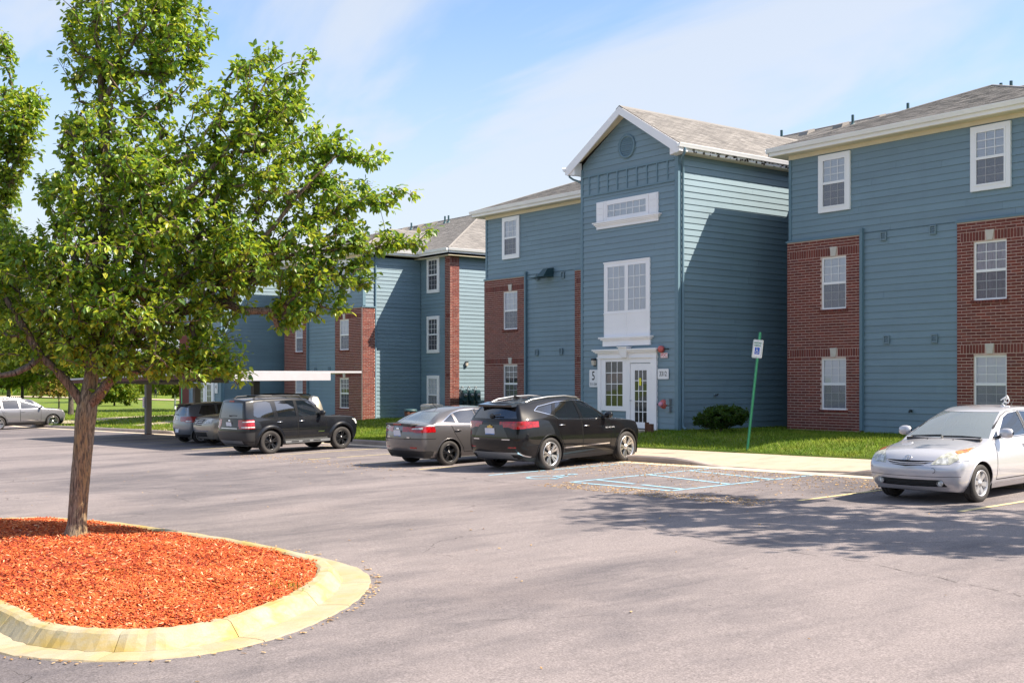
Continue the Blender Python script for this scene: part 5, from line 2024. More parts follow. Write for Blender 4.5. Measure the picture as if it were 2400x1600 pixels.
al = empty('fire_alarm_bell', at_tower(1.56, 2.42, .035), 0, 'round faded red alarm bell with black arm above the FDC plate', 'alarm')
MB().lathe([(.0, .14), (.06, .135), (.10, .10), (.105, .05), (.10, .0), (.0, .0)], 20, 'y', 0, Matrix.Scale(-1, 4, (0, 1, 0))).obj('gong', M['red'], al)
MB().tube([(.06, -.05, .0), (.2, -.05, .0), (.30, -.03, -.01)], .014, 6).obj('arm', M['ink'], al)
fd = empty('fire_hose_inlet', at_tower(1.62, .76, .03), 0, 'red fire hose inlet with pink cap on the tower wall', 'hose inlet')
MB().lathe([(.0, .10), (.09, .10), (.11, .085), (.115, .03), (.14, .025), (.14, .0), (.0, .0)], 20, 'y', 0, Matrix.Scale(-1, 4, (0, 1, 0))).obj('flange', M['red'], fd)
MB().lathe([(.0, .19), (.05, .185), (.07, .16), (.075, .10), (.0, .10)], 16, 'y', 0, Matrix.Scale(-1, 4, (0, 1, 0))).obj('cap', M['pink'], fd)
MB().tube([(-.10, -.05, 0), (-.22, -.06, -.01)], .018, 6).obj('lug', M['ink'], fd)
for k, (z, lb) in enumerate(((.83, 'small grey utility box above its twin beside the hose inlet'), (.61, 'small grey utility box below its twin beside the hose inlet'))):
    ub = empty('utility_box', at_tower(1.87, z, .03), 0, lb, 'box', 'grey boxes beside the hose inlet')
    MB().box(-.075, .075, -.09, 0, -.085, .085).obj('body', M['metal'], ub)
    MB().box(-.066, .066, -.096, -.09, -.076, .076).obj('lid', M['vent'], ub)


def wall_lamp(label, loc, rz):
    t = empty('wall_lamp', loc, rz, label, 'wall lamp', 'lamps on the walls')
    m = MB(); m.box(-.09, .09, -.16, 0, .06, .15); m.obj('hood', M['darkmetal'], t)
    m = MB(); m.hexa([(-.08, -.13, -.15), (.08, -.13, -.15), (.08, 0, -.15), (-.08, 0, -.15), (-.085, -.17, .06), (.085, -.17, .06), (.085, 0, .06), (-.085, 0, .06)]); m.obj('diffuser', M['keystone'], t)
    m = MB(); m.box(-.085, .085, -.02, 0, -.2, -.15); m.obj('bracket', M['darkmetal'], t)
    t.scale = (.72, .72, .72)
    return t


wall_lamp('small wall lamp with pale lens above the sign reading 5', at_tower(-1.50, 2.08, .035), 0)
wall_lamp('small wall lamp on the sunlit end wall of the farther building', (-62.6 + 14.94, 33.75, 2.95), R(90))
hd = empty('hooded_fixture', (-35.15, 28.85 - .035, 6.22), 0, 'dark teal hooded fixture high on the siding left of the stair tower', 'fixture')
m = MB(); m.hexa([(-.16, -.52, -.16), (.26, -.52, -.16), (.26, 0, -.16), (-.16, 0, -.16), (-.02, -.30, .15), (.26, -.30, .15), (.26, 0, .19), (-.02, 0, .19)]); m.obj('hood', M['teal'], hd)
m = MB(); m.hexa([(-.80, -.40, -.175), (-.16, -.50, -.175), (-.16, -.06, -.175), (-.80, -.10, -.175), (-.80, -.40, -.155), (-.16, -.50, -.14), (-.16, -.06, -.14), (-.80, -.10, -.155)]); m.obj('flap', M['teal'], hd)
for u, z, lb in ((-18.92, 1.24, 'dark stub of pipe low on the siding behind the silver hatchback'),):
    st = empty('wall_tap', (u, 28.35 - .03, z), 0, lb, 'tap')
    MB().tube([(0, 0, 0), (0, -.10, 0), (0, -.12, -.05)], .03, 8).obj('spout', M['darkmetal'], st)
    MB().lathe([(.0, .01), (.055, .008), (.05, 0)], 10, 'y', 0, Matrix.Scale(-1, 4, (0, 1, 0))).obj('plate', M['vent'], st)
st = empty('wall_tap', (-24.87 + .035, 26.9, 1.62), R(90), 'small dark tap on the stair tower side wall left of the bush', 'tap')
MB().tube([(0, 0, 0), (0, -.09, .0), (.03, -.12, .04)], .022, 8).obj('spout', M['darkmetal'], st)
MB().lathe([(.0, .01), (.05, .008), (.05, 0)], 10, 'y', 0, Matrix.Scale(-1, 4, (0, 1, 0))).obj('plate', M['vent'], st)
rb = empty('rusty_post_stub', (-25.25, 24.55, L(-25.25, 24.55)), 0, 'short rusty metal stub in the grass beside the entrance step', 'post')
MB().box(-.12, .12, -.05, .05, -.1, .26).obj('plate', M['rust'], rb)
MB().box(-.14, -.10, -.07, .07, -.1, .30).obj('edge', M['rust'], rb)

# flowers on the inner sill of the sidelight are seen through the glass of the neighbouring building's own window


def parking_sign(label, base, tilt, h=3.05):
    root = empty('accessible_parking_sign', base, 0, label, 'sign')
    root.rotation_euler = (tilt[1], tilt[0], R(3))
    m = MB()
    prof = [(-.035, .012), (-.022, .012), (-.014, -.018), (.014, -.018), (.022, .012), (.035, .012), (.035, .004), (.026, .004), (.018, -.026), (-.018, -.026), (-.026, .004), (-.035, .004)]
    m.prism([(a, b) for a, b in prof], -.35, h, 'z')
    m.obj('post', M['green'], root)
    zc = h - .42
    w, hh, r = .305, .46, .03
    poly = []
    for cx, cz, a0 in ((w / 2 - r, hh / 2 - r, 0), (-w / 2 + r, hh / 2 - r, 90), (-w / 2 + r, -hh / 2 + r, 180), (w / 2 - r, -hh / 2 + r, 270)):
        for k in range(4):
            a = R(a0 + k * 30); poly.append((cx + r * math.cos(a), zc + cz + r * math.sin(a)))
    m = MB(); m.prism(poly, -.034, -.028, 'y'); pl = m.obj('plate', M['signwhite'], root)
    m = MB()
    for (a, b, c, d) in rects_minus(-.142, .142, zc - .22, zc + .22, [(-.135, .135, zc - .213, zc + .213)]): m.box(a, b, -.0355, -.034, c, d)
    m.obj('border', M['signgreen'], pl)
    for body, z, s in (('RESERVED', .145, .066), ('PARKING', .080, .066)):
        put('lettering', text_mesh(body, s, M['signgreen'], .0008, 'CENTER', .78, .001), pl, (0, -.0355, zc + z), (R(90), 0, 0))
    MB().box(-.075, .075, -.0352, -.034, zc - .135, zc + .035).obj('symbol_panel', M['signblue'], pl)
    m = MB()
    def st2(pts, wd):
        for a, b in zip(pts, pts[1:]):
            dx, dz = b[0] - a[0], b[1] - a[1]; l = math.hypot(dx, dz); px_, pz = -dz / l * wd / 2, dx / l * wd / 2
            m.add([(a[0] - px_, -.0362, zc + a[1] - pz), (b[0] - px_, -.0362, zc + b[1] - pz), (b[0] + px_, -.0362, zc + b[1] + pz), (a[0] + px_, -.0362, zc + a[1] + pz)], [(0, 1, 2, 3)])
    st2([(-.002 + .038 * math.cos(R(a)), -.075 + .038 * math.sin(R(a))) for a in range(110, 381, 18)], .012)
    st2([(-.012, -.01), (-.008, -.052), (.026, -.056), (.040, -.095), (.054, -.09)], .013)
    st2([(-.010, -.032), (.022, -.034)], .010)
    st2([(-.014 + .008 * math.cos(R(a)), .010 + .008 * math.sin(R(a))) for a in range(0, 361, 45)], .013)
    m.obj('wheelchair_symbol', M['signwhite'], pl)
    for z in (.205, -.195): MB().lathe([(.0, .040), (.008, .038), (.009, .034)], 8, 'y', 0, Matrix.Translation((0, 0, zc + z)) @ Matrix.Scale(-1, 4, (0, 1, 0))).obj('bolt', M['metal'], pl)
    return root


parking_sign('leaning green post with white RESERVED PARKING wheelchair sign at the pavement edge', (-19.88, 22.70, walkz(-19.8, 22.5) - .02), (R(5.4), R(-3.0)))
ps = parking_sign('green post with its sign hidden behind the foreground tree by the farther entrance', (-58.5, 23.5, L(-58.5, 23.5)), (R(.5), 0))

# ------------------------------------------------------------------ carport
cp = empty('carport', (-46.0, 18.0, -.30), 0, 'flat-roofed white carport on steel posts over the parked cars', 'carport')
def cz(x): return 2.40 + (x + 36.5) * .0125
def cl(x, y, z): return (x + 46.0, y - 18.0, z + .30)
m = MB()
xa, xb, ya, yb = -53.3, -36.5, 16.3, 21.3
m.hexa([cl(xa, ya, cz(xa) - .07), cl(xb, ya, cz(xb) - .07), cl(xb, yb, cz(xb) - .05), cl(xa, yb, cz(xa) - .05), cl(xa, ya, cz(xa)), cl(xb, ya, cz(xb)), cl(xb, yb, cz(xb) + .02), cl(xa, yb, cz(xa) + .02)])
m.obj('roof', M['carportwhite'], cp)
m = MB(); m.hexa([cl(xb - .03, ya + .02, cz(xb) - .33), cl(xb + .015, ya + .02, cz(xb) - .33), cl(xb + .015, 20.05, cz(xb) - .31), cl(xb - .03, 20.05, cz(xb) - .31), cl(xb - .03, ya + .02, cz(xb) - .075), cl(xb + .015, ya + .02, cz(xb) - .075), cl(xb + .015, 20.05, cz(xb) - .055), cl(xb - .03, 20.05, cz(xb) - .055)])
m.obj('end_panel', M['carportwhite'], cp)
m = MB(); m.hexa([cl(xa, ya + .03, cz(xa) - .22), cl(xb - .05, ya + .03, cz(xb) - .22), cl(xb - .05, ya + .09, cz(xb) - .22), cl(xa, ya + .09, cz(xa) - .22), cl(xa, ya + .03, cz(xa) - .075), cl(xb - .05, ya + .03, cz(xb) - .075), cl(xb - .05, ya + .09, cz(xb) - .075), cl(xa, ya + .09, cz(xa) - .075)])
m.obj('front_beam', M['rust'], cp)
for x in (-53.0, -47.4, -41.75):
    g = G(x, 19.7)
    m = MB(); m.box(*[x + 46 - .125, x + 46 + .125], 19.575 - 18, 19.825 - 18, g + .25, cz(x) + .30 - .27); m.obj('post', M['carport'], cp)
    m = MB(); m.box(x + 46 - .2, x + 46 + .2, 19.5 - 18, 19.9 - 18, g + .29, g + .325); m.obj('base_plate', M['rust'], cp)
    m = MB(); m.hexa([cl(x - .08, ya + .15, cz(x) - .20), cl(x + .08, ya + .15, cz(x) - .20), cl(x + .08, yb - .2, cz(x) - .27), cl(x - .08, yb - .2, cz(x) - .27), cl(x - .08, ya + .15, cz(x) - .09), cl(x + .08, ya + .15, cz(x) - .09), cl(x + .08, yb - .2, cz(x) - .07), cl(x - .08, yb - .2, cz(x) - .07)])
    m.obj('beam', M['carport'], cp)
for x, lb in ((-53.0, 'small weathered parking notice on the leftmost carport post'), (-41.75, 'small weathered parking notice on the carport post nearest the building corner')):
    n_ = empty('parking_notice', (x - .16, 19.55, 1.10), 0, lb, 'sign', 'notices on the carport posts')
    MB().box(-.11, .11, -.012, .0, -.24, .24).obj('plate', M['signwhite'], n_)
    m = MB()
    for k in range(4): m.box(-.08, .08, -.014, -.012, .13 - k * .09, .165 - k * .09)
    m.obj('printed_band', M['red'], n_)

# electricity meters on the farther building's end wall
mtr = empty('meter_bank', (-47.66, 33.95, .11), R(90), 'bank of dark grey electricity meters on the sunlit end wall', 'electricity meters')
for k in range(3):
    u = -.40 + k * .40
    m = MB(); m.prism([(-.13, 1.02), (.13, 1.02), (.13, 1.45), (.08, 1.54), (-.08, 1.54), (-.13, 1.45)], -.22, 0, 'y'); m.obj('meter_box', M['teal'], mtr, (u, 0, 0))
    MB().lathe([(.0, .30), (.07, .295), (.085, .27), (.09, .22)], 14, 'y', 0, Matrix.Translation((u, 0, 1.28)) @ Matrix.Scale(-1, 4, (0, 1, 0))).obj('dial', M['metal'], mtr)
    MB().lathe([(.0, .23), (.10, .22), (.135, .16), (.14, .0)], 16, 'y', 0, Matrix.Translation((u, 0, .62)) @ Matrix.Scale(-1, 4, (0, 1, 0))).obj('lower_housing', M['greybin'], mtr)
    m = MB(); m.tube([(u - .15, -.06, .2), (u - .15, -.06, 1.62), (u - .12, -.09, 1.72), (u - .07, -.10, 1.70), (u - .04, -.10, 1.6)], .022, 7); m.obj('conduit', M['metal'], mtr)
    m = MB(); m.tube([(u + .0, -.08, .35), (u + .0, -.08, 1.05)], .03, 7); m.obj('conduit', M['darkmetal'], mtr)
m = MB(); m.box(-.62, -.56, -.12, 0, .75, 1.15); m.box(-.56, .55, -.05, 0, .86, .92); m.obj('trough', M['teal'], mtr)
ac = empty('utility_cabinet', (-48.15, 32.05, .05), 0, 'pale grey cabinet in front of the brick corner pier', 'cabinet')
m = MB(); m.box(-.42, .42, -.38, .38, 0, .78); m.obj('body', M['keystone'], ac)
m = MB(); m.hexa([(-.45, -.41, .78), (.45, -.41, .78), (.45, .41, .78), (-.45, .41, .78), (-.40, -.36, .90), (.40, -.36, .90), (.40, .36, .90), (-.40, .36, .90)]); m.obj('lid', M['keystone'], ac)
bn = empty('rubbish_bin', (-48.45, 31.0, .05), 0, 'dark round bin with rusty lid against the farther building', 'bin')
MB().lathe([(.0, .0), (.26, .0), (.30, .60), (.0, .60)], 18).obj('body', M['rust'], bn)
MB().lathe([(.33, .58), (.33, .64), (.28, .68), (.0, .70)], 18).obj('lid', M['greybin'], bn)
ws = wall_plate('building_number_sign', 'white number sign beside the farther entrance, partly hidden by leaves', at_tower(1.62, 1.60, .05, -62.6, 26.51, .11), .40, .56, [('4', .36, 0, .06, 'ink', .8, .004)])


# ------------------------------------------------------------------ the person on the far path
def skin_body(name, verts, edges, radii, mat_, parent, sub=1):
    me = bpy.data.meshes.new(name)
    me.from_pydata(verts, edges, [])
    o = bpy.data.objects.new(name, me)
    C.objects.link(o)
    o.modifiers.new('skin', 'SKIN')
    for i, d in enumerate(me.skin_vertices[0].data):
        d.radius = (radii[i], radii[i]); d.use_root = (i == 0)
    sb = o.modifiers.new('sub', 'SUBSURF'); sb.levels = sub; sb.render_levels = sub
    dg = bpy.context.evaluated_depsgraph_get()
    nm = bpy.data.meshes.new_from_object(o.evaluated_get(dg))
    bpy.data.objects.remove(o)
    nm.materials.clear(); nm.materials.append(mat_)
    for p in nm.polygons: p.use_smooth = True
    return put(name, nm, parent)


M['skin'] = pm('skin', (0.42, 0.26, 0.18), 0.6)
M['darkcloth'] = pm('dark_clothes', (0.015, 0.016, 0.022), 0.9)
M['hair'] = pm('brown_hair', (0.10, 0.06, 0.03), 0.8)
pe = empty('person', (-196.4, 74.3, L(-196.4, 74.3)), R(35), 'person in dark clothes walking on the far lawn path', 'person')
V = [(0, 0, .95), (0, 0, 1.15), (0, 0, 1.38), (0, .01, 1.50), (0, 0, 1.60), (0, .01, 1.70),
     (.09, 0, .88), (.11, .10, .48), (.11, .06, .07), (.11, .20, .04), (-.09, 0, .88), (-.10, -.08, .50), (-.10, -.26, .12), (-.10, -.16, .05),
     (.20, 0, 1.40), (.24, -.08, 1.14), (.24, .02, .90), (-.20, 0, 1.40), (-.24, .08, 1.14), (-.23, .20, .93)]
E_ = [(0, 1), (1, 2), (2, 3), (3, 4), (4, 5), (0, 6), (6, 7), (7, 8), (8, 9), (0, 10), (10, 11), (11, 12), (12, 13), (2, 14), (14, 15), (15, 16), (2, 17), (17, 18), (18, 19)]
rr = [.16, .15, .17, .06, .10, .09, .095, .065, .045, .04, .095, .065, .045, .04, .07, .05, .035, .07, .05, .035]
skin_body('body', V, E_, rr, M['darkcloth'], pe)
MB().lathe([(.0, .13), (.07, .10), (.095, .0), (.075, -.08), (.0, -.125)], 12, 'z', 0, Matrix.Translation((0, .015, 1.63))).obj('head', M['skin'], pe)
MB().lathe([(.0, .14), (.085, .10), (.108, .02), (.10, -.03)], 12, 'z', 0, Matrix.Translation((0, -.005, 1.645))).obj('hair', M['hair'], pe)


# ------------------------------------------------------------------ cars
def car_shell(sp):
    """control cage of the body, smoothed; x forward, y left, z up, on the ground at z = 0"""
    rows, a, b, roof = sp['rows'], sp['a'], sp['b'], sp['roof']
    n = len(rows) - 1
    zl = sp.get('zl', (.21, .36, .64)); wl = sp.get('wl', (.84, .965, 1.0, .988))
    ins = sp.get('inset', .055); fx, rx = sp['fx'], sp['rx']
    J = (-1, -.55, 0, .55, 1)
    V = []; idx = {}

    def P(i, k, j):
        key = (i, k, j)
        if key in idx: return idx[key]
        x, w, zs, zc = rows[i]
        if k < 3: z = zl[k]; wk = w * wl[k]
        elif k == 3: z = zl[2] + (zs - zl[2]) * .60; wk = w * wl[3]
        else: z = zs; wk = w - ins
        if k == 4: z = zs + (zc - zs) * (1 - j * j)
        if k <= 1 and i in (0, n): z += .05 if k == 0 else .02
        if i == 0: x += fx[k] - sp['bowf'] * j * j
        if i == 1: x -= sp['bowf'] * .35 * j * j
        if i == n: x += rx[k] + sp['bowr'] * j * j
        if i == n - 1: x += sp['bowr'] * .25 * j * j
        V.append((x, j * wk, z)); idx[key] = len(V) - 1
        return idx[key]

    def Rf(i, j):
        key = ('r', i, j)
        if key in idx: return idx[key]
        x, w, ze, zc = roof[i - a]
        if i == a: x += .07 * (1 - j * j)
        if i == b: x -= .05 * (1 - j * j)
        V.append((x, j * w, ze + (zc - ze) * (1 - j * j))); idx[key] = len(V) - 1
        return idx[key]

    def Md(i, j):
        key = ('m', i, j)
        if key in idx: return idx[key]
        p, q = V[P(i, 4, j)], V[Rf(i, j)]
        m = [p[c] * .5 + q[c] * .5 for c in range(3)]
        if abs(j) == 1: m[1] += .022 * j
        if i == a: m[0] += .02; m[2] += .015
        if i == b: m[0] -= .015; m[2] += .02
        V.append(tuple(m)); idx[key] = len(V) - 1
        return idx[key]

    F = []; cre = {}
    def cr(u, v, c): cre[(min(u, v), max(u, v))] = c
    for i in range(n):
        for k in range(4):
            F.append((P(i, k, 1), P(i + 1, k, 1), P(i + 1, k + 1, 1), P(i, k + 1, 1)))
            F.append((P(i, k, -1), P(i, k + 1, -1), P(i + 1, k + 1, -1), P(i + 1, k, -1)))
        for j0, j1 in zip(J, J[1:]):
            F.append((P(i, 0, j0), P(i + 1, 0, j0), P(i + 1, 0, j1), P(i, 0, j1)))
            if i < a or i >= b:
                F.append((P(i, 4, j0), P(i, 4, j1), P(i + 1, 4, j1), P(i + 1, 4, j0)))
        for s in (-1, 1):
            cr(P(i, 4, s), P(i + 1, 4, s), sp.get('crs', .45)); cr(P(i, 0, s), P(i + 1, 0, s), .7)
    for k in range(4):
        for j0, j1 in zip(J, J[1:]):
            F.append((P(0, k, j0), P(0, k, j1), P(0, k + 1, j1), P(0, k + 1, j0)))
            F.append((P(n, k, j0), P(n, k + 1, j0), P(n, k + 1, j1), P(n, k, j1)))
            cr(P(0, 4, j0), P(0, 4, j1), sp.get('crf', .35)); cr(P(n, 4, j0), P(n, 4, j1), sp.get('crr', .5))
    for i in range(a, b):
        for A_, B_ in ((lambda i, j: P(i, 4, j), Md), (Md, Rf)):
            F.append((A_(i, 1), A_(i + 1, 1), B_(i + 1, 1), B_(i, 1)))
            F.append((A_(i, -1), B_(i, -1), B_(i + 1, -1), A_(i + 1, -1)))
        for j0, j1 in zip(J, J[1:]): F.append((Rf(i, j0), Rf(i, j1), Rf(i + 1, j1), Rf(i + 1, j0)))
        for s in (-1, 1): cr(Rf(i, s), Rf(i + 1, s), .45)
    for j0, j1 in zip(J, J[1:]):
        for A_, B_ in ((lambda i, j: P(i, 4, j), Md), (Md, Rf)):
            F.append((A_(a, j0), A_(a, j1), B_(a, j1), B_(a, j0)))
            F.append((A_(b, j0), B_(b, j0), B_(b, j1), A_(b, j1)))
        cr(P(a, 4, j0), P(a, 4, j1), .6); cr(Rf(a, j0), Rf(a, j1), .4); cr(Rf(b, j0), Rf(b, j1), .6)
    for s in (-1, 1):
        for i in (a, b): cr(P(i, 4, s), Md(i, s), .55); cr(Md(i, s), Rf(i, s), .55)
    me = bpy.data.meshes.new('cage')
    me.from_pydata(V, [], F)
    me.update()
    at = me.attributes.new('crease_edge', 'FLOAT', 'EDGE')
    for e in me.edges:
        at.data[e.index].value = cre.get((min(e.vertices), max(e.vertices)), 0.0)
    o = bpy.data.objects.new('cage', me)
    C.objects.link(o)
    m = o.modifiers.new('s', 'SUBSURF'); m.levels = 3; m.render_levels = 3
    dg = bpy.context.evaluated_depsgraph_get()
    nm = bpy.data.meshes.new_from_object(o.evaluated_get(dg))
    bpy.data.objects.remove(o)
    bm = bmesh.new(); bm.from_mesh(nm)
    bmesh.ops.recalc_face_normals(bm, faces=bm.faces)
    return bm


VIEWS = {'side': ((1, 0, 0), (0, 0, 1)), 'front': ((0, 1, 0), (0, 0, 1)), 'rear': ((0, 1, 0), (0, 0, 1)), 'top': ((1, 0, 0), (0, 1, 0))}


def carve(bm, pid, poly, view, s, idn):
    """cut the convex polygon out of the shell, seen in the given view, and mark its faces with idn"""
    U, W_ = (Vector(v) for v in VIEWS[view])
    A = sum(p[0] * q[1] - q[0] * p[1] for p, q in zip(poly, poly[1:] + poly[:1]))
    if A < 0: poly = poly[::-1]
    u0, u1 = min(p[0] for p in poly), max(p[0] for p in poly); w0, w1 = min(p[1] for p in poly), max(p[1] for p in poly)
    def ok(f):
        n = f.normal; c = f.calc_center_median()
        if view == 'side': return n.y * s > .12 and c.y * s > .2
        if view == 'front': return n.x > .06 and c.x > 0
        if view == 'rear': return n.x < -.06 and c.x < 0
        return n.z > .1
    faces = []
    for f in bm.faces:
        us = [v.co.dot(U) for v in f.verts]; ws = [v.co.dot(W_) for v in f.verts]
        if max(us) < u0 or min(us) > u1 or max(ws) < w0 or min(ws) > w1: continue
        if ok(f): faces.append(f)
    for p, q in zip(poly, poly[1:] + poly[:1]):
        if not faces: return
        d = (q[0] - p[0], q[1] - p[1]); l = math.hypot(*d)
        no = (U * d[1] - W_ * d[0]) / l                     # outward
        co = U * p[0] + W_ * p[1]
        geom = set(faces)
        for f in faces: geom.update(f.edges); geom.update(f.verts)
        r = bmesh.ops.bisect_plane(bm, geom=list(geom), dist=1e-5, plane_co=co, plane_no=no)
        cand = {g for g in r['geom'] if isinstance(g, bmesh.types.BMFace)} | {f for f in faces if f.is_valid}
        faces = [f for f in cand if f.is_valid and (f.calc_center_median() - co).dot(no) < 0]
    for f in faces: f[pid] = idn


def wheel_meshes(sp):
    R_, w, rr = sp['tr'], sp.get('tw', .22), sp.get('rim', sp['tr'] * .68)
    key = ('wheel', R_, w, rr, sp['wheel'])
    if key in MESHES: return MESHES[key]
    h = w / 2
    ty = MB()
    ty.lathe([(rr + .004, -h * .82), (rr + .015, -h * .96), (R_ - .055, -h), (R_ - .018, -h * .90), (R_ - .003, -h * .72), (R_, -h * .35), (R_ - .008, -h * .33), (R_ - .008, -h * .27), (R_, -h * .25), (R_, h * .25), (R_ - .008, h * .27), (R_ - .008, h * .33), (R_, h * .35), (R_ - .003, h * .72), (R_ - .018, h * .90), (R_ - .055, h), (rr + .015, h * .96), (rr + .004, h * .82)], 40, 'y', 0)
    rim = MB(); st = sp['wheel']
    # outer face is +y
    rim.lathe([(rr + .012, h * .80), (rr + .010, h * .95), (rr - .004, h * .97), (rr - .016, h * .90), (rr - .024, h * .55), (rr - .05, -h * .7), (rr - .05, -h * .8)], 36, 'y', 0)
    def spoke(a, wi, wo, r0, r1, y0, y1, t=.035, mi=0):
        ca, sa = math.cos(a), math.sin(a)
        def q(r, t_, y): return (ca * r - sa * t_, y, sa * r + ca * t_)
        vs = [q(r0, -wi, y0 - t), q(r0, wi, y0 - t), q(r1, wo, y1 - t), q(r1, -wo, y1 - t), q(r0, -wi * .8, y0), q(r0, wi * .8, y0), q(r1, wo * .8, y1), q(r1, -wo * .8, y1)]
        rim.hexa(vs, mi)
    y0, y1 = h * .70, h * .86
    if st == 'five_double':
        for k in range(5):
            for d in (-.20, .20):
                spoke(2 * PI * k / 5 + d + .3, .016, .026, .06, rr - .01, y0, y1)
            spoke(2 * PI * k / 5 + .3, .030, .016, .05, rr * .5, y0 - .01, y0)
    elif st == 'ten':
        for k in range(5):
            for d in (-.17, .17):
                spoke(2 * PI * k / 5 + d, .018, .030, .07, rr - .01, y0, y1)
                spoke(2 * PI * k / 5 + d * 2.05, .008, .012, .09, rr - .015, y0 - .012, y1 - .012)
    elif st == 'six':
        for k in range(6): spoke(2 * PI * k / 6 + PI / 2, .034, .050, .05, rr - .01, y0, y1)
    elif st == 'y_five':
        for k in range(5):
            spoke(2 * PI * k / 5 + .1, .034, .026, .04, rr * .55, y0, y0 + .004)
            for d in (-.13, .13): spoke(2 * PI * k / 5 + .1 + d, .014, .020, rr * .40, rr - .01, y0, y1)
    rim.lathe([(.0, y0 + .018), (.03, y0 + .018), (.034, y0 + .006), (.062, y0 + .004), (.075, y0 - .012), (.078, y0 - .05)], 20, 'y', 0)
    for k in range(5):
        a = 2 * PI * k / 5 + .2
        rim.tube([(.052 * math.cos(a), y0 - .01, .052 * math.sin(a)), (.052 * math.cos(a), y0 + .012, .052 * math.sin(a))], .009, 6, 0)
    hub = MB()
    hub.lathe([(.0, h * .30), (rr * .66, h * .28), (rr * .68, h * .22), (rr * .68, -h * .1), (rr - .052, -h * .1), (rr - .052, -h * .78), (.0, -h * .78)], 28, 'y', 0)
    MESHES[key] = (hub.mesh('wheel', M['darkmetal']), ty.mesh('tyre', M['rubber']), rim.mesh('rim', M[sp['wheelmat']]))
    return MESHES[key]


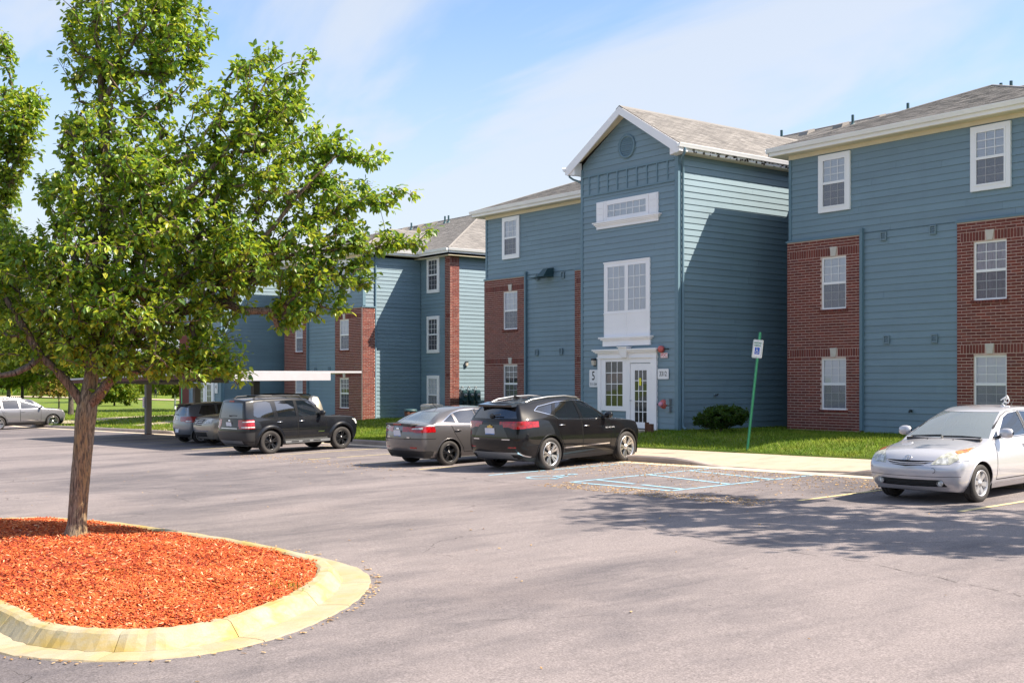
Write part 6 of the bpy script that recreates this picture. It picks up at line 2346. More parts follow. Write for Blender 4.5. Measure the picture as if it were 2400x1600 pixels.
def build_car(name, label, cat, sp, loc, heading, group='parked cars'):
    """heading: unit ground vector the nose points along"""
    rz = math.atan2(heading[1], heading[0])
    root = empty(name, loc, rz, label, cat, group)
    # lean with the car park
    g0 = G(loc[0], loc[1]); gf = G(loc[0] + heading[0] * 1.4, loc[1] + heading[1] * 1.4); gr = G(loc[0] - heading[0] * 1.4, loc[1] - heading[1] * 1.4)
    root.rotation_euler = (0, -math.atan2(gf - gr, 2.8), rz)
    bm = car_shell(sp)
    pid = bm.faces.layers.int.new('pid')
    bvh = BVHTree.FromBMesh(bm)
    parts = {}                                   # id -> (name, material, offset)
    ids = [0]

    def new(nm, mt, off=0.0):
        ids[0] += 1; parts[ids[0]] = (nm, mt, off); return ids[0]

    def sidept(x, z, s, out=0.0):
        h = bvh.ray_cast(Vector((x, s * 3, z)), Vector((0, -s, 0)))
        y = h[0].y if h[0] is not None else s * sp['rows'][3][1]
        return Vector((x, y + s * out, z))

    def endpt(y, z, s, out=0.0):
        h = bvh.ray_cast(Vector((s * 5, y, z)), Vector((-s, 0, 0)))
        x = h[0].x if h[0] is not None else s * 2
        return Vector((x + s * out, y, z))

    def toppt(x, y, out=0.0):
        h = bvh.ray_cast(Vector((x, y, 4)), Vector((0, 0, -1)))
        return Vector((x, y, (h[0].z if h[0] is not None else 1.5) + out))

    ra = sp['tr'] + sp.get('gap', .055)
    KILL = 9999
    for s in (1, -1):
        for d in sp['doors']:
            carve(bm, pid, list(d), 'side', s, new('door', sp['paint']))
        for nm, poly, mt, off in sp.get('side', ()):
            carve(bm, pid, list(poly), 'side', s, new(nm, mt, off))
        for poly, mt in sp['windows']:
            carve(bm, pid, list(poly), 'side', s, new('side_window', mt, -.006))
        for pth, wd, mt, nm in sp.get('strips', ()):
            k = new(nm, mt, -.004 if mt == 'seam' else .002)
            for p, q in zip(pth, pth[1:]):
                dx, dz = q[0] - p[0], q[1] - p[1]; l = math.hypot(dx, dz); nx_, nz_ = -dz / l * wd / 2, dx / l * wd / 2
                carve(bm, pid, [(p[0] - nx_, p[1] - nz_), (q[0] - nx_, q[1] - nz_), (q[0] + nx_, q[1] + nz_), (p[0] + nx_, p[1] + nz_)], 'side', s, k)
        for d in sp['doors']:
            k = new('panel_gap', 'seam', -.006)
            for p, q in zip(d, list(d[1:]) + [d[0]]):
                dx, dz = q[0] - p[0], q[1] - p[1]; l = math.hypot(dx, dz)
                if abs(dz) < .3 * abs(dx) and min(p[1], q[1]) > .8: continue
                nx_, nz_ = -dz / l * .0075, dx / l * .0075
                carve(bm, pid, [(p[0] - nx_, p[1] - nz_), (q[0] - nx_, q[1] - nz_), (q[0] + nx_, q[1] + nz_), (p[0] + nx_, p[1] + nz_)], 'side', s, k)
    for view, nm, poly, mt, off, mirror in sp.get('ends', ()):
        for s in ((1, -1) if mirror else (1,)):
            carve(bm, pid, [(p[0] * s, p[1]) for p in poly], view, 1, new(nm, mt, off))
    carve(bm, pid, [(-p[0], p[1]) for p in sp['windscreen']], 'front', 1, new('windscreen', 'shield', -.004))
    carve(bm, pid, list(sp['rear_window']), 'rear', 1, new('rear_window', sp.get('rearglass', 'privacy'), -.004))
    for s in (1, -1):
        for ax in sp['axles']:
            carve(bm, pid, [(ax + ra * math.cos(2 * PI * k / 24), sp['tr'] + ra * math.sin(2 * PI * k / 24)) for k in range(24)], 'side', s, KILL)
    for f in bm.faces: f.smooth = True
    dead = [f for f in bm.faces if f[pid] == KILL]
    bmesh.ops.delete(bm, geom=dead, context='FACES')
    bm.normal_update()
    bm.faces.ensure_lookup_table()
    groups = {}
    for f in bm.faces: groups.setdefault(f[pid], []).append(f)
    made = {}
    for k, fs in groups.items():
        vi = {}; vs = []; fl = []
        off = parts[k][2] if k in parts else 0.0
        for f in fs:
            q = []
            for v in f.verts:
                if v.index not in vi:
                    vi[v.index] = len(vs); vs.append(v.co + v.normal * off)
                q.append(vi[v.index])
            fl.append(q)
        nm, mt = (parts[k][0], parts[k][1]) if k in parts else ('body', sp['paint'])
        me = bpy.data.meshes.new(nm); me.from_pydata([tuple(v) for v in vs], [], fl); me.materials.append(M[mt])
        me.polygons.foreach_set('use_smooth', [True] * len(fl))
        made[k] = put(nm, me, root)
    bm.free()

    # wheels, wells and lips
    hub, ty, rim = wheel_meshes(sp)
    trk = sp['rows'][2][1] - sp.get('tw', .22) / 2 - .015
    for ax in sp['axles']:
        for s in (1, -1):
            w = put('wheel', hub, root, (ax, s * trk, sp['tr']), (0, 0, 0 if s > 0 else PI))
            w.rotation_euler = (0, rng.uniform(0, 6), 0 if s > 0 else PI)
            put('tyre', ty, w); put('rim', rim, w)
            m = MB(); vs = []; fs = []; n = 14
            for k in range(n + 1):
                a = R(-22) + (PI + R(44)) * k / n
                r_ = ra + .012
                vs += [(ax + r_ * math.cos(a), s * (trk - .30), sp['tr'] + r_ * math.sin(a)), (ax + r_ * math.cos(a), s * (trk + sp.get('tw', .22) * .40), sp['tr'] + r_ * math.sin(a))]
            fs = [(2 * k, 2 * k + 1, 2 * k + 3, 2 * k + 2) for k in range(n)] + [tuple(2 * k for k in range(n + 1))]
            m.add(vs, fs); m.obj('wheel_well', M['blackplastic'], root)
            lip = sp.get('lip')
            pts = []
            for k in range(21):
                a = R(-8) + (PI + R(16)) * k / 20
                rr_ = ra + (lip[1] if lip else .004)
                p = sidept(ax + rr_ * math.cos(a), max(sp['tr'] + rr_ * math.sin(a), .24), s)
                pts.append(p)
            m = MB()
            if lip and lip[2] > .03:                  # broad flare
                vs = []
                for k, p in enumerate(pts):
                    a = R(-8) + (PI + R(16)) * k / 20
                    c_, s_ = math.cos(a), math.sin(a)
                    for rr_, o_ in ((ra - .006, .01), (ra - .004, lip[2] * .9), (ra + .03, lip[2]), (ra + lip[1] * 1.6, lip[2] * .55), (ra + lip[1] * 2.1, .0)):
                        q = sidept(ax + rr_ * c_, max(sp['tr'] + rr_ * s_, .22), s) if rr_ > ra else p
                        vs.append((ax + rr_ * c_, q.y + s * o_, sp['tr'] + rr_ * s_))
                m.add(vs, [(5 * k + j, 5 * k + j + 1, 5 * k + j + 6, 5 * k + j + 5) for k in range(20) for j in range(4)], 0, True)
            else:
                m.tube(pts, .010 if not lip else lip[2], 6)
            m.obj('wheel_arch', M[lip[0] if lip else sp['paint']], root)

    # cabin
    fl = sp['floor']
    m = MB(); m.box(fl[1], fl[0], -.72 * sp['cw'], .72 * sp['cw'], .26, .36); m.obj('cabin_floor', M['blackplastic'], root)
    zseat = sp.get('zseat', .58)
    def seat(x, y, w, hd=True):
        m = MB()
        m.hexa([(x + .25, y - w, zseat - .22), (x - .25, y - w, zseat - .22), (x - .25, y + w, zseat - .22), (x + .25, y + w, zseat - .22), (x + .25, y - w, zseat), (x - .25, y - w, zseat - .05), (x - .25, y + w, zseat - .05), (x + .25, y + w, zseat)])
        zt = zseat + .60
        m.hexa([(x - .20, y - w, zseat - .06), (x - .34, y - w, zseat - .06), (x - .34, y + w, zseat - .06), (x - .20, y + w, zseat - .06), (x - .40, y - w * .8, zt), (x - .48, y - w * .8, zt), (x - .48, y + w * .8, zt), (x - .40, y + w * .8, zt)])
        if hd: m.hexa([(x - .41, y - .12, zt + .03), (x - .49, y - .12, zt + .03), (x - .49, y + .12, zt + .03), (x - .41, y + .12, zt + .03), (x - .42, y - .10, zt + .19), (x - .49, y - .10, zt + .19), (x - .49, y + .10, zt + .19), (x - .42, y + .10, zt + .19)])
        m.obj('seat', M['seat'], root)
    for y in (.37, -.37): seat(sp['seats'][0], y, .24)
    seat(sp['seats'][1], .36, .30); seat(sp['seats'][1], -.36, .30)
    dx = sp['dash']
    m = MB(); m.hexa([(dx, -.68, .62), (dx - .36, -.68, .62), (dx - .36, .68, .62), (dx, .68, .62), (dx + .10, -.66, sp['zdash']), (dx - .32, -.64, sp['zdash'] - .02), (dx - .32, .64, sp['zdash'] - .02), (dx + .10, .66, sp['zdash'])]); m.obj('dashboard', M['seat'], root)
    m = MB()
    ang = [2 * PI * k / 18 for k in range(19)]
    m.tube([(dx - .42 + .06 * math.sin(a), .37 + .18 * math.cos(a), sp['zdash'] - .08 + .17 * math.sin(a)) for a in ang], .014, 6, caps=False); m.obj('steering_wheel', M['blackplastic'], root)

    # mirrors, handles
    mx, mz = sp['mirror']
    for s in (1, -1):
        b = sidept(mx, mz - .10, s)
        m = MB(); c = Vector((mx + .0, b.y + s * .13, mz))
        m.lathe([(.02, -.115), (.060, -.10), (.082, -.04), (.085, .03), (.070, .09), (.03, .112)], 14, 'y', 0, Matrix.Translation(c) @ Matrix.Diagonal((.75, 1, 1, 1)))
        m.obj('mirror', M[sp.get('mirrormat', sp['paint'])], root)
        m = MB(); m.tube([b + Vector((0, -s * .02, .02)), c + Vector((0, -s * .08, -.03))], .028, 6); m.obj('mirror_arm', M['blackplastic'], root)
        for hx, hz in sp['handles']:
            p = sidept(hx, hz, s)
            m = MB(); m.tube([p + Vector((.09, s * .004, .004)), p + Vector((.07, s * .030, .004)), p + Vector((-.07, s * .030, 0)), p + Vector((-.10, s * .004, 0))], .013, 6)
            m.obj('door_handle', M[sp.get('handlemat', sp['paint'])], root)
    sp['_fn'] = (sidept, endpt, toppt)
    # plate
    for s, z, y in sp.get('plates', ()):
        p = endpt(y, z, s, .006); q1 = endpt(y, z + .06, s, .006); q0 = endpt(y, z - .06, s, .006)
        tilt = math.atan2((q1.x - q0.x), .12)
        m = MB(); m.box(-.012, 0, -.155, .155, -.078, .078)
        fr_ = m.obj('plate_frame', M['chrome'], root, p, (0, tilt, PI if s < 0 else 0))
        MB().box(0.001, .006, -.148, .148, -.070, .070).obj('licence_plate', M['plate'], fr_)
        MB().box(.006, .0075, -.146, .146, -.068, -.050).obj('plate_band', M['plateblue'], fr_)
    return root, sidept, endpt, toppt


def rail_pair(root, pts, y, r, mt, nm='roof_rail', toppt=None, lift=.035, legs=True):
    for s in (1, -1):
        P_ = [toppt(x, s * (y + dy), 0) for x, dy in pts]
        m = MB()
        mid = [P_[0]] + [p + Vector((0, 0, lift)) for p in P_[1:-1]] + [P_[-1]]
        m.tube(mid, r, 8)
        m.obj(nm, M[mt], root)


def dot_on(root, nm, p, r, mt, axis='x', thick=.012, sy=1.0, sz=1.0):
    m = MB(); m.lathe([(.0, thick), (r * .8, thick), (r, thick * .4), (r, -.006)], 18, axis, 0)
    o = m.obj(nm, M[mt], root, p)
    o.scale = (1, sy, sz)
    return o


M['paint_black'] = car_paint('black_metallic_paint', (0.004, 0.004, 0.005), 0.0, 0.35, 0.8, 0.1)
M['paint_black2'] = car_paint('faded_black_paint', (0.006, 0.007, 0.010), 0.0, 0.35, 0.8, 0.12)
M['paint_grey'] = car_paint('warm_grey_paint', (0.135, 0.127, 0.130), 0.6, 0.30)
M['paint_silver'] = car_paint('silver_paint', (0.52, 0.52, 0.56), 0.4, 0.34)
M['paint_silver2'] = car_paint('silver_grey_paint', (0.20, 0.20, 0.215), 0.5, 0.32)
M['paint_beige'] = car_paint('champagne_paint', (0.36, 0.33, 0.275), 0.55, 0.32)
M['paint_steel'] = car_paint('steel_grey_paint', (0.20, 0.22, 0.25), 0.6, 0.32)

# --- black crossover, nose to the entrance
BLZ = dict(
    rows=[(2.32, .80, .90, .96), (2.04, .945, 1.01, 1.07), (1.43, .975, 1.07, 1.13), (.80, .972, 1.11, 1.16), (.10, .966, 1.11, 1.12), (-.60, .968, 1.14, 1.15), (-1.30, .984, 1.20, 1.2), (-2.08, .965, 1.21, 1.22), (-2.50, .87, 1.14, 1.17)],
    a=3, b=8, roof=[(.04, .60, 1.60, 1.645), (-.25, .635, 1.655, 1.695), (-.70, .645, 1.67, 1.71), (-1.25, .63, 1.645, 1.695), (-1.80, .60, 1.585, 1.645), (-2.12, .575, 1.545, 1.61)],
    fx=(-.18, -.04, .02, 0, -.10), rx=(.20, .03, -.02, .0, .03), bowf=.24, bowr=.15, zl=(.22, .37, .66), tr=.384, tw=.265, rim=.268, wheel='ten', wheelmat='alloy', axles=(1.43, -1.43), gap=.045,
    paint='paint_black', lip=('paint_black', .03, .014),
    doors=[[(.78, .43), (.80, 1.08), (-.27, 1.12), (-.27, .43)], [(-.28, .43), (-.28, 1.12), (-1.22, 1.17), (-1.16, .90), (-.93, .52), (-.90, .43)]],
    windows=[([(.60, 1.155), (-.20, 1.165), (-.25, 1.575), (-.04, 1.565), (.12, 1.50)], 'carglass'), ([(-.31, 1.165), (-1.10, 1.205), (-1.20, 1.26), (-1.00, 1.555), (-.34, 1.58)], 'privacy'), ([(-1.30, 1.30), (-1.72, 1.405), (-1.60, 1.475), (-1.12, 1.535)], 'privacy')],
    side=[('pillar', [(-.205, 1.16), (-.305, 1.16), (-.335, 1.585), (-.255, 1.58)], 'glossblack', 0.0), ('cladding', [(2.3, .20), (2.3, .34), (-2.4, .34), (-2.4, .20)], 'blackplastic', .004)],
    strips=[([(.74, .52), (-.95, .50)], .028, 'chrome', 'side_moulding'), ([(.66, 1.138), (-.2, 1.148), (-1.12, 1.188), (-1.26, 1.27), (-1.80, 1.40)], .016, 'chrome', 'window_moulding'), ([(.17, 1.52), (-.03, 1.585), (-.35, 1.60), (-1.0, 1.575), (-1.62, 1.49), (-1.80, 1.40)], .014, 'chrome', 'window_moulding')],
    windscreen=[(-.70, 1.17), (.70, 1.17), (.54, 1.585), (-.54, 1.585)], rear_window=[(-.70, 1.23), (.70, 1.23), (.53, 1.53), (-.53, 1.53)],
    ends=[('rear', 'tailgate_panel', [(-.56, .75), (.56, .75), (.36, 1.09), (-.36, 1.09)], 'glossblack', .002, False), ('rear', 'taillight', [(.43, 1.065), (.60, 1.115), (.80, 1.15), (.98, 1.165), (1.0, 1.05), (.86, 1.0), (.66, .99)], 'redlens', .006, True),
          ('rear', 'bumper_insert', [(-.62, .30), (.62, .30), (.80, .46), (-.80, .46)], 'metal', .004, False), ('rear', 'reflector', [(.52, .555), (.72, .555), (.72, .585), (.52, .585)], 'redlens', .004, True),
          ('rear', 'trim_strip', [(.36, .742), (.58, .742), (.57, .765), (.36, .765)], 'chrome', .006, True), ('rear', 'trim_strip', [(.72, .44), (.86, .34), (.88, .36), (.74, .475)], 'chrome', .006, True),
          ('rear', 'exhaust_tip', [(.58, .33), (.78, .33), (.74, .41), (.56, .41)], 'ink', -.01, True),
          ('front', 'headlight', [(.50, .66), (.80, .70), (.80, .80), (.52, .78)], 'clearlens', .004, True), ('front', 'grille', [(-.62, .48), (.62, .48), (.66, .80), (-.66, .80)], 'blackplastic', -.01, False)],
    floor=(.9, -2.2), cw=1.0, seats=(.10, -.85), zseat=.66, dash=.85, zdash=1.08, mirror=(.60, 1.22), mirrormat='glossblack', handles=((-.12, .985), (-1.02, 1.04)), handlemat='chrome', plates=((-1, .935, 0),))
BLZ['side'].append(('taillight', [(-2.60, 1.03), (-2.60, 1.155), (-2.2, 1.17), (-1.86, 1.155), (-2.05, 1.10), (-2.3, 1.03)], 'redlens', .006))
BLZ['side'].append(('marker_light', [(2.02, .80), (2.08, .80), (2.05, .70), (1.99, .70)], 'amber', .006))


def mid_of(x, y, h, dx, dy):
    """car centre from the ground point under the right-hand rear tyre"""
    rgt = (h[1], -h[0])
    return (x - dx * h[0] - dy * rgt[0], y - dx * h[1] - dy * rgt[1])


def heading(deg):            # degrees left of straight-in (+Y)
    a = R(90 + deg)
    return (math.cos(a), math.sin(a))


def centre(rr_x, rr_y, hd, sp):
    trk = sp['rows'][2][1] - sp.get('tw', .22) / 2
    x, y = mid_of(rr_x, rr_y, hd, sp['axles'][1], trk)
    return (x, y, G(x, y))


h = heading(9.0)
car, sp_, ep_, tp_ = build_car('crossover_car', 'glossy black crossover with gold emblem, parked nose-in at the entrance', 'car', BLZ, centre(-21.30, 17.42, h, BLZ), h)
rail_pair(car, [(.08, 0), (-.05, .0), (-.5, .015), (-1.1, .01), (-1.65, 0), (-1.85, 0)], .545, .022, 'alloy', toppt=tp_)
m = MB()
zt = tp_(-2.02, 0).z
m.hexa([(-1.98, -.56, zt - .10), (-2.30, -.54, zt - .125), (-2.30, .54, zt - .125), (-1.98, .56, zt - .10), (-1.98, -.55, zt - .02), (-2.32, -.53, zt - .075), (-2.32, .53, zt - .075), (-1.98, .55, zt - .02)])
m.obj('spoiler', M['glossblack'], car)
p = tp_(-1.55, 0); MB().hexa([p + Vector(v) for v in ((.12, -.02, 0), (-.10, -.025, 0), (-.10, .025, 0), (.12, .02, 0), (-.02, -.006, .065), (-.10, -.008, .075), (-.10, .008, .075), (-.02, .006, .065))]).obj('antenna', M['glossblack'], car)
p = ep_(0, 1.285, -1, .01); m = MB(); m.tube([p + Vector((0, .02, 0)), p + Vector((-.03, -.04, .015)), p + Vector((-.03, -.30, .045))], .014, 6); m.lathe([(.0, .05), (.05, .04), (.06, 0)], 10, 'x', 0, Matrix.Translation(p) @ Matrix.Scale(-1, 4, (1, 0, 0))); m.obj('rear_wiper', M['blackplastic'], car)
p = ep_(0, 1.04, -1, .012)
m = MB(); m.prism([(-.085, -.026), (-.028, -.026), (-.022, -.045), (.030, -.045), (.030, -.026), (.088, -.022), (.078, .026), (.028, .026), (.022, .045), (-.030, .045), (-.030, .026), (-.088, .022)], -.008, .004, 'x'); m.obj('emblem', M['gold'], car, p)
for i, ch in enumerate('BLAZER'):
    p = sp_(.60 + i * .060, .905 - i * .0005, -1, .004)
    put('lettering', shared(('ltr', ch), lambda ch=ch: text_mesh(ch, .044, M['vinyl'], .003, 'CENTER', 1.15)), car, p, (R(90), 0, 0))

# --- warm grey saloon
FOC = dict(
    rows=[(2.20, .72, .70, .76), (1.96, .87, .82, .88), (1.324, .91, .91, .97), (.78, .915, .955, 1.01), (.10, .915, .965, .97), (-.55, .918, .985, .99), (-1.20, .92, 1.02, 1.03), (-1.80, .905, 1.05, 1.08), (-2.10, .87, 1.05, 1.10), (-2.30, .77, 1.00, 1.05)],
    a=3, b=7, roof=[(.14, .55, 1.395, 1.435), (-.20, .585, 1.435, 1.472), (-.60, .59, 1.435, 1.475), (-1.00, .575, 1.395, 1.445), (-1.34, .55, 1.315, 1.37)],
    fx=(-.16, -.03, .02, 0, -.12), rx=(.20, .03, -.03, -.02, .03), bowf=.25, bowr=.16, zl=(.20, .33, .58), tr=.316, tw=.215, rim=.212, wheel='y_five', wheelmat='blackwheel', axles=(1.324, -1.324), gap=.05,
    paint='paint_grey', inset=.05,
    doors=[[(.76, .33), (.78, .92), (-.30, .965), (-.30, .33)], [(-.31, .33), (-.31, .965), (-1.24, 1.0), (-1.16, .80), (-.90, .44), (-.86, .33)]],
    windows=[([(.58, 1.005), (-.27, 1.02), (-.30, 1.365), (-.06, 1.36), (.14, 1.30)], 'carglass'), ([(-.38, 1.02), (-1.00, 1.05), (-1.04, 1.305), (-.80, 1.355), (-.40, 1.37)], 'carglass'), ([(-1.09, 1.065), (-1.46, 1.10), (-1.11, 1.275)], 'carglass')],
    side=[('pillar', [(-.275, 1.02), (-.375, 1.02), (-.395, 1.38), (-.305, 1.38)], 'glossblack', 0.0), ('taillight', [(-2.4, .86), (-2.4, 1.0), (-1.86, 1.0), (-1.83, .96), (-2.02, .90)], 'redlens', .006), ('bumper_strip', [(-2.4, .70), (-2.4, .705), (-1.75, .705), (-1.75, .70)], 'seam', -.004)],
    strips=[([(.64, .985), (-.3, 1.0), (-1.02, 1.03), (-1.52, 1.085), (-1.09, 1.295), (-.80, 1.375), (-.35, 1.39)], .014, 'chrome', 'window_moulding')],
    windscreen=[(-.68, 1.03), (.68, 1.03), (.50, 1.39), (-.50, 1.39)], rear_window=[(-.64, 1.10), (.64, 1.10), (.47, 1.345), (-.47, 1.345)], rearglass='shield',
    ends=[('rear', 'taillight', [(.50, .885), (.42, .925), (.50, .97), (.80, 1.0), (.90, .99), (.90, .86), (.66, .85)], 'redlens', .006, True), ('rear', 'light_insert', [(.50, .935), (.54, .965), (.80, .985), (.80, .935)], 'clearlens', .010, True),
          ('rear', 'bumper_strip', [(-.95, .69), (.95, .69), (.95, .70), (-.95, .70)], 'seam', -.004, False), ('rear', 'bumper_lower', [(-.9, .22), (.9, .22), (.86, .40), (-.86, .40)], 'blackplastic', .003, False),
          ('rear', 'reflector', [(.46, .46), (.66, .46), (.66, .50), (.46, .50)], 'redlens', .005, True),
          ('front', 'headlight', [(.46, .62), (.78, .66), (.80, .76), (.56, .74)], 'clearlens', .004, True), ('front', 'grille', [(-.45, .36), (.45, .36), (.36, .56), (-.36, .56)], 'blackplastic', -.01, False)],
    floor=(.9, -1.6), cw=.92, seats=(.10, -.75), zseat=.52, dash=.78, zdash=.96, mirror=(.55, 1.02), handles=((-.14, .86), (-1.05, .88)), plates=((-1, .83, 0),))
h = heading(2.0)
car, sp_, ep_, tp_ = build_car('saloon_car', 'warm grey saloon with black wheels, parked left of the black crossover', 'car', FOC, centre(-24.48, 16.78, h, FOC), h)
m = MB(); z = tp_(-2.16, 0).z
m.hexa([(-2.02, -.62, z - .02), (-2.27, -.56, z - .045), (-2.27, .56, z - .045), (-2.02, .62, z - .02), (-2.02, -.60, z + .004), (-2.27, -.55, z + .006), (-2.27, .55, z + .006), (-2.02, .60, z + .004)]); m.obj('boot_lip', M['paint_grey'], car)
MB().box(-2.305, -2.298, -.16, .16, z - .03, z + .004).obj('brake_light', M['redlens'], car)
p = tp_(-1.05, 0); MB().tube([p, p + Vector((-.10, 0, .07)), p + Vector((-.16, 0, .15))], .008, 6).obj('antenna', M['blackplastic'], car)
dot_on(car, 'emblem', ep_(0, .945, -1, .0), .052, 'chrome', thick=-.012, sy=1.35, sz=.6)
for s in (1, -1):
    p = ep_(s * .42, .735, -1, .004); MB().box(-.006, .002, -.07, .07, -.012, .012).obj('badge', M['chrome'], car, p)

# --- older black sport-utility car
ESC = dict(
    rows=[(2.16, .76, .94, .98), (1.96, .875, 1.02, 1.06), (1.31, .90, 1.07, 1.11), (.74, .902, 1.09, 1.13), (.10, .898, 1.085, 1.09), (-.55, .898, 1.085, 1.09), (-1.20, .902, 1.09, 1.1), (-1.98, .892, 1.09, 1.1), (-2.22, .84, 1.08, 1.10)],
    a=3, b=8, roof=[(.22, .60, 1.62, 1.665), (-.05, .645, 1.675, 1.715), (-.55, .66, 1.695, 1.735), (-1.2, .66, 1.695, 1.735), (-1.78, .655, 1.675, 1.72), (-2.06, .635, 1.635, 1.69)],
    fx=(-.12, -.01, .03, .02, -.06), rx=(.12, -.02, -.06, -.02, .0), bowf=.18, bowr=.08, zl=(.26, .40, .70), tr=.366, tw=.245, rim=.225, wheel='five_double', wheelmat='blackwheel', axles=(1.31, -1.31), gap=.06, crs=.6, crr=.6,
    paint='paint_black2', lip=('paint_black2', .05, .045),
    doors=[[(.70, .44), (.72, 1.06), (-.32, 1.06), (-.32, .44)], [(-.33, .44), (-.33, 1.06), (-1.10, 1.06), (-1.08, .94), (-.86, .60), (-.84, .44)]],
    windows=[([(.58, 1.125), (-.27, 1.125), (-.29, 1.60), (.04, 1.59), (.20, 1.55)], 'carglass'), ([(-.37, 1.125), (-1.02, 1.125), (-1.06, 1.605), (-.40, 1.61)], 'privacy'), ([(-1.16, 1.13), (-1.74, 1.135), (-1.86, 1.19), (-1.80, 1.55), (-1.70, 1.60), (-1.34, 1.61), (-1.22, 1.56)], 'privacy')],
    side=[('taillight', [(-2.4, .80), (-2.4, 1.07), (-1.99, 1.07), (-1.99, .80)], 'redlens', .006), ('cladding', [(2.3, .24), (2.3, .40), (-2.4, .40), (-2.4, .24)], 'blackplastic', .004), ('marker_light', [(2.02, .86), (2.12, .82), (2.08, .96), (1.99, .97)], 'amber', .006)],
    windscreen=[(-.70, 1.16), (.70, 1.16), (.56, 1.615), (-.56, 1.615)], rear_window=[(-.66, 1.12), (.66, 1.12), (.57, 1.58), (-.57, 1.58)],
    ends=[('rear', 'taillight', [(.63, .80), (.92, .80), (.92, 1.07), (.63, 1.06)], 'redlens', .006, True), ('rear', 'light_insert', [(.66, .99), (.88, 1.0), (.88, 1.03), (.66, 1.02)], 'clearlens', .010, True), ('rear', 'light_insert', [(.66, .83), (.88, .83), (.88, .86), (.66, .86)], 'clearlens', .010, True),
          ('rear', 'bumper', [(-.95, .42), (.95, .42), (.95, .68), (-.95, .68)], 'blackplastic', .012, False), ('rear', 'bumper_insert', [(-.60, .34), (.60, .34), (.62, .44), (-.62, .44)], 'metal', .010, False), ('rear', 'trim_strip', [(-.46, .80), (.46, .80), (.46, .815), (-.46, .815)], 'chrome', .008, False),
          ('front', 'headlight', [(.50, .78), (.84, .80), (.84, .96), (.50, .94)], 'clearlens', .004, True), ('front', 'grille', [(-.46, .66), (.46, .66), (.46, .92), (-.46, .92)], 'chrome', -.01, False)],
    floor=(.9, -2.0), cw=.95, seats=(.08, -.85), zseat=.70, dash=.74, zdash=1.06, mirror=(.52, 1.20), mirrormat='blackplastic', handles=((-.18, .97), (-.98, .97)), handlemat='chrome', plates=((-1, .92, 0),))
h = heading(6.0)
car, sp_, ep_, tp_ = build_car('sport_utility_car', 'older boxy black sport utility car with roof rails and black wheels', 'car', ESC, centre(-33.08, 16.08, h, ESC), h)
rail_pair(car, [(.0, 0), (-.12, .0), (-.7, .02), (-1.3, .02), (-1.62, 0), (-1.72, 0)], .56, .022, 'blackplastic', toppt=tp_, lift=.06)
for x in (-.35, -1.25):
    m = MB(); m.tube([tp_(x, -.57, .065), tp_(x, 0, .05), tp_(x, .57, .065)], .016, 6); m.obj('cross_bar', M['blackplastic'], car)
for s in (1, -1):
    m = MB(); m.box(-.84, .80, *sorted((s * .84, s * .955)), .31, .385); m.obj('running_board', M['metal'], car)
    for x in (-.5, -.1, .3): m = MB(); m.box(x - .13, x + .13, *sorted((s * .953, s * .962)), .335, .372); m.obj('step_pad', M['blackplastic'], car)
p = ep_(0, 1.17, -1, .008); MB().tube([p, p + Vector((-.03, -.05, .03)), p + Vector((.0, -.34, .03))], .012, 6).obj('rear_wiper', M['blackplastic'], car)
MB().box(-.008, .002, -.13, .13, -.018, .018).obj('brake_light', M['redlens'], car, ep_(0, 1.625, -1, .004))
dot_on(car, 'emblem', ep_(0, 1.04, -1, .0), .05, 'chrome', thick=-.012, sy=1.4, sz=.6)
MB().box(-.11, .11, -.004, .006, -.016, .016).obj('badge', M['chrome'], car, sp_(.52, .62, -1))

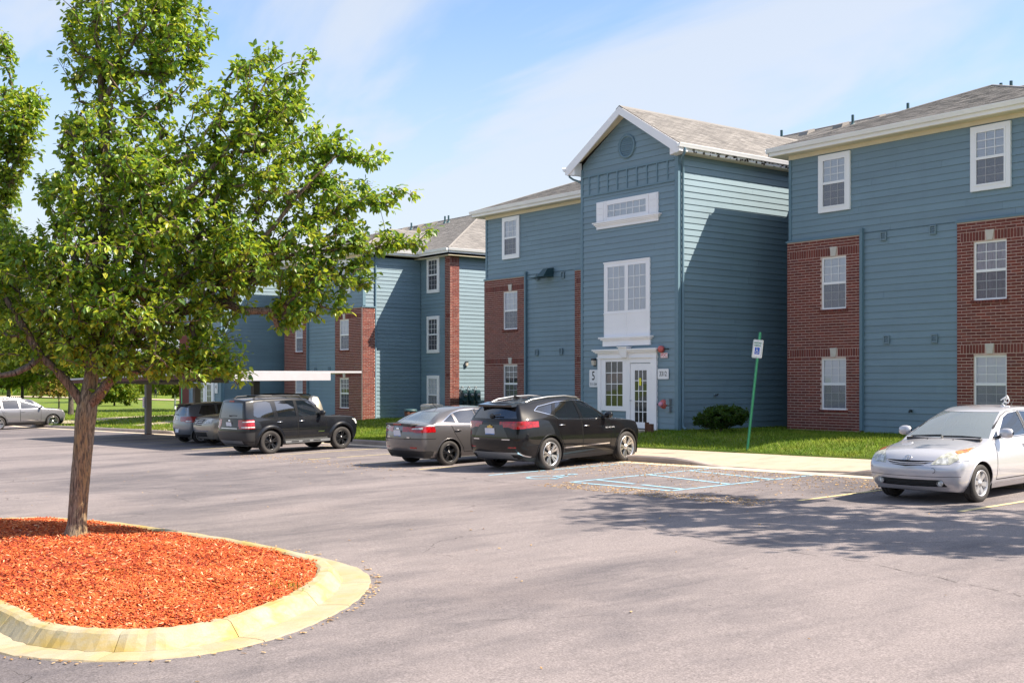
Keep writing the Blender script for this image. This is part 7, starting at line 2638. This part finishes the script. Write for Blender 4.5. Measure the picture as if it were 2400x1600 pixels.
# --- silver hatchback, backed in at the right edge
PRI = dict(
    rows=[(2.23, .77, .665, .74), (1.99, .842, .80, .885), (1.35, .855, .880, .955), (1.04, .865, .925, 1.00), (.30, .868, .955, .96), (-.35, .87, .985, .99), (-1.0, .868, 1.02, 1.03), (-1.7, .85, 1.06, 1.07), (-2.18, .77, 1.06, 1.10)],
    a=3, b=8, roof=[(.10, .525, 1.395, 1.44), (-.15, .565, 1.455, 1.49), (-.5, .575, 1.475, 1.51), (-.95, .565, 1.46, 1.50), (-1.45, .535, 1.39, 1.44), (-1.98, .48, 1.23, 1.29)],
    fx=(-.14, -.02, .03, .02, -.06), rx=(.18, .02, -.02, .0, .02), bowf=.22, bowr=.12, zl=(.18, .30, .52), tr=.310, tw=.20, rim=.205, wheel='six', wheelmat='silverpaint', axles=(1.35, -1.35), gap=.05, crf=.15, crs=.3,
    paint='paint_silver', inset=.06,
    doors=[[(.86, .34), (.84, .93), (-.31, .965), (-.31, .34)], [(-.32, .34), (-.32, .965), (-1.26, 1.0), (-1.16, .78), (-.90, .44), (-.86, .34)]],
    windows=[([(.86, 1.0), (.66, 1.01), (.60, 1.13)], 'carglass'), ([(.57, 1.015), (-.28, 1.025), (-.31, 1.405), (-.04, 1.385), (.16, 1.32), (.50, 1.125)], 'carglass'), ([(-.37, 1.025), (-1.05, 1.05), (-1.28, 1.12), (-1.16, 1.36), (-.40, 1.41)], 'carglass')],
    side=[('pillar', [(-.285, 1.025), (-.365, 1.025), (-.395, 1.415), (-.315, 1.415)], 'blackplastic', 0.0)],
    strips=[([(.92, .985), (.60, 1.0), (-.3, 1.01), (-1.1, 1.04)], .012, 'blackplastic', 'window_seal'), ([(.64, 1.15), (.18, 1.345), (-.04, 1.41), (-.35, 1.43), (-1.1, 1.39)], .012, 'blackplastic', 'window_seal'), ([(.80, .50), (-.9, .50)], .03, 'paint_silver', 'side_moulding'), ([(.84, .275), (-.92, .275)], .012, 'chrome', 'sill_strip'), ([(1.72, .70), (2.02, .69)], .006, 'seam', 'panel_gap')],
    windscreen=[(-.735, 1.005), (.735, 1.005), (.505, 1.405), (-.505, 1.405)], rear_window=[(-.60, 1.10), (.60, 1.10), (.42, 1.30), (-.42, 1.30)],
    ends=[('front', 'headlight', [(.40, .640), (.46, .745), (.58, .845), (.73, .890), (.775, .83), (.755, .72), (.66, .645)], 'hazylens', .004, True), ('front', 'indicator', [(.62, .835), (.73, .875), (.765, .83), (.70, .80)], 'amber', .009, True), ('front', 'lamp_bowl', [(.45, .66), (.48, .73), (.60, .755), (.64, .66)], 'clearlens', .008, True),
          ('front', 'grille', [(-.44, .700), (-.25, .628), (0, .605), (.25, .628), (.44, .700)], 'blackplastic', -.012, False),
          ('front', 'lower_grille', [(-.60, .285), (.60, .285), (.555, .40), (-.555, .40)], 'blackplastic', -.015, False),
          ('front', 'panel_gap', [(-.80, .448), (.80, .448), (.80, .455), (-.80, .455)], 'seam', -.004, False),
          ('rear', 'taillight', [(.60, .82), (.80, .82), (.80, 1.06), (.60, 1.06)], 'redlens', .005, True)],
    floor=(1.0, -1.9), cw=.88, seats=(.05, -.80), zseat=.52, dash=.95, zdash=1.0, mirror=(.66, 1.085), handles=((-.16, .865), (-1.02, .90)), plates=())
h = heading(183.5)
PX, PY = -11.36, 18.85
car, sp_, ep_, tp_ = build_car('hatchback_car', 'silver hatchback facing the camera at the right edge of the car park', 'car', PRI, (PX, PY, G(PX, PY)), h)
pri = car
for k, z in enumerate((.688, .655)):
    pts = [ep_(y, z - (.030 if k == 0 else .02) * (1 - (y / .42) ** 2), 1, .004) for y in (-.40, -.3, -.2, -.1, 0, .1, .2, .3, .40)]
    MB().tube(pts if k == 0 else pts[1:-1], .009, 6).obj('grille_bar', M['paint_silver'], car)
for k in range(4):
    z = .303 + k * .026
    MB().tube([ep_(y, z, 1, -.004) for y in (-.52, -.3, 0, .3, .52)], .005, 5).obj('grille_slat', M['darkmetal'], car)
for s in (1, -1):
    p = ep_(s * .52, .345, 1, -.006); dot_on(car, 'fog_light', p, .042, 'clearlens', thick=.02)
    m = MB(); m.lathe([(.043, .024), (.052, .024), (.052, 0), (.043, 0)], 18, 'x'); m.obj('fog_light_ring', M['silverpaint'], car, p)
# emblem of three ovals
p = ep_(0, .742, 1, .012)
m = MB()
for rx_, rz_, dz, dy in ((.062, .042, 0, 0), (.022, .040, 0, 0), (.044, .016, .014, 0)):
    m.tube([(0, rx_ * math.cos(2 * PI * k / 20), dz + rz_ * math.sin(2 * PI * k / 20)) for k in range(21)], .0055, 5, caps=False)
e = m.obj('emblem', M['chrome'], car, p); e.rotation_euler = (0, R(-38), 0)
m = MB(); m.lathe([(.042, .004), (.048, .004), (.048, -.004), (.042, -.004)], 16, 'x'); m.obj('tow_cover', M['seam'], car, ep_(.44, .55, 1, -.002)).scale = (.3, .9, .9)
for pts in ([(-.02, 1.025), (.30, 1.03), (.62, 1.015)], [(-.62, 1.01), (-.30, 1.03), (-.06, 1.04)]):
    m = MB()
    for y0_, z0_ in [pts[0]]: pass
    q = [ep_(y, z, 1, .014) for y, z in pts]
    m.tube(q, .011, 6); m.tube([q[0], q[0] + Vector((.05, 0, -.03))], .014, 6); m.obj('wiper', M['blackplastic'], car)
for y in (.23, -.23): MB().lathe([(.0, .012), (.012, .010), (.014, 0)], 8).obj('washer_jet', M['ink'], car, tp_(1.12, y, .0))
MB().tube([tp_(-1.35, 0), tp_(-1.35, 0) + Vector((-.12, 0, .12))], .006, 5).obj('antenna', M['blackplastic'], car)
# white twisted ornament standing on its roof
ow = car_w = None
ca, sa = math.cos(math.atan2(h[1], h[0])), math.sin(math.atan2(h[1], h[0]))
lp = tp_(-.30, .38)
orn = empty('roof_ornament', (PX + lp.x * ca - lp.y * sa, PY + lp.x * sa + lp.y * ca, G(PX, PY) + lp.z + .0), 0, 'small white twisted wire figure on the roof of the silver hatchback', 'ornament')
m = MB()
m.tube([(-.05, 0, .01), (.02, 0, .012), (.10, .02, .008)], .012, 6)
m.tube([(.02, 0, .01), (-.03, .01, .06), (.03, -.01, .10), (-.01, .01, .14), (.06, .02, .185), (.09, 0, .16), (.05, -.02, .13)], .011, 6)
m.tube([(.0, 0, .09), (.08, .01, .07), (.10, .0, .12), (.06, 0, .20), (.02, .0, .17), (-.06, .01, .12)], .010, 6)
m.obj('wire', M['vinyl'], orn)

# --- champagne sport-utility car, nose out under the carport
HIG = dict(
    rows=[(2.33, .80, .92, .98), (2.10, .92, 1.02, 1.08), (1.395, .955, 1.09, 1.14), (.80, .955, 1.11, 1.16), (.10, .952, 1.10, 1.11), (-.60, .953, 1.11, 1.12), (-1.30, .957, 1.12, 1.13), (-2.1, .94, 1.13, 1.14), (-2.43, .85, 1.11, 1.13)],
    a=3, b=8, roof=[(.20, .62, 1.62, 1.67), (-.10, .66, 1.68, 1.72), (-.6, .675, 1.71, 1.75), (-1.3, .67, 1.70, 1.745), (-1.85, .65, 1.67, 1.715), (-2.16, .62, 1.62, 1.67)],
    fx=(-.14, -.02, .02, 0, -.10), rx=(.14, .0, -.04, 0, .03), bowf=.22, bowr=.12, zl=(.23, .38, .68), tr=.368, tw=.245, rim=.25, wheel='five_double', wheelmat='alloy', axles=(1.395, -1.395),
    paint='paint_beige', doors=[[(.78, .44), (.80, 1.08), (-.30, 1.09), (-.30, .44)], [(-.31, .44), (-.31, 1.09), (-1.22, 1.10), (-1.14, .90), (-.92, .56), (-.90, .44)]],
    windows=[([(.60, 1.145), (-.24, 1.145), (-.26, 1.62), (.02, 1.61), (.20, 1.55)], 'carglass'), ([(-.34, 1.145), (-1.12, 1.155), (-1.16, 1.63), (-.37, 1.635)], 'privacy'), ([(-1.25, 1.16), (-1.80, 1.18), (-2.0, 1.30), (-1.82, 1.58), (-1.27, 1.62)], 'privacy')],
    side=[('taillight', [(-2.6, .86), (-2.6, 1.10), (-2.15, 1.10), (-2.2, .90)], 'redlens', .006)],
    windscreen=[(-.74, 1.17), (.74, 1.17), (.58, 1.62), (-.58, 1.62)], rear_window=[(-.66, 1.16), (.66, 1.16), (.56, 1.58), (-.56, 1.58)],
    ends=[('front', 'grille', [(-.38, .74), (.38, .74), (.46, .96), (-.46, .96)], 'blackplastic', -.01, False), ('front', 'headlight', [(.50, .80), (.80, .84), (.86, .98), (.56, .96)], 'clearlens', .004, True), ('front', 'lower_grille', [(-.55, .34), (.55, .34), (.60, .50), (-.60, .50)], 'blackplastic', -.01, False),
          ('front', 'trim_strip', [(-.66, .53), (.66, .53), (.70, .57), (-.70, .57)], 'chrome', .006, False), ('rear', 'taillight', [(.66, .86), (.95, .86), (.95, 1.10), (.66, 1.08)], 'redlens', .006, True)],
    floor=(.9, -2.1), cw=.98, seats=(.10, -.85), zseat=.70, dash=.85, zdash=1.08, mirror=(.60, 1.22), handles=((-.15, .98), (-1.02, .99)), plates=())
h = heading(178.0)
HX, HY = -39.95, 18.95
car, sp_, ep_, tp_ = build_car('sport_utility_car', 'champagne sport utility car facing out under the carport behind the boxy black one', 'car', HIG, (HX, HY, G(HX, HY)), h)
for z in (.79, .85, .91): MB().tube([ep_(y, z, 1, .004) for y in (-.40, -.2, 0, .2, .40)], .013, 6).obj('grille_bar', M['chrome'], car)
m = MB(); m.tube([ep_(.075 * math.cos(2 * PI * k / 16), .85 + .052 * math.sin(2 * PI * k / 16), 1, .018) for k in range(17)], .009, 5, caps=False); m.obj('emblem', M['chrome'], car)
rail_pair(car, [(-.1, 0), (-.2, .0), (-.8, .01), (-1.5, .01), (-1.8, 0), (-1.9, 0)], .56, .02, 'blackplastic', toppt=tp_, lift=.045)

# --- steel grey small hatchback
YAR = dict(
    rows=[(1.96, .70, .80, .85), (1.75, .82, .92, .97), (1.23, .848, .98, 1.02), (.85, .85, 1.0, 1.04), (.20, .85, .985, .99), (-.40, .85, .99, 1.0), (-1.0, .852, 1.01, 1.02), (-1.55, .835, 1.02, 1.03), (-1.82, .76, 1.0, 1.02)],
    a=3, b=8, roof=[(.15, .56, 1.44, 1.48), (-.1, .60, 1.49, 1.53), (-.45, .61, 1.505, 1.545), (-.95, .60, 1.49, 1.53), (-1.3, .575, 1.46, 1.50), (-1.56, .55, 1.42, 1.465)],
    fx=(-.12, -.02, .02, 0, -.10), rx=(.12, .0, -.04, -.02, .02), bowf=.22, bowr=.13, zl=(.20, .33, .60), tr=.298, tw=.19, rim=.19, wheel='five_double', wheelmat='silverpaint', axles=(1.23, -1.23),
    paint='paint_steel', doors=[[(.72, .36), (.74, .96), (-.55, .975), (-.55, .36)], [(-.56, .36), (-.56, .975), (-1.05, .98), (-.95, .70), (-.80, .42), (-.78, .36)]],
    windows=[([(.55, 1.02), (-.50, 1.02), (-.52, 1.43), (-.05, 1.43), (.15, 1.38)], 'privacy'), ([(-.60, 1.02), (-1.10, 1.05), (-1.28, 1.12), (-1.10, 1.42), (-.62, 1.43)], 'privacy')],
    side=[('taillight', [(-2.0, .80), (-2.0, 1.0), (-1.52, 1.02), (-1.58, .86)], 'redlens', .006)],
    windscreen=[(-.62, 1.05), (.62, 1.05), (.50, 1.43), (-.50, 1.43)], rear_window=[(-.60, 1.03), (.60, 1.03), (.48, 1.38), (-.48, 1.38)],
    ends=[('rear', 'taillight', [(.56, .80), (.82, .80), (.82, 1.01), (.60, 1.0)], 'redlens', .006, True), ('rear', 'light_insert', [(.60, .82), (.78, .82), (.78, .87), (.62, .87)], 'clearlens', .009, True), ('rear', 'bumper_lower', [(-.8, .24), (.8, .24), (.8, .34), (-.8, .34)], 'blackplastic', .004, False)],
    floor=(.8, -1.5), cw=.86, seats=(.05, -.70), zseat=.58, dash=.72, zdash=.98, mirror=(.5, 1.08), handles=((-.42, .90),), plates=((-1, .50, 0),))
h = heading(0.0)
YX, YY = -42.78, 18.85
car, sp_, ep_, tp_ = build_car('hatchback_car', 'small steel grey hatchback parked nose-in under the carport', 'car', YAR, (YX, YY, G(YX, YY)), h)
m = MB(); z = tp_(-1.5, 0).z
m.hexa([(-1.48, -.52, z - .03), (-1.70, -.50, z - .055), (-1.70, .50, z - .055), (-1.48, .52, z - .03), (-1.48, -.51, z + .01), (-1.72, -.49, z - .03), (-1.72, .49, z - .03), (-1.48, .51, z + .01)]); m.obj('spoiler', M['paint_silver2'], car)
p = ep_(0, 1.07, -1, .006); MB().tube([p, p + Vector((-.02, .05, .02)), p + Vector((.01, .28, .03))], .010, 6).obj('rear_wiper', M['blackplastic'], car)
dot_on(car, 'emblem', ep_(0, .90, -1, .0), .045, 'chrome', thick=-.012, sy=1.3, sz=.85)

# --- silver-grey crossover at the far left
TRV = dict(
    rows=[(2.54, .84, .92, .98), (2.26, .96, 1.05, 1.11), (1.535, .998, 1.12, 1.17), (1.15, .998, 1.14, 1.19), (.3, .996, 1.13, 1.14), (-.65, .996, 1.135, 1.15), (-1.5, 1.0, 1.15, 1.16), (-2.25, .985, 1.16, 1.17), (-2.63, .90, 1.13, 1.15)],
    a=3, b=8, roof=[(.45, .64, 1.65, 1.70), (.08, .68, 1.72, 1.76), (-.65, .69, 1.755, 1.795), (-1.45, .685, 1.75, 1.79), (-2.05, .66, 1.71, 1.755), (-2.36, .63, 1.66, 1.71)],
    fx=(-.16, -.03, .02, 0, -.10), rx=(.14, .0, -.03, 0, .03), bowf=.24, bowr=.14, zl=(.22, .38, .68), tr=.378, tw=.255, rim=.262, wheel='ten', wheelmat='alloy', axles=(1.535, -1.535),
    paint='paint_silver2', lip=('blackplastic', .02, .014), doors=[[(.84, .44), (.86, 1.10), (-.32, 1.11), (-.32, .44)], [(-.33, .44), (-.33, 1.11), (-1.36, 1.12), (-1.28, .90), (-1.06, .56), (-1.04, .44)]],
    windows=[([(.86, 1.175), (-.26, 1.175), (-.28, 1.67), (.22, 1.655), (.42, 1.59)], 'privacy'), ([(-.36, 1.175), (-1.24, 1.185), (-1.28, 1.675), (-.39, 1.68)], 'privacy'), ([(-1.36, 1.20), (-2.0, 1.25), (-2.16, 1.36), (-1.98, 1.60), (-1.38, 1.67)], 'privacy')],
    side=[('cladding', [(2.5, .20), (2.5, .40), (-2.6, .40), (-2.6, .20)], 'blackplastic', .004), ('headlight', [(2.6, .86), (2.6, .96), (2.08, 1.0), (2.16, .92)], 'clearlens', .005), ('taillight', [(-2.8, .90), (-2.8, 1.10), (-2.3, 1.12), (-2.36, .96)], 'redlens', .005)],
    strips=[([(.72, 1.155), (-1.3, 1.165), (-2.05, 1.22)], .014, 'chrome', 'window_moulding'), ([(.80, .50), (-1.0, .49)], .022, 'chrome', 'side_moulding')],
    windscreen=[(-.76, 1.19), (.76, 1.19), (.60, 1.655), (-.60, 1.655)], rear_window=[(-.70, 1.20), (.70, 1.20), (.58, 1.62), (-.58, 1.62)],
    ends=[('front', 'headlight', [(.52, .84), (.86, .88), (.90, .99), (.56, .96)], 'clearlens', .004, True), ('front', 'grille', [(-.50, .55), (.50, .55), (.54, .90), (-.54, .90)], 'blackplastic', -.01, False)],
    floor=(1.0, -2.3), cw=1.0, seats=(.2, -.85), zseat=.70, dash=1.1, zdash=1.10, mirror=(.84, 1.25), handles=((-.16, 1.0), (-1.16, 1.02)), plates=())
h = heading(5.0)
c_ = centre(-70.78, 20.55 - 2.90, h, TRV)
car, sp_, ep_, tp_ = build_car('crossover_car', 'silver grey crossover parked side-on at the far left edge', 'car', TRV, c_, h)
rail_pair(car, [(-.1, 0), (-.2, .0), (-.9, .01), (-1.6, .01), (-1.95, 0), (-2.05, 0)], .57, .02, 'alloy', toppt=tp_, lift=.04)
